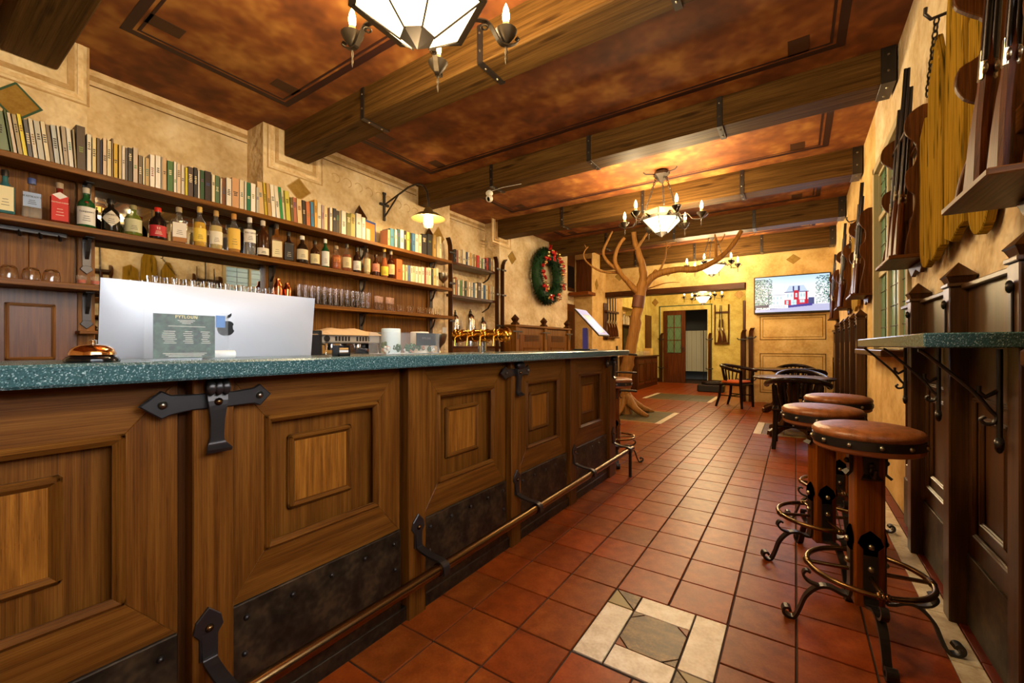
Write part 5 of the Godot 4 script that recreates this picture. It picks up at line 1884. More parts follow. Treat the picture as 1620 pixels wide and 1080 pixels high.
func build_glasses() -> void:
	var Y := SHELF_LOW + 0.0005
	var big := tumbler(0.09, 0.032, 0.05)
	var i := 0
	# upturned tumblers left of the computer
	for z in [-0.45, -0.545, -0.635]:
		i += 1
		var b := mb()
		b.x = Transform3D(Basis(Vector3.RIGHT, PI), Vector3(0, 0.085, 0))
		b.lathe([Vector2(0, 0), Vector2(0.026, 0), Vector2(0.036, 0.014), Vector2(0.043, 0.05), Vector2(0.04, 0.085), Vector2(0.0375, 0.085), Vector2(0.04, 0.05), Vector2(0.034, 0.02), Vector2(0, 0.012)], 16)
		single("tumbler", b, M.cup_glass, "upturned faceted tumbler, %s from the left on the lowest shelf" % nth(i), "glass", Vector3(-4.12, Y, z), 0, "upturned tumblers")
	i = 0
	for z in [-0.775, -0.845]:
		i += 1
		var t := thing("tealight_glass", "small glass with amber wax, %s before the shelf post" % ["left one", "right one"][i - 1], "candle glass", Vector3(-4.11, Y, z), 0, "small amber candle glasses")
		part(t, "glass_cup", tumbler(0.065, 0.022, 0.027), M.clear)
		var b := mb()
		b.lathe([Vector2(0, 0.013), Vector2(0.02, 0.013), Vector2(0.022, 0.035), Vector2(0, 0.035)], 12)
		part(t, "wax", b, mat(Color8(180, 80, 44), 0.5))
	# highballs seen above the computer, in front of the mirror
	var mid := tumbler(0.115, 0.026, 0.033)
	i = 0
	for k in 15:
		i += 1
		single("drinking_glass", mid, M.cup_glass, "clear glass before the mirror, %s from the left" % nth(i), "glass", Vector3(-4.1 - 0.05 * (k % 2), Y, -1.16 - k * 0.062), 0, "glasses before the mirror")
	# copper shakers
	i = 0
	for z in [-2.12, -2.21]:
		i += 1
		var b := mb()
		b.lathe([Vector2(0, 0), Vector2(0.03, 0), Vector2(0.041, 0.12), Vector2(0.038, 0.14 + 0.02 * (2 - i)), Vector2(0.02, 0.16 + 0.03 * (2 - i)), Vector2(0.02, 0.19 + 0.03 * (2 - i)), Vector2(0, 0.2 + 0.03 * (2 - i))], 18)
		single("cocktail_shaker", b, M.copper, ["taller copper cocktail shaker beside the mirror post", "shorter copper cocktail shaker beside the tall glasses"][i - 1], "shaker", Vector3(-4.12, Y, z), 0, "copper shakers")
	# tall highballs in two rows
	var tall := tumbler(0.19, 0.026, 0.033)
	i = 0
	for k in 13:
		for row in 2:
			i += 1
			single("tall_glass", tall, M.cup_glass, "tall clear glass, %s from the left in the %s row" % [nth(k + 1), ["front", "rear"][row]], "glass", Vector3(-4.085 - row * 0.078, Y, -2.31 - k * 0.068 - row * 0.03), 0, "tall glasses on the lowest shelf")
	# short tumblers with a second layer over the first four
	var short := tumbler(0.09, 0.03, 0.037)
	for k in 14:
		single("short_glass", short, M.cup_glass, "short clear tumbler, %s from the left beside the tall glasses" % nth(k + 1), "glass", Vector3(-4.1 - 0.04 * (k % 2), Y, -3.26 - k * 0.083), 0, "short tumblers")
	for k in 4:
		single("short_glass", tumbler(0.075, 0.028, 0.034), M.rose_glass, "short rosy glass, %s from the left atop the lower tumblers" % nth(k + 1), "glass", Vector3(-4.1 - 0.04 * (k % 2), Y + 0.091, -3.26 - k * 0.083), 0, "rosy glasses in the second layer")
	# light switch at the end of the panelling and a row of hooks under the bottle shelf
	var sw := mb()
	sw.box(Vector3(0.006, 0, 0), Vector3(0.012, 0.085, 0.085), 0.004)
	sw.box(Vector3(0.012, 0, 0), Vector3(0.008, 0.055, 0.05), 0.002)
	single("light_switch", sw, M.white, "white light switch on the wall right of the shelves", "switch", Vector3(-4.3, 1.38, -4.62))
	var hr := thing("hook_rail", "black iron hook rail under the left end of the bottle shelf", "hooks", Vector3(-4.2, SHELF_MID - 0.1, -0.5))
	var hb := mb()
	hb.box(Vector3(0, 0.045, 0), Vector3(0.02, 0.03, 0.44), 0.003)
	part(hr, "rail", hb, M.iron)
	for k in 5:
		hb = mb()
		hb.tube([Vector3(0.005, 0.04, 0.18 - k * 0.09), Vector3(0.03, 0.0, 0.18 - k * 0.09), Vector3(0.06, -0.005, 0.18 - k * 0.09), Vector3(0.075, 0.02, 0.18 - k * 0.09)], 0.006, 6)
		part(hr, "hook", hb, M.iron)
	# goblets and bowl
	goblet(Vector3(-4.13, SHELF_MID, -4.42), 0.075, 0.21, "pewter goblet at the right end of the bottle shelf", "goblet", false)
	goblet(Vector3(-3.93, 1.02, -4.13), 0.1, 0.29, "wide pewter footed bowl standing right of the candle box", "bowl", true)

func goblet(at: Vector3, r: float, h: float, label: String, category: String, wide: bool) -> void:
	var b := mb()
	if wide:
		b.lathe([Vector2(0, 0), Vector2(r * 0.6, 0), Vector2(r * 0.62, 0.01), Vector2(r * 0.25, 0.04), Vector2(r * 0.18, h * 0.3), Vector2(r * 0.3, h * 0.42), Vector2(r * 0.8, h * 0.6), Vector2(r, h * 0.85), Vector2(r * 1.02, h), Vector2(r * 0.97, h), Vector2(r * 0.7, h * 0.62), Vector2(0, h * 0.48)], 24)
	else:
		b.lathe([Vector2(0, 0), Vector2(r * 0.62, 0), Vector2(r * 0.6, 0.008), Vector2(r * 0.16, 0.03), Vector2(r * 0.13, h * 0.35), Vector2(r * 0.3, h * 0.42), Vector2(r * 0.78, h * 0.58), Vector2(r * 0.96, h * 0.8), Vector2(r, h), Vector2(r * 0.95, h), Vector2(r * 0.7, h * 0.6), Vector2(0, h * 0.45)], 24)
	single("footed_" + category if wide else "goblet", b, M.silver, label, category, at)

# ---------------------------------------------------------------- ski ladders with shelves, thermoses
func ski(parent: Node, x: float, z: float, y0: float, y1: float, dir := 1.0) -> void:
	var b := mb(1)
	b.strap([Vector3(x, y0, z), Vector3(x, lerpf(y0, y1, 0.5), z), Vector3(x, y1 - 0.22, z), Vector3(x + 0.004, y1 - 0.1, z + 0.012 * dir), Vector3(x + 0.01, y1 - 0.04, z + 0.04 * dir), Vector3(x + 0.016, y1, z + 0.075 * dir)], Vector3(1, 0, 0.0001), 0.075, 0.014)
	var s := part(parent, "ski", b, M.dark_wood, "old dark wooden ski standing upright")
	for e in [0.3, 0.62, 0.88]:
		var k := mb()
		var y: float = lerpf(y0, y1, e)
		k.box(Vector3(x + 0.035, y, z), Vector3(0.02, 0.03, 0.12), 0.004)
		k.prism([Vector2(0, 0), Vector2(0.001, 0), Vector2(0, 0.001)], 0.001)
		part(s, "binding", k, M.iron)

func build_ski_shelves() -> void:
	var t := thing("ski_shelf_rack", "book rack made of upright skis with two shelves in niche", "rack", Vector3(-4.3, 1.0, -5.35))
	ski(t, 0.1, 0.7, 0.0, 1.72, 1.0)
	ski(t, 0.06, -0.52, 0.0, 1.66, 1.0)
	ski(t, 0.06, -0.68, 0.0, 1.66, -1.0)
	for e in [[1.42, "shelf"], [0.925, "shelf"]]:
		var b := mb(2)
		b.box(Vector3(-0.09, e[0] - 0.02, 0.08), Vector3(0.24, 0.04, 1.2), 0.003)
		part(t, e[1], b, M.dark_wood)
		var k := mb()
		k.strap([Vector3(-0.18, e[0] - 0.2, -0.42), Vector3(-0.06, e[0] - 0.14, -0.42), Vector3(0.0, e[0] - 0.045, -0.42)], Vector3(0, 0, 1), 0.03, 0.012)
		part(t, "shelf_bracket", k, M.iron)
	var b := mb(2)
	b.box(Vector3(-0.12, 0.13, -0.05), Vector3(0.3, 0.03, 1.3), 0.003)
	part(t, "bottom_board", b, M.dark_wood)
	# insulated jugs
	var i := 0
	for e in [[-4.98, 0.06, 0.56], [-5.35, 0.075, 0.6], [-5.68, 0.075, 0.5]]:
		i += 1
		var j := thing("coffee_urn", "steel coffee urn with dark lid, %s from the left between skis" % nth(i), "urn", Vector3(-4.4, 1.146, e[0]), 0, "steel urns")
		var m := mb()
		m.lathe([Vector2(0, 0), Vector2(e[1], 0), Vector2(e[1], e[2] * 0.72), Vector2(e[1] * 0.8, e[2] * 0.82), Vector2(e[1] * 0.35, e[2] * 0.88), Vector2(0, e[2] * 0.88)], 20)
		part(j, "body", m, M.chrome)
		m = mb()
		m.lathe([Vector2(0, e[2] * 0.86), Vector2(e[1] * 0.3, e[2] * 0.86), Vector2(e[1] * 0.3, e[2] * 0.94), Vector2(0.01, e[2] * 0.96), Vector2(0.012, e[2]), Vector2(0, e[2])], 12)
		part(j, "lid_knob", m, M.black)
		m = mb()
		m.tube([Vector3(0, e[2] * 0.2, -e[1]), Vector3(0, e[2] * 0.2, -e[1] - 0.035), Vector3(0, e[2] * 0.55, -e[1] - 0.04), Vector3(0, e[2] * 0.6, -e[1] + 0.004)], 0.009, 7)
		part(j, "handle", m, M.black)
		m = mb()
		m.tube([Vector3(e[1] * 0.9, e[2] * 0.12, 0), Vector3(e[1] + 0.04, e[2] * 0.12, 0), Vector3(e[1] + 0.05, e[2] * 0.05, 0)], 0.009, 7)
		part(j, "spout", m, M.chrome)

# ---------------------------------------------------------------- sconce, security camera, wreath, low cabinet
func build_left_extras() -> void:
	var t := thing("wall_sconce", "iron gooseneck wall lamp over the right end of shelves", "wall lamp", Vector3(-4.3, 2.62, -3.52))
	var b := mb()
	b.box(Vector3(0.012, 0.27, 0), Vector3(0.024, 0.34, 0.03), 0.003)
	b.box(Vector3(0.012, 0.3, 0), Vector3(0.03, 0.03, 0.14), 0.003)
	b.box(Vector3(0.012, 0.44, 0), Vector3(0.02, 0.03, 0.05), 0.003)
	part(t, "wall_plate", b, M.iron)
	b = mb()
	var p := []
	for e in [[0.02, 0.3], [0.25, 0.37], [0.45, 0.43], [0.6, 0.44], [0.7, 0.4], [0.76, 0.31], [0.78, 0.2], [0.78, 0.1]]:
		p.append(Vector3(e[0], e[1], 0))
	b.tube(p, 0.011, 8)
	b.tube([Vector3(0.02, 0.15, 0), Vector3(0.2, 0.31, 0), Vector3(0.27, 0.375, 0)], 0.01, 8)
	part(t, "arm", b, M.iron)
	b = mb()
	b.lathe([Vector2(0.02, 0.13), Vector2(0.045, 0.11), Vector2(0.06, 0.07), Vector2(0.12, 0.05), Vector2(0.19, 0.0), Vector2(0.193, -0.004), Vector2(0.185, 0.0), Vector2(0.115, 0.044), Vector2(0.055, 0.062), Vector2(0.04, 0.1)], 28, Vector3(0.78, 0, 0))
	part(t, "shade", b, M.shade_brass)
	b = mb()
	b.lathe([Vector2(0.0, 0.08), Vector2(0.03, 0.06), Vector2(0.042, 0.02), Vector2(0.036, -0.03), Vector2(0.0, -0.05)], 16, Vector3(0.78, 0, 0))
	part(t, "lamp_bulb", b, M.bulb)
	b = mb()
	b.lathe([Vector2(0.05, 0.03), Vector2(0.058, -0.02), Vector2(0.056, -0.08), Vector2(0.048, -0.1)], 18, Vector3(0.78, 0, 0))
	part(t, "lamp_glass", b, M.clear)
	lamp_light(t, Vector3(0.78, 0.0, 0), 0.9, 0.04, Color(1.0, 0.82, 0.55))

	t = thing("security_camera", "small white security camera hanging under a ceiling beam", "camera", Vector3(-3.15, 2.93, -4.2))
	b = mb()
	b.ball(Vector3(0, 0.045, 0), Vector3(0.045, 0.045, 0.045), 16, 10)
	b.lathe([Vector2(0.03, 0.08), Vector2(0.02, 0.15), Vector2(0.0, 0.15)], 12)
	b.ball(Vector3(0, 0.11, 0), Vector3(0.046, 0.036, 0.046), 16, 10)
	part(t, "housing", b, M.white)
	b = mb()
	b.ball(Vector3(0.008, 0.035, 0.022), Vector3(0.022, 0.03, 0.026), 12, 8)
	part(t, "lens", b, M.black_gloss)
	b = mb()
	b.tube([Vector3(0.02, 0.13, 0), Vector3(0.2, 0.142, 0.0), Vector3(0.45, 0.142, -0.03)], 0.004, 5)
	part(t, "cable", b, M.white)

	# wreath
	t = thing("wreath", "green fir wreath with red bows and baubles on the wall", "wreath", Vector3(-4.16, 2.55, -7.48))
	var wr := RandomNumberGenerator.new()
	wr.seed = 31
	var R := 0.43
	var core := mb()
	core.x = Transform3D(Basis(Vector3(0, 0, 1), PI / 2), Vector3.ZERO)
	core.torus(Vector3.ZERO, R, 0.095, 36, 8)
	part(t, "core", core, M.fir)
	var nd := mb()
	for i in 4200:
		var a := wr.randf() * TAU
		var q := wr.randf() * TAU
		var o := Vector3(0, cos(a), sin(a))
		var nn := o * cos(q) + Vector3(1, 0, 0) * sin(q)
		if nn.x < -0.5:
			continue
		var base := o * R + nn * (0.08 + 0.02 * wr.randf())
		var d := (nn + Vector3(wr.randf() - 0.5, wr.randf() - 0.5, wr.randf() - 0.5) * 1.3).normalized()
		var e := base + d * (0.06 + 0.05 * wr.randf())
		var s := d.cross(Vector3(0.3, 0.8, 0.5)).normalized() * 0.009
		nd.col = Color8(20 + wr.randi() % 16, 50 + wr.randi() % 36, 26 + wr.randi() % 14).srgb_to_linear()
		nd.tri(base + s, base - s, e, nn, nn, nn)
	var no := part(t, "needles", nd, M.book)
	no.set_meta("kind", "stuff")
	for i in 46:
		var a := wr.randf() * TAU
		var rr := R + (wr.randf() - 0.5) * 0.17
		var m := mb()
		var r := 0.024 + wr.randf() * 0.016
		m.ball(Vector3(0.16 + 0.02 * wr.randf(), cos(a) * rr, sin(a) * rr), Vector3(r, r, r), 10, 7)
		part(t, "bauble", m, [M.bauble_gold, M.bauble_red, M.bauble_silver, M.bauble_gold][i % 4])
	for i in 9:
		var a := TAU * i / 9.0 + 0.15
		if i == 0:
			a = 0.0
		var c := Vector3(0.17, cos(a) * R, sin(a) * R)
		var m := mb()
		var k := 1.6 if i == 0 else 1.0
		for s in [-1.0, 1.0]:
			m.ball(c + Vector3(0, 0.02 * k, s * 0.035 * k), Vector3(0.02, 0.026, 0.034) * k, 8, 6)
			m.strap([c, c + Vector3(0.0, -0.04 * k, s * 0.015 * k), c + Vector3(0.01, -0.09 * k, s * 0.03 * k)], Vector3(0, 0, 1), 0.022 * k, 0.003)
		m.ball(c + Vector3(0.012, 0.01, 0), Vector3(0.016, 0.016, 0.016) * k, 8, 6)
		part(t, "ribbon_bow", m, M.ribbon)
	var m2 := mb()
	m2.ball(Vector3(0.08, R + 0.1, 0.0), Vector3(0.03, 0.08, 0.06), 10, 8)
	m2.strap([Vector3(0.08, R + 0.1, 0), Vector3(0.09, R + 0.2, -0.05)], Vector3(0, 0, 1), 0.04, 0.004)
	m2.strap([Vector3(0.08, R + 0.1, 0), Vector3(0.09, R + 0.19, 0.06)], Vector3(0, 0, 1), 0.04, 0.004)
	part(t, "ribbon_bow", m2, M.ribbon)

	# low panelled cabinet under the wreath
	t = thing("wall_cabinet", "oak cabinet with louvred doors and diamond finials below the wreath", "cabinet", Vector3(-4.3, 0, -7.1))
	b = mb(1)
	b.box(Vector3(0.15, 0.74, 0), Vector3(0.3, 1.48, 2.1), 0.004)
	part(t, "body", b, M.oak_shelf)
	b = mb(2)
	b.box(Vector3(0.17, 1.5, 0), Vector3(0.36, 0.04, 2.16), 0.008)
	part(t, "cornice", b, M.oak_shelf)
	for z in [1.0, 0.0, -1.0]:
		b = mb(1)
		b.box(Vector3(0.31, 0.74, z), Vector3(0.05, 1.48, 0.1), 0.004)
		var po := part(t, "post", b, M.oak_shelf)
		b = mb()
		b.lathe([Vector2(0.075, 1.52), Vector2(0.08, 1.54), Vector2(0.04, 1.57), Vector2(0.075, 1.62), Vector2(0.001, 1.7)], 4, Vector3(0.28, 0, z), 0, TAU, PI / 4, true)
		part(po, "finial", b, M.dark_wood)
		b = mb()
		b.box(Vector3(0.338, 1.4, z), Vector3(0.008, 0.025, 0.3), 0.002)
		b.box(Vector3(0.34, 1.34, z), Vector3(0.008, 0.14, 0.03), 0.002)
		part(t, "iron_strap", b, M.iron)
	for s in [0.5, -0.5]:
		b = mb(1)
		b.box(Vector3(0.305, 0.85, s), Vector3(0.02, 1.0, 0.8), 0.004)
		var door := part(t, "door", b, M.oak)
		for k in 4:
			b = mb(2)
			b.box(Vector3(0.315, 1.24 + k * 0.03, s), Vector3(0.014, 0.018, 0.5), 0.003)
			part(door, "louvre", b, M.dark_wood)
		moulding(door, "moulding", s + 0.28, s - 0.28, 0.5, 1.12, 0.313, 0.014, 0.014, M.oak)

# ---------------------------------------------------------------- wainscot, wall shelf
func build_wainscot() -> void:
	var X := 0.592
	wainscot_run("tall dark panelled wainscot with capped posts behind the bar stools", [-0.53, -1.19, -1.855, -2.52, -3.22], 0.3, -3.67, true)
	wainscot_run("dark wainscot with capped posts below the gun racks beyond the window", [-5.72, -6.35, -6.98, -7.62, -8.6], -5.66, -9.9, false)
	# wall shelf of granite on scrolled brackets
	var s := mb(2)
	s.box(Vector3.ZERO, Vector3(0.262, 0.046, 1.66), 0.004)
	single("wall_counter", s, M.granite, "narrow speckled granite wall counter above the bar stools", "counter", Vector3(0.46, 1.167, -2.62))
	var i := 0
	for z in [-1.93, -2.6, -3.28]:
		i += 1
		var t := thing("counter_bracket", "scrolled iron bracket, %s from the near end under the wall counter" % nth(i), "bracket", Vector3(0.526, 0.86, z), 0, "iron wall counter brackets")
		var b := mb()
		b.tube([Vector3(0, 0, 0), Vector3(0, 0.28, 0)], 0.008, 7)
		b.ball(Vector3(0, -0.015, 0), Vector3(0.012, 0.03, 0.012), 8, 6)
		part(t, "upright", b, M.iron)
		b = mb()
		var p := []
		for e in [[-0.185, 0.275], [-0.165, 0.262], [-0.06, 0.15], [-0.02, 0.09], [-0.006, 0.07], [-0.012, 0.05], [-0.03, 0.045], [-0.04, 0.058], [-0.03, 0.068]]:
			p.append(Vector3(e[0], e[1], 0))
		b.tube(bend(p), 0.006, 7)
		part(t, "scroll", b, M.iron)
		b = mb()
		b.tube([Vector3(-0.004, 0.15, 0), Vector3(-0.03, 0.13, 0), Vector3(-0.045, 0.145, 0), Vector3(-0.045, 0.165, 0)], 0.007, 7)
		part(t, "hook", b, M.iron)

func wainscot_run(label: String, posts: Array, z0: float, z1: float, near: bool) -> void:
	var X := 0.592
	var t := thing("wainscot", label, "wainscot", Vector3(X, 0, 0))
	var top := 1.385 if near else 1.42
	var pts: Array = posts.duplicate()
	for i in pts.size():
		var z: float = pts[i]
		var b := mb(1)
		b.box(Vector3(-0.022, top / 2, z), Vector3(0.075, top + 0.02, 0.085), 0.004)
		var po := part(t, "post", b, M.wainscot)
		b = mb()
		b.box(Vector3(-0.022, top + 0.018, z), Vector3(0.088, 0.016, 0.1), 0.003)
		b.lathe([Vector2(0.045, top + 0.02), Vector2(0.062, top + 0.05), Vector2(0.068, top + 0.055), Vector2(0.001, top + 0.115)], 4, Vector3(-0.022, 0, z), 0, TAU, PI / 4, true)
		part(po, "cap", b, M.wainscot)
		b = mb()
		b.box(Vector3(-0.063, top - 0.14, z), Vector3(0.006, 0.16, 0.018), 0.002)
		b.ball(Vector3(-0.067, top - 0.06, z), Vector3(0.009, 0.02, 0.016), 8, 6)
		part(po, "iron_mount", b, M.iron)
	var edges := [z0]
	for z in pts:
		edges.append(z)
	edges.append(z1)
	for i in edges.size() - 1:
		var a: float = edges[i] - (0.045 if i > 0 else 0.0)
		var c: float = edges[i + 1] + (0.045 if i < edges.size() - 2 else 0.0)
		if a - c < 0.06:
			continue
		var holder := Node3D.new()
		holder.name = "panel"
		t.add_child(holder, true)
		var b := mb(1)
		b.box(Vector3(0.012, top / 2, (a + c) / 2), Vector3(0.03, top, a - c))
		part(holder, "board", b, M.wainscot)
		b = mb(2)
		b.box(Vector3(0.0, top + 0.008, (a + c) / 2), Vector3(0.05, 0.022, a - c), 0.004)
		part(holder, "top_rail", b, M.wainscot)
		if a - c > 0.3:
			for e in [[0.4, 0.95], [0.47, 0.88]]:
				var ins := 0.09 if e[0] < 0.45 else 0.17
				moulding(holder, "moulding", a - ins, c + ins, e[0], e[1], -0.003, 0.014, 0.014, M.wainscot, -1.0)
			b = mb()
			b.box(Vector3(-0.006, 0.165, (a + c) / 2), Vector3(0.012, 0.29, a - c - 0.02), 0.002)
			part(holder, "kick_plate", b, M.kick)

# ---------------------------------------------------------------- stools
var stool0: Node3D
func make_stool(label: String, at: Vector3, turn: float) -> void:
	if stool0:
		copy(stool0, at, turn, label)
		return
	var t := thing("bar_stool", label, "stool", at, turn, "leather topped iron bar stools")
	stool0 = t
	var top := 0.84
	var b := mb()
	b.lathe([Vector2(0.0, top), Vector2(0.08, top - 0.001), Vector2(0.14, top - 0.006), Vector2(0.168, top - 0.014), Vector2(0.178, top - 0.026), Vector2(0.178, top - 0.036), Vector2(0.173, top - 0.043)], 40)
	part(t, "seat", b, M.leather, "brown leather seat pad")
	b = mb()
	b.lathe([Vector2(0.0, top - 0.098), Vector2(0.164, top - 0.098), Vector2(0.173, top - 0.09), Vector2(0.173, top - 0.04)], 40)
	part(t, "seat_board", b, M.leather_edge)
	b = mb()
	b.lathe([Vector2(0.173, top - 0.077), Vector2(0.177, top - 0.076), Vector2(0.177, top - 0.044), Vector2(0.173, top - 0.043)], 40)
	var bandp := part(t, "iron_band", b, M.iron, "black iron band with studs")
	for i in 12:
		var a := TAU * i / 12.0
		b = mb()
		b.ball(Vector3(cos(a) * 0.178, top - 0.06, sin(a) * 0.178), Vector3(0.009, 0.009, 0.009), 8, 5)
		part(bandp, "stud", b, M.silver)
	b = mb(1)
	b.box(Vector3(0, 0.435, 0), Vector3(0.095, 0.61, 0.095), 0.006)
	part(t, "post", b, M.post_wood)
	# footrest ring
	b = mb()
	b.torus(Vector3(0, 0.255, 0), 0.195, 0.0105, 40, 8)
	var ring := part(t, "foot_ring", b, M.bronze)
	for i in 4:
		var a := TAU * i / 4.0
		b = mb()
		b.tube([Vector3(cos(a) * 0.05, 0.255, sin(a) * 0.05), Vector3(cos(a) * 0.19, 0.255, sin(a) * 0.19)], 0.008, 7)
		for k in 3:
			var aa := a + (k - 1) * 0.06
			b.ball(Vector3(cos(aa) * 0.195, 0.255, sin(aa) * 0.195), Vector3(0.014, 0.014, 0.014), 8, 6)
		part(ring, "spoke", b, M.bronze)
	for i in 4:
		var a := TAU * i / 4.0
		var o := Vector3(cos(a), 0, sin(a))
		var s := Vector3(-sin(a), 0, cos(a))
		b = mb()
		var p := []
		for e in [[0.052, 0.34], [0.054, 0.17], [0.075, 0.15], [0.12, 0.165], [0.16, 0.155], [0.2, 0.11], [0.222, 0.05], [0.24, 0.012], [0.262, 0.008], [0.28, 0.022], [0.278, 0.042], [0.262, 0.046], [0.256, 0.034]]:
			p.append(o * e[0] + Vector3.UP * e[1])
		b.strap(bend(p), s, spread([0.045, 0.045, 0.04, 0.034, 0.03, 0.028, 0.026, 0.028, 0.032, 0.034, 0.034, 0.034, 0.034]), 0.011)
		var leg := part(t, "leg", b, M.iron)
		b = mb()
		p = []
		for e in [[0.15, 0.16], [0.19, 0.17], [0.21, 0.195], [0.2, 0.215], [0.185, 0.21]]:
			p.append(o * e[0] + Vector3.UP * e[1])
		b.strap(bend(p), s, 0.024, 0.009)
		part(leg, "curl", b, M.iron)
		# strap with arrow head on the post face
		b = mb()
		b.x = Transform3D(Basis(s, Vector3.UP, o), o * 0.052)
		b.prism([Vector2(-0.022, 0.17), Vector2(0.022, 0.17), Vector2(0.022, 0.36), Vector2(0.04, 0.38), Vector2(0.03, 0.41), Vector2(0, 0.435), Vector2(-0.03, 0.41), Vector2(-0.04, 0.38), Vector2(-0.022, 0.36)], 0.01, 0.003)
		var st := part(t, "post_strap", b, M.iron)
		b = mb()
		b.ball(o * 0.06 + Vector3.UP * 0.375, Vector3(0.012, 0.012, 0.012), 8, 6)
		part(st, "stud", b, M.silver)
		b = mb()
		b.ball(o * 0.06 + Vector3.UP * 0.29, Vector3(0.012, 0.012, 0.012), 8, 6)
		part(st, "stud", b, M.silver)
		# upper clasp and bag hook
		b = mb()
		b.strap([o * 0.075 + Vector3.UP * 0.738, o * 0.056 + Vector3.UP * 0.722, o * 0.054 + Vector3.UP * 0.652, o * 0.07 + Vector3.UP * 0.636], s, [0.075, 0.05, 0.046, 0.068], 0.01)
		b.ball(o * 0.062 + Vector3.UP * 0.69, Vector3(0.011, 0.011, 0.011), 8, 6)
		part(t, "clasp", b, M.iron)
		if i % 2 == 1:
			b = mb()
			p = []
			for e in [[0.054, 0.7], [0.06, 0.665], [0.085, 0.652], [0.11, 0.66], [0.115, 0.685]]:
				p.append(o * e[0] + Vector3.UP * e[1])
			b.tube(bend(p), 0.0075, 7)
			b.tube([o * 0.056 + Vector3.UP * 0.72, o * 0.1 + Vector3.UP * 0.742], 0.006, 6)
			part(t, "bag_hook", b, M.iron)

func build_stools() -> void:
	var turn := deg_to_rad(8)
	make_stool("nearest round leather bar stool below the wall counter", Vector3(0.235, 0, -2.18), turn)
	make_stool("middle leather bar stool of the three below the wall counter", Vector3(0.115, 0, -2.75), turn + 0.25)
	make_stool("farthest leather bar stool of the three below the wall counter", Vector3(0.225, 0, -3.42), turn)
	make_stool("leather bar stool standing at the far end of the bar", Vector3(-1.5, 0, -4.06), 0.5)

# ---------------------------------------------------------------- hunting rifles, racks, plank boards on the right wall
var rifle0: Node3D
func rifle(label: String, at: Vector3, basis: Basis, group: String, scale := 1.0) -> void:
	if rifle0 == null:
		var t := thing("hunting_rifle", label, "rifle", at, 0, group)
		rifle0 = t
		var b := mb(1)
		b.prism([Vector2(-0.03, 0.0), Vector2(0.09, 0.012), Vector2(0.075, 0.16), Vector2(0.045, 0.27), Vector2(0.022, 0.32), Vector2(0.018, 0.38), Vector2(0.02, 0.5), Vector2(0.016, 0.68), Vector2(-0.014, 0.68), Vector2(-0.018, 0.5), Vector2(-0.022, 0.4), Vector2(-0.02, 0.33), Vector2(-0.014, 0.27), Vector2(-0.012, 0.2)], 0.034, 0.01)
		part(t, "stock", b, M.gun_stock, "dark varnished wooden stock")
		b = mb()
		b.tube([Vector3(-0.012, 0.4, 0.009), Vector3(-0.012, 1.1, 0.007)], [0.011, 0.008], 9)
		part(t, "barrel", b, M.gun_metal)
		b = mb()
		b.tube([Vector3(-0.012, 0.4, -0.009), Vector3(-0.012, 1.1, -0.007)], [0.011, 0.008], 9)
		part(t, "barrel", b, M.gun_metal)
		b = mb()
		b.box(Vector3(-0.004, 0.39, 0), Vector3(0.03, 0.1, 0.04), 0.006)
		b.ball(Vector3(-0.03, 0.37, 0.012), Vector3(0.014, 0.02, 0.006), 8, 6)
		b.ball(Vector3(-0.03, 0.37, -0.012), Vector3(0.014, 0.02, 0.006), 8, 6)
		part(t, "lock", b, M.silver)
		b = mb()
		var p := []
		for e in [[0.02, 0.3], [0.045, 0.305], [0.056, 0.335], [0.05, 0.375], [0.022, 0.39]]:
			p.append(Vector3(e[0], e[1], 0))
		b.tube(p, 0.004, 6)
		b.tube([Vector3(0.02, 0.35, 0), Vector3(0.04, 0.34, 0)], 0.003, 5)
		part(t, "trigger_guard", b, M.gun_metal)
		t.basis = basis.scaled(Vector3.ONE * scale)
		return
	var c := copy(rifle0, at, 0, label, group)
	c.basis = basis.scaled(Vector3.ONE * scale)

func side_profile(depth: float, h: float) -> Array:
	# x: 0 at the wall to -depth; y up; curvy front
	var o := [Vector2(0, 0), Vector2(-depth, 0), Vector2(-depth * 0.98, 0.02)]
	for e in [[0.9, 0.12], [0.72, 0.24], [0.6, 0.33], [0.62, 0.4], [0.85, 0.44], [0.98, 0.5], [0.92, 0.57], [0.66, 0.6], [0.52, 0.66], [0.55, 0.74], [0.8, 0.79], [1.0, 0.84], [0.96, 0.92], [0.7, 0.97], [0.3, 1.0]]:
		o.append(Vector2(-depth * e[0], h * e[1]))
	var q := [o[0], o[1]]
	for i in range(2, o.size() - 1):
		for k in 3:
			q.append((o[i] as Vector2).cubic_interpolate(o[i + 1], o[maxi(i - 1, 2)], o[mini(i + 2, o.size() - 1)], k / 3.0))
	q.append(o[-1])
	q.append(Vector2(0, h))
	return q

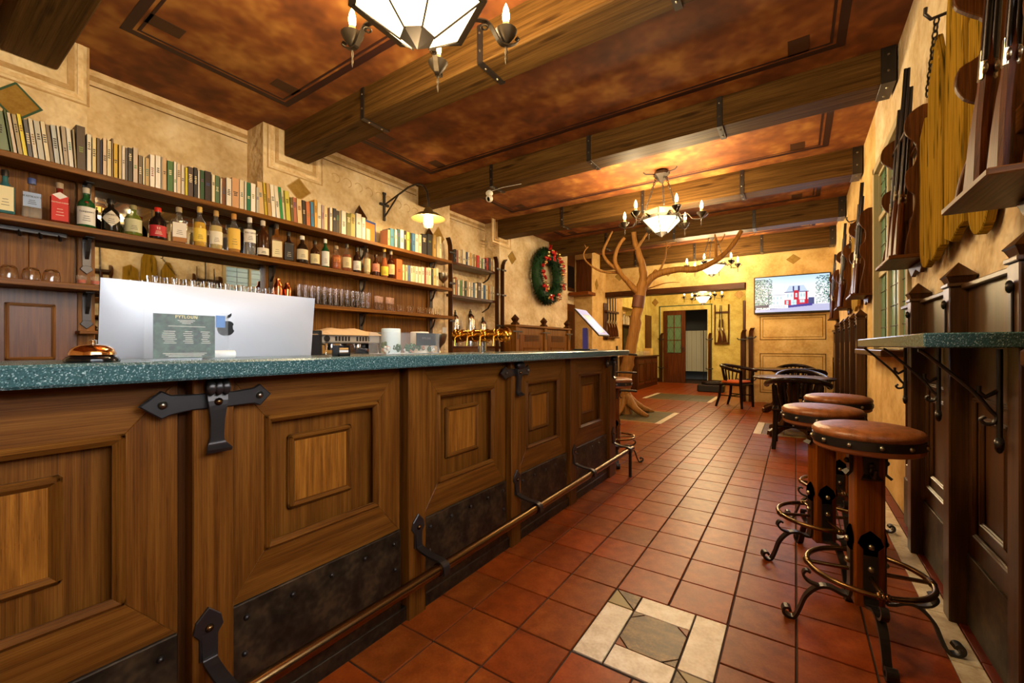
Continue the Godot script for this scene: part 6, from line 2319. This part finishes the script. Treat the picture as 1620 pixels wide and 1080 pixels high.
func gun_rack(label: String, z0: float, z1: float, y: float, guns: int, depth: float, where: String) -> void:
	var w := z0 - z1
	var t := thing("gun_rack", label, "gun rack", Vector3(0.615, y, (z0 + z1) / 2))
	var h := 0.82
	for s in [w / 2, -w / 2]:
		var b := mb(1)
		b.x = Transform3D(Basis.IDENTITY, Vector3(0, 0, s))
		b.prism(side_profile(depth * (0.66 if s > 0 else 0.95), h), 0.024, 0.003)
		part(t, "side_board", b, M.rack_wood)
	var b := mb(2)
	b.box(Vector3(-depth / 2 - 0.008, -0.01, 0), Vector3(depth + 0.016, 0.022, w + 0.06), 0.004)
	part(t, "bottom_shelf", b, M.rack_wood)
	b = mb(1)
	b.x = Transform3D(Basis(Vector3(0, 0, 1), Vector3(0, 1, 0), Vector3(-1, 0, 0)), Vector3(-0.014, 0, 0))
	b.prism([Vector2(-w / 2 + 0.02, -0.025), Vector2(-w / 4, -0.09), Vector2(0, -0.06), Vector2(w / 4, -0.09), Vector2(w / 2 - 0.02, -0.025)], 0.02, 0.002)
	part(t, "apron", b, M.rack_wood)
	b = mb(2)
	b.box(Vector3(-0.012, h * 0.86, 0), Vector3(0.02, 0.08, w - 0.026), 0.002)
	part(t, "back_rail", b, M.rack_wood)
	b = mb(2)
	b.box(Vector3(-0.012, h * 0.3, 0), Vector3(0.02, 0.08, w - 0.026), 0.002)
	part(t, "back_rail", b, M.rack_wood)
	b = mb(2)
	b.box(Vector3(-depth * 0.5, h * 0.86, 0), Vector3(0.03, 0.022, w - 0.026), 0.004)
	part(t, "barrel_rest", b, M.rack_wood)
	b = mb()
	b.box(Vector3(-depth * 0.5 - 0.018, h * 0.86, 0), Vector3(0.005, 0.014, w), 0.001)
	part(t, "iron_bar", b, M.iron)
	for i in guns:
		var z := (z0 + z1) / 2 + w * 0.5 - w * (i + 0.5) / guns
		var bs := Basis(Vector3(0, 0, 1), deg_to_rad(-3.0)) * Basis(Vector3.UP, PI / 2)
		rifle("hunting rifle, %s from the left in %s" % [nth(guns - i), where], Vector3(0.615 - depth * 0.78, y + 0.004, z + 0.03), bs, "rifles in " + where, 1.02 if i == 1 else 0.86)

func plank_board(label: String, planks: Array, m: Material, hook: Vector3, grp: String) -> void:
	# planks: near z, far z, bottom, top, style of the ends
	var c: float = (planks[0][0] + planks[-1][1]) / 2
	var t := thing("plank_board", label, "wall board", Vector3(0.575, 0, c), 0, grp)
	for p in planks:
		var z0: float = p[0] - c - 0.004
		var z1: float = p[1] - c + 0.004
		var w := z0 - z1
		var zm := (z0 + z1) / 2
		var o := []
		var y0: float = p[2]
		var y1: float = p[3]
		if p[4] & 1:
			for i in 9:
				var a := PI + PI * i / 8.0
				o.append(Vector2(zm + cos(a) * w / 2, y0 + w * 0.55 + sin(a) * w * 0.55))
		else:
			o.append(Vector2(z1, y0 + 0.03))
			o.append(Vector2(zm - 0.03, y0))
			o.append(Vector2(zm + 0.05, y0 + 0.035))
			o.append(Vector2(z0, y0 + 0.05))
		o.append(Vector2(z0, lerpf(y0, y1, 0.5)))
		if p[4] & 2:
			o.append(Vector2(z0 - w * 0.1, y1 - 0.16))
			o.append(Vector2(zm + w * 0.12, y1))
			o.append(Vector2(zm - w * 0.12, y1 - 0.01))
			o.append(Vector2(z1 + w * 0.12, y1 - 0.18))
		else:
			o.append(Vector2(z0 - w * 0.05, y1 - 0.05))
			o.append(Vector2(zm, y1))
			o.append(Vector2(z1 + w * 0.05, y1 - 0.07))
		o.append(Vector2(z1, lerpf(y0, y1, 0.5)))
		var b := mb(1)
		b.x = Transform3D(Basis(Vector3(0, 0, 1), Vector3(0, 1, 0), Vector3(-1, 0, 0)), Vector3(-0.012 + 0.024 * rng.randf(), 0, 0))
		b.prism(o, 0.03, 0.004)
		part(t, "plank", b, m)
	var hk := mb()
	hk.tube([hook + Vector3(0.03, 0, -c), hook + Vector3(-0.05, -0.01, -c), hook + Vector3(-0.07, 0.02, -c), hook + Vector3(-0.068, 0.05, -c)], 0.008, 7)
	part(t, "hook", hk, M.iron)
	chain(t, hook + Vector3(-0.03, -0.01, -c), hook + Vector3(-0.025, -0.28, -c - 0.2), 0.034, 0.004)

func build_right_wall_things() -> void:
	gun_rack("nearest carved wooden gun rack at the top right edge", -1.69, -2.06, 1.63, 2, 0.17, "the nearest gun rack")
	gun_rack("carved wooden gun rack between plank board and leaded window", -3.2, -3.62, 1.66, 3, 0.16, "the gun rack before the window")
	gun_rack("carved wooden gun rack just beyond the leaded window", -5.3, -5.72, 1.66, 3, 0.15, "the gun rack beyond the window")
	gun_rack("carved wooden gun rack in the middle of the far right wall", -7.0, -7.4, 1.66, 3, 0.15, "the middle far gun rack")
	gun_rack("carved wooden gun rack beside the television", -9.0, -9.4, 1.62, 2, 0.12, "the gun rack by the television")
	plank_board("yellowed plank board hung on a chain beside the nearest rack", [[-2.2, -2.42, 1.57, 2.5, 1], [-2.42, -2.68, 1.6, 2.8, 2], [-2.68, -2.94, 1.56, 2.62, 2], [-2.94, -3.17, 1.56, 2.35, 1]], M.bleached, Vector3(0.0, 2.68, -2.72), "hanging plank boards")
	plank_board("pale plank board hung on a chain beyond the window", [[-5.95, -6.15, 1.58, 2.45, 1], [-6.15, -6.38, 1.55, 2.6, 2], [-6.38, -6.6, 1.58, 2.5, 1]], M.bleached_pale, Vector3(0.0, 2.62, -6.35), "hanging plank boards")

	# television
	var t := thing("television", "wide flat television showing a red and white mansion", "television", Vector3(-0.07, 1.79, -9.93))
	var b := mb()
	b.box(Vector3(0, 0.375, 0), Vector3(1.26, 0.75, 0.05), 0.008)
	part(t, "housing", b, M.black)
	b = mb()
	b.box(Vector3(0, 0.375, -0.04), Vector3(0.4, 0.3, 0.04))
	part(t, "wall_mount", b, M.iron)
	# the picture: one quad with its own texture coordinates
	var am := QuadMesh.new()
	am.size = Vector2(1.215, 0.695)
	var sc := part(t, "tv_screen", am, M.tv_picture, "bright screen with mansion, trees and road")
	sc.position = Vector3(0, 0.382, 0.0265)
	lettering(t, "screen_words", "PYTLOUN", 0.052, M.tv_letters, Transform3D(Basis.IDENTITY, Vector3(-0.47, 0.105, 0.0275)), false, 0.0006)
	var al := AreaLight3D.new()
	al.name = "screen_light"
	al.area_size = Vector2(1.2, 0.68)
	al.light_color = Color(0.82, 0.86, 1.0)
	al.light_energy = 0.9
	al.area_range = 14.0
	al.shadow_enabled = true
	t.add_child(al)
	al.position = Vector3(0, 0.382, 0.034)
	al.rotation.y = PI

func tv_map() -> ImageTexture:
	var w := 320
	var h := 184
	var im := Image.create(w, h, false, Image.FORMAT_RGB8)
	var r := RandomNumberGenerator.new()
	r.seed = 5
	for y in h:
		im.fill_rect(Rect2i(0, y, w, 1), Color(0.72, 0.84, 0.95).lerp(Color(0.97, 0.96, 0.97), clampf(y / 70.0, 0, 1)))
	im.fill_rect(Rect2i(0, 150, w, 34), Color(0.72, 0.72, 0.84))
	# white wing, main block with slate roof, red porch and corner bands
	im.fill_rect(Rect2i(70, 96, 80, 56), Color(0.98, 0.95, 0.94))
	im.fill_rect(Rect2i(136, 84, 96, 68), Color(0.93, 0.92, 0.96))
	for y in 34:
		im.fill_rect(Rect2i(136 + y / 2, 84 - y, 96 - y, 1), Color(0.74, 0.8, 0.88))
	im.fill_rect(Rect2i(132, 82, 104, 4), Color(0.3, 0.32, 0.5))
	im.fill_rect(Rect2i(70, 94, 66, 3), Color(0.6, 0.62, 0.72))
	im.fill_rect(Rect2i(172, 76, 22, 76), Color(0.74, 0.12, 0.22))
	im.fill_rect(Rect2i(132, 124, 102, 28), Color(0.78, 0.18, 0.28))
	im.fill_rect(Rect2i(222, 84, 8, 68), Color(0.72, 0.1, 0.2))
	im.fill_rect(Rect2i(168, 54, 6, 26), Color(0.2, 0.2, 0.45))
	im.fill_rect(Rect2i(190, 54, 8, 26), Color(0.2, 0.2, 0.45))
	for e in [[142, 92, 9, 20], [158, 92, 9, 20], [179, 90, 8, 22], [200, 92, 9, 20], [213, 92, 7, 20], [140, 128, 9, 18], [160, 124, 24, 28], [198, 126, 20, 14], [82, 104, 7, 16], [98, 104, 7, 16], [114, 104, 7, 16], [82, 130, 7, 14], [98, 130, 7, 14]]:
		im.fill_rect(Rect2i(e[0], e[1], e[2], e[3]), Color(0.8, 0.92, 0.94))
		im.fill_rect(Rect2i(e[0] + e[2] / 2, e[1], 1, e[3]), Color(0.35, 0.4, 0.55))
		im.fill_rect(Rect2i(e[0], e[1] + e[3] / 2, e[2], 1), Color(0.45, 0.5, 0.6))
	im.fill_rect(Rect2i(60, 84, 5, 66), Color(0.25, 0.28, 0.42))
	im.fill_rect(Rect2i(234, 116, 24, 34), Color(0.26, 0.3, 0.48))
	for x in range(60, 250):
		im.fill_rect(Rect2i(x, 158 - (x - 60) / 14, 1, 12), Color(0.28, 0.24, 0.56))
	for i in 1500:
		var q := r.randf()
		var x := int(pow(r.randf(), 1.25) * 76.0) if q < 0.75 else 318 - int(pow(r.randf(), 1.6) * 56.0)
		var y := int(8 + r.randf() * 138)
		im.fill_rect(Rect2i(clampi(x, 0, w - 6), y, 2 + r.randi() % 5, 2 + r.randi() % 3), [Color(0.2, 0.36, 0.34), Color(0.36, 0.54, 0.46), Color(0.55, 0.7, 0.64), Color(0.14, 0.26, 0.34)][r.randi() % 4])
	im.fill_rect(Rect2i(0, 146, 62, 24), Color(0.13, 0.13, 0.28))
	im.fill_rect(Rect2i(66, 148, 82, 18), Color(0.95, 0.95, 0.98))
	for i in 22:
		im.fill_rect(Rect2i(69 + i * 3 + r.randi() % 2, 152 + (i % 2) * 6, 2, 3), Color(0.35, 0.35, 0.5))
	return ImageTexture.create_from_image(im)

# ---------------------------------------------------------------- the bare tree
func limb(t: Node, called: String, pts: Array, r0: float, r1: float, label := "") -> Node:
	# smooth a few control points into a gnarled tapering branch
	var cv := Curve3D.new()
	for i in pts.size():
		var tan := Vector3.ZERO
		if i > 0 and i < pts.size() - 1:
			tan = (pts[i + 1] - pts[i - 1]) * 0.17
		cv.add_point(pts[i], -tan, tan)
	cv.bake_interval = 0.06
	var L := cv.get_baked_length()
	var n := maxi(6, int(L / 0.07))
	var p := []
	var r := []
	for i in n + 1:
		var f := float(i) / n
		p.append(cv.sample_baked(L * f) + Vector3(rng.randf() - 0.5, 0, rng.randf() - 0.5) * r0 * 0.16)
		r.append(lerpf(r0, r1, pow(f, 0.8)) * (0.93 + 0.14 * rng.randf()))
	var b := mb(1)
	b.tube(p, r, 10)
	return part(t, called, b, M.bark, label)

func build_tree() -> void:
	var t := thing("bare_tree", "bare debarked tree trunk with spreading branches standing in room", "tree", Vector3(-2.42, 0, -7.05))
	# helper: local points from (right, up, towards back) in the picture's directions
	var R := Vector3(cos(TURN), 0, -sin(TURN))
	var F := Vector3(-sin(TURN), 0, -cos(TURN))
	var q := func(a: float, y: float, d := 0.0) -> Vector3: return R * a + Vector3.UP * y + F * d
	limb(t, "trunk", [q.call(0.02, -0.01), q.call(-0.01, 0.25), q.call(0.03, 0.7), q.call(0.13, 1.2), q.call(0.22, 1.75), q.call(0.27, 2.02), q.call(0.32, 2.25)], 0.115, 0.082)
	for e in [[0.55, 0.02, 0.16], [0.18, 0.02, 0.4], [-0.36, 0.02, 0.12], [0.28, 0.02, -0.36], [-0.2, 0.01, -0.3]]:
		limb(t, "root", [q.call(0.0, 0.3), q.call(e[0] * 0.35, 0.16, e[2] * 0.35), q.call(e[0] * 0.7, 0.06, e[2] * 0.7), q.call(e[0], 0.012, e[2])], 0.11, 0.03)
	limb(t, "branch", [q.call(0.29, 2.1), q.call(0.33, 2.35), q.call(0.28, 2.62), q.call(0.2, 2.92, 0.05), q.call(0.17, 3.1, 0.05)], 0.074, 0.041)
	limb(t, "branch", [q.call(0.2, 2.78, 0.02), q.call(0.29, 2.92, 0.0), q.call(0.38, 3.06, -0.05)], 0.033, 0.016)
	limb(t, "branch", [q.call(0.3, 2.0), q.call(0.1, 2.2), q.call(-0.12, 2.42, -0.1), q.call(-0.2, 2.62, -0.15), q.call(-0.13, 2.82, -0.15), q.call(-0.04, 2.95, -0.15)], 0.056, 0.026)
	limb(t, "branch", [q.call(-0.12, 2.42, -0.08), q.call(-0.3, 2.58, -0.05), q.call(-0.36, 2.75), q.call(-0.27, 2.97), q.call(-0.2, 3.1)], 0.033, 0.015)
	limb(t, "branch", [q.call(-0.1, 2.4), q.call(-0.38, 2.44, 0.1), q.call(-0.62, 2.6, 0.1), q.call(-0.68, 2.74, 0.1), q.call(-0.6, 2.86, 0.1)], 0.024, 0.010)
	limb(t, "twig", [q.call(-0.62, 2.83, 0.1), q.call(-0.66, 2.9, 0.1)], 0.009, 0.005)
	limb(t, "branch", [q.call(0.3, 2.1), q.call(0.5, 2.34), q.call(0.82, 2.42, -0.15), q.call(1.15, 2.42, -0.25), q.call(1.5, 2.6, -0.3), q.call(1.72, 2.85, -0.32), q.call(1.82, 3.02, -0.32)], 0.070, 0.033)
	limb(t, "branch", [q.call(1.42, 2.55, -0.29), q.call(1.42, 2.78, -0.3), q.call(1.4, 2.97, -0.3)], 0.026, 0.013)
	limb(t, "twig", [q.call(1.42, 2.78, -0.3), q.call(1.52, 2.88, -0.3), q.call(1.56, 2.98, -0.3)], 0.015, 0.007)
	limb(t, "branch", [q.call(0.5, 2.33), q.call(0.64, 2.45, 0.1), q.call(0.74, 2.68, 0.12), q.call(0.77, 2.95, 0.12)], 0.026, 0.009)
	limb(t, "twig", [q.call(0.76, 2.82, 0.12), q.call(0.95, 2.96, 0.12)], 0.009, 0.004)
	limb(t, "twig", [q.call(1.74, 2.88, -0.32), q.call(1.92, 2.92, -0.3), q.call(2.06, 2.98, -0.3)], 0.009, 0.004)
	limb(t, "branch", [q.call(0.42, 2.26), q.call(0.5, 2.36, 0.02), q.call(0.56, 2.44, 0.05)], 0.044, 0.033)
	limb(t, "twig", [q.call(0.3, 2.1, 0.05), q.call(0.5, 2.16, 0.1), q.call(0.75, 2.24, 0.12), q.call(1.0, 2.25, 0.12)], 0.016, 0.004)
	var b := mb()
	b.tube([q.call(0.225, 1.8), q.call(0.255, 2.0)], 0.102, 18, false)
	part(t, "iron_collar", b, M.rust, "rusty iron collar round the trunk")
	# coat frame fixed round the trunk
	var f := Node3D.new()
	f.name = "coat_frame"
	t.add_child(f, true)
	f.set_meta("label", "black iron bar frame round the lower trunk")
	b = mb()
	b.tube([q.call(-0.18, 0.42, -0.22), q.call(-0.18, 1.15, -0.22)], 0.018, 6)
	part(f, "upright", b, M.iron)
	for y in [1.02, 0.72, 0.42]:
		b = mb()
		b.tube([q.call(-0.5, y + 0.02, -0.2), q.call(-0.18, y, -0.235), q.call(0.06, y - 0.01, -0.24), q.call(0.15, y - 0.02, -0.2)], 0.02, 6)
		part(f, "cross_bar", b, M.iron)
	b = mb()
	b.tube([q.call(-0.18, 0.42, -0.22), q.call(-0.2, 0.0, -0.3)], 0.018, 6)
	part(f, "foot", b, M.iron)

# ---------------------------------------------------------------- tables and chairs
var chair0: Node3D
func armchair(label: String, at: Vector3, turn: float, cushion := false) -> void:
	# faces local +z
	var t: Node3D
	if chair0:
		t = copy(chair0, at, turn, label)
	else:
		t = thing("armchair", label, "chair", at, turn, "dark bentwood armchairs")
		chair0 = t
		var b := mb(2)
		b.box(Vector3(0, 0.43, 0.0), Vector3(0.48, 0.035, 0.44), 0.012)
		part(t, "seat", b, M.chair)
		for s in [-1.0, 1.0]:
			b = mb()
			b.tube([Vector3(s * 0.23, 0.68, 0.2), Vector3(s * 0.22, 0.43, 0.19), Vector3(s * 0.215, 0.0, 0.21)], [0.027, 0.027, 0.022], 8)
			part(t, "leg", b, M.chair)
			b = mb()
			b.tube([Vector3(s * 0.2, 0.43, -0.19), Vector3(s * 0.21, 0.2, -0.21), Vector3(s * 0.22, 0.0, -0.27)], [0.027, 0.025, 0.021], 8)
			part(t, "leg", b, M.chair)
			b = mb()
			b.tube([Vector3(s * 0.215, 0.22, 0.2), Vector3(s * 0.212, 0.22, -0.21)], 0.011, 6)
			part(t, "stretcher", b, M.chair)
		b = mb()
		b.tube([Vector3(-0.215, 0.22, 0.0), Vector3(0.215, 0.22, 0.0)], 0.011, 6)
		part(t, "stretcher", b, M.chair)
		b = mb()
		var p := []
		for i in 17:
			var a := PI * i / 16.0
			p.append(Vector3(cos(a) * 0.31, 0.68 + 0.1 * sin(a), 0.24 - 0.5 * sin(a)))
		b.tube(p, 0.032, 8)
		part(t, "arm_rail", b, M.chair)
		for i in 9:
			var a := PI * (i + 3.0) / 14.0
			b = mb()
			b.tube([Vector3(cos(a) * 0.21, 0.44, 0.06 - 0.25 * sin(a)), Vector3(cos(a) * 0.3, 0.68 + 0.1 * sin(a), 0.23 - 0.49 * sin(a))], 0.014, 6)
			part(t, "slat", b, M.chair)
	if cushion:
		var c := mb()
		c.box(Vector3(0, 0.475, 0.0), Vector3(0.4, 0.05, 0.38), 0.022)
		part(t, "cushion", c, M.cushion, "orange seat cushion")

var table0: Node3D
func round_table(label: String, at: Vector3, turn: float) -> void:
	if table0:
		copy(table0, at, turn, label)
		return
	var t := thing("pub_table", label, "table", at, turn, "pedestal tables")
	table0 = t
	var b := mb(0)
	b.lathe([Vector2(0, 0.72), Vector2(0.43, 0.72), Vector2(0.45, 0.728), Vector2(0.455, 0.738), Vector2(0.45, 0.748), Vector2(0.435, 0.752), Vector2(0, 0.752)], 36)
	part(t, "tabletop", b, M.table)
	b = mb()
	b.lathe([Vector2(0.0, 0.14), Vector2(0.075, 0.14), Vector2(0.06, 0.2), Vector2(0.1, 0.34), Vector2(0.055, 0.46), Vector2(0.075, 0.56), Vector2(0.06, 0.66), Vector2(0.17, 0.71), Vector2(0.18, 0.72), Vector2(0, 0.72)], 16)
	part(t, "pedestal", b, M.dark_wood)
	for i in 4:
		var a := TAU * i / 4.0 + PI / 4
		var o := Vector3(cos(a), 0, sin(a))
		b = mb(1)
		b.x = Transform3D(Basis(o, Vector3.UP, o.cross(Vector3.UP)), Vector3.ZERO)
		b.prism([Vector2(0.03, 0.1), Vector2(0.05, 0.3), Vector2(0.13, 0.25), Vector2(0.2, 0.13), Vector2(0.3, 0.1), Vector2(0.37, 0.07), Vector2(0.38, 0.02), Vector2(0.33, 0.0), Vector2(0.25, 0.015), Vector2(0.16, 0.07)], 0.06, 0.012)
		part(t, "foot", b, M.dark_wood)

func build_tables_and_chairs() -> void:
	round_table("nearer pedestal table with carved feet between the armchairs", Vector3(-0.02, 0, -6.55), 0.0)
	round_table("farther pedestal table beside the chair with orange cushion", Vector3(-0.2, 0, -8.75), 0.0)
	armchair("dark armchair nearest the bar stools, its back to the camera", Vector3(0.02, 0, -5.8), PI)
	armchair("dark armchair tucked behind the nearer table", Vector3(0.05, 0, -7.3), 0.1)
	armchair("dark armchair at the near side of the farther table", Vector3(0.12, 0, -8.05), PI + 0.2)
	armchair("dark armchair farthest back below the television", Vector3(0.0, 0, -9.45), 0.0)
	armchair("slatted armchair with orange cushion facing the farther table", Vector3(-0.93, 0, -9.0), PI / 2 - 0.35, true)

# ---------------------------------------------------------------- far room
func build_far_room_things() -> void:
	# door leaf with leaded glass
	var d := struct("door_1", Vector3(-3.5, 0, -13.96))
	var b := mb(1)
	for e in [[Vector3(0.05, 1.13, 0), Vector3(0.1, 2.26, 0.045)], [Vector3(0.6, 1.13, 0), Vector3(0.12, 2.26, 0.045)], [Vector3(0.32, 2.19, 0), Vector3(0.46, 0.14, 0.045)], [Vector3(0.32, 0.46, 0), Vector3(0.46, 0.92, 0.045)]]:
		b = mb(1)
		b.box(e[0], e[1], 0.003)
		part(d, "door_frame", b, M.red_wood)
	for i in 2:
		for j in 3:
			b = mb()
			b.box(Vector3(0.215 + i * 0.21, 1.13 + j * 0.4, 0), Vector3(0.2, 0.38, 0.008))
			var pn := part(d, "pane", b, M.door_glass)
			var l := mb()
			var cx := 0.215 + i * 0.21
			var cy := 1.13 + j * 0.4
			l.tube([Vector3(cx - 0.1, cy, 0.006), Vector3(cx, cy + 0.19, 0.006), Vector3(cx + 0.1, cy, 0.006), Vector3(cx, cy - 0.19, 0.006), Vector3(cx - 0.1, cy, 0.006)], 0.004, 4, false)
			part(pn, "lead_bars", l, M.iron_soft)
	b = mb(0)
	for y in [1.33, 1.73]:
		b.box(Vector3(0.32, y, 0), Vector3(0.46, 0.025, 0.03))
	b.box(Vector3(0.32, 1.52, 0), Vector3(0.025, 1.2, 0.03))
	part(d, "glazing_bar", b, M.red_wood)
	b = mb()
	b.box(Vector3(0.61, 1.05, 0.03), Vector3(0.03, 0.16, 0.01), 0.002)
	b.tube([Vector3(0.61, 1.08, 0.03), Vector3(0.61, 1.08, 0.07), Vector3(0.52, 1.08, 0.07)], 0.008, 6)
	part(d, "door_handle", b, M.iron)
	# ribbed pale screen standing in the dark doorway
	var t := thing("folding_screen", "pale ribbed folding screen standing inside the dark far doorway", "screen", Vector3(-2.72, 0.0, -15.2))
	for i in 12:
		b = mb(1)
		b.box(Vector3(-0.42 + i * 0.072, 0.98, 0.012 * (i % 2)), Vector3(0.07, 1.36, 0.02), 0.004)
		part(t, "slat", b, M.screen_pale)
	for x in [-0.46, 0.2, 0.44]:
		b = mb()
		b.box(Vector3(x, 0.83, 0.03), Vector3(0.025, 1.66, 0.03))
		part(t, "stand", b, M.black)
	# upright skis used as coat racks
	var i := 0
	for e in [[-3.57, -13.94, 1.56, "left of the far door"], [-2.15, -13.94, 1.54, "right of the far door"], [-0.9, -9.9, 1.48, "at the passage corner, left one"], [-0.76, -9.96, 1.52, "at the passage corner, right one"]]:
		var s := thing("ski_coat_rack", "upright old ski with pegs %s" % e[3], "coat rack", Vector3(e[0], 0, e[1]), 0, "ski coat racks")
		b = mb(1)
		b.strap([Vector3(0, 0, 0), Vector3(0, 0.8, 0), Vector3(0, e[2] - 0.16, 0), Vector3(0.01, e[2] - 0.06, 0.01), Vector3(0.04, e[2], 0.03)], Vector3(1, 0, 0.0001), 0.08, 0.016)
		part(s, "ski", b, M.dark_wood)
		for y in [e[2] - 0.2, 0.45]:
			b = mb()
			b.tube([Vector3(-0.1, y + 0.03, 0.03), Vector3(-0.07, y, 0.03), Vector3(0.07, y, 0.03), Vector3(0.1, y + 0.03, 0.03)], 0.014, 6)
			b.box(Vector3(0, y, 0.02), Vector3(0.05, 0.05, 0.03), 0.004)
			part(s, "peg", b, M.iron)
	# gun frame on the far wall
	t = thing("wall_gun_rack", "wooden hanging frame with two rifles on the far wall", "gun rack", Vector3(-1.82, 1.2, -13.98))
	for x in [-0.18, 0.18]:
		b = mb()
		b.tube([Vector3(x, 0, 0.03), Vector3(x * 1.04, 0.4, 0.03), Vector3(x, 0.8, 0.03), Vector3(x * 1.02, 1.18, 0.03)], 0.018, 7)
		part(t, "side_rod", b, M.rack_wood)
	for y in [0.03, 0.95]:
		b = mb(0)
		b.box(Vector3(0, y, 0.03), Vector3(0.4, 0.05, 0.07), 0.005)
		part(t, "cross_board", b, M.rack_wood)
	var bs := Basis(Vector3.UP, 0.0)
	rifle("left rifle in the hanging frame on the far wall", Vector3(-1.9, 1.26, -13.9), bs * Basis(Vector3(0, 0, 1), -0.05), "rifles on the far wall")
	rifle("right rifle in the hanging frame on the far wall", Vector3(-1.77, 1.26, -13.9), bs * Basis(Vector3(0, 0, 1), 0.04), "rifles on the far wall")
	# gun board on the left wall by the tree
	t = thing("gun_board", "dark wall board with four rifles left of the tree", "gun rack", Vector3(-3.9, 1.3, -10.25))
	b = mb(1)
	b.box(Vector3(0.015, 0.45, 0.33), Vector3(0.03, 0.9, 0.2), 0.004)
	part(t, "back_board", b, M.rack_wood)
	b = mb(2)
	b.box(Vector3(0.06, 0.7, 0), Vector3(0.09, 0.05, 0.8), 0.004)
	part(t, "barrel_rest", b, M.rack_wood)
	b = mb(2)
	b.box(Vector3(0.06, 0.06, 0), Vector3(0.12, 0.03, 0.8), 0.004)
	part(t, "butt_shelf", b, M.rack_wood)
	for k in 4:
		rifle("rifle, %s from the left on the board left of the tree" % nth(k + 1), Vector3(-3.83, 1.377, -9.97 - k * 0.18), Basis(Vector3.UP, PI / 2 - 0.6), "rifles on the board by the tree", 0.96)
	# niche with books, cupboard doors below
	t = thing("niche_cupboard", "dark glazed cupboard in the wall niche behind the tree", "cupboard", Vector3(-4.15, 0, -11.78))
	b = mb(1)
	b.box(Vector3(0.0, 0.86, 0), Vector3(0.1, 1.72, 1.12))
	part(t, "body", b, M.dark_wood)
	for s in [0.28, -0.28]:
		b = mb()
		b.box(Vector3(0.055, 1.3, s), Vector3(0.012, 0.7, 0.4), 0.002)
		part(t, "glazed_door", b, M.black_gloss)
	b = mb(2)
	b.box(Vector3(0.08, 1.735, 0), Vector3(0.26, 0.03, 1.13), 0.002)
	part(t, "book_shelf", b, M.dark_wood)
	var hs := [0.24, 0.3, 0.34, 0.22, 0.28, 0.3, 0.24, 0.26, 0.2, 0.25, 0.22, 0.28]
	for k in 12:
		make_book(-11.3 - k * 0.075, 0.05, hs[k], [Color8(226, 214, 180), Color8(206, 186, 140), Color8(120, 96, 60)][k % 3 if k % 4 else 0], 2.0 if k < 6 else 0.0, 1.7505, -3.98, "pale book, %s from the left in the niche behind the tree" % nth(k + 1), "books in the far niche")
	# sideboard with glassware
	t = thing("sideboard", "low carved dark sideboard with glasses behind the tree", "sideboard", Vector3(-3.63, 0, -11.9))
	b = mb(1)
	b.box(Vector3(0, 0.42, 0), Vector3(0.44, 0.84, 1.96), 0.004)
	part(t, "body", b, M.dark_wood)
	b = mb(2)
	b.box(Vector3(0.01, 0.86, 0), Vector3(0.5, 0.04, 2.06), 0.008)
	part(t, "top_board", b, M.dark_wood)
	for s in [0.64, 0.0, -0.64]:
		b = mb(1)
		b.box(Vector3(0.225, 0.44, s), Vector3(0.014, 0.66, 0.56), 0.004)
		var door := part(t, "door", b, M.red_wood)
		moulding(door, "moulding", s + 0.2, s - 0.2, 0.2, 0.68, 0.231, 0.02, 0.014, M.dark_wood)
	for k in 10:
		single("water_glass", tumbler(0.12, 0.03, 0.036, 0.012, 10), M.clear, "clear glass, %s from the left on the sideboard" % nth(k + 1), "glass", Vector3(-3.6 + 0.07 * (k % 2), 0.8805, -11.5 - k * 0.1), 0, "glasses on the sideboard")
	b = mb()
	for e in [[Vector3(0, 0.1, 0.12), Vector3(0.2, 0.2, 0.004)], [Vector3(0, 0.1, -0.12), Vector3(0.2, 0.2, 0.004)], [Vector3(0.1, 0.1, 0), Vector3(0.004, 0.2, 0.24)], [Vector3(-0.1, 0.1, 0), Vector3(0.004, 0.2, 0.24)], [Vector3(0, 0.002, 0), Vector3(0.2, 0.004, 0.24)]]:
		b.box(e[0], e[1])
	single("glass_jar", b, M.gallery, "square yellowish glass jar at the far end of the sideboard", "jar", Vector3(-3.6, 0.8805, -12.62))
	# tall dark shutter on the left wall of the far room
	b = mb(1)
	b.box(Vector3(0.015, 1.5, 0), Vector3(0.03, 1.24, 0.62), 0.004)
	single("wall_panel_board", b, M.red_wood, "tall dark wooden panel hanging beside the far corner", "panel", Vector3(-3.9, 0, -13.6))
	# dark jamb board at the passage and shoes by the wall
	b = mb(1)
	b.box(Vector3(0, 1.05, 0), Vector3(0.05, 2.1, 0.2), 0.004)
	single("jamb_board", b, M.dark_wood, "dark upright board at the right side of the passage", "board", Vector3(-0.885, 0, -10.13))
	t = thing("firewood_basket", "low dark basket of logs beside the chair by the far wall", "basket", Vector3(-1.75, 0, -11.6))
	b = mb()
	b.box(Vector3(0, 0.09, 0), Vector3(0.6, 0.18, 0.34), 0.02)
	part(t, "basket", b, M.black)
	for k in 5:
		b = mb()
		b.tube([Vector3(-0.24 + 0.03 * k, 0.2 + 0.03 * (k % 2), -0.12 + k * 0.055), Vector3(0.2 + 0.02 * k, 0.21 + 0.03 * (k % 2), -0.1 + k * 0.05)], 0.035, 8)
		part(t, "log", b, M.chair)
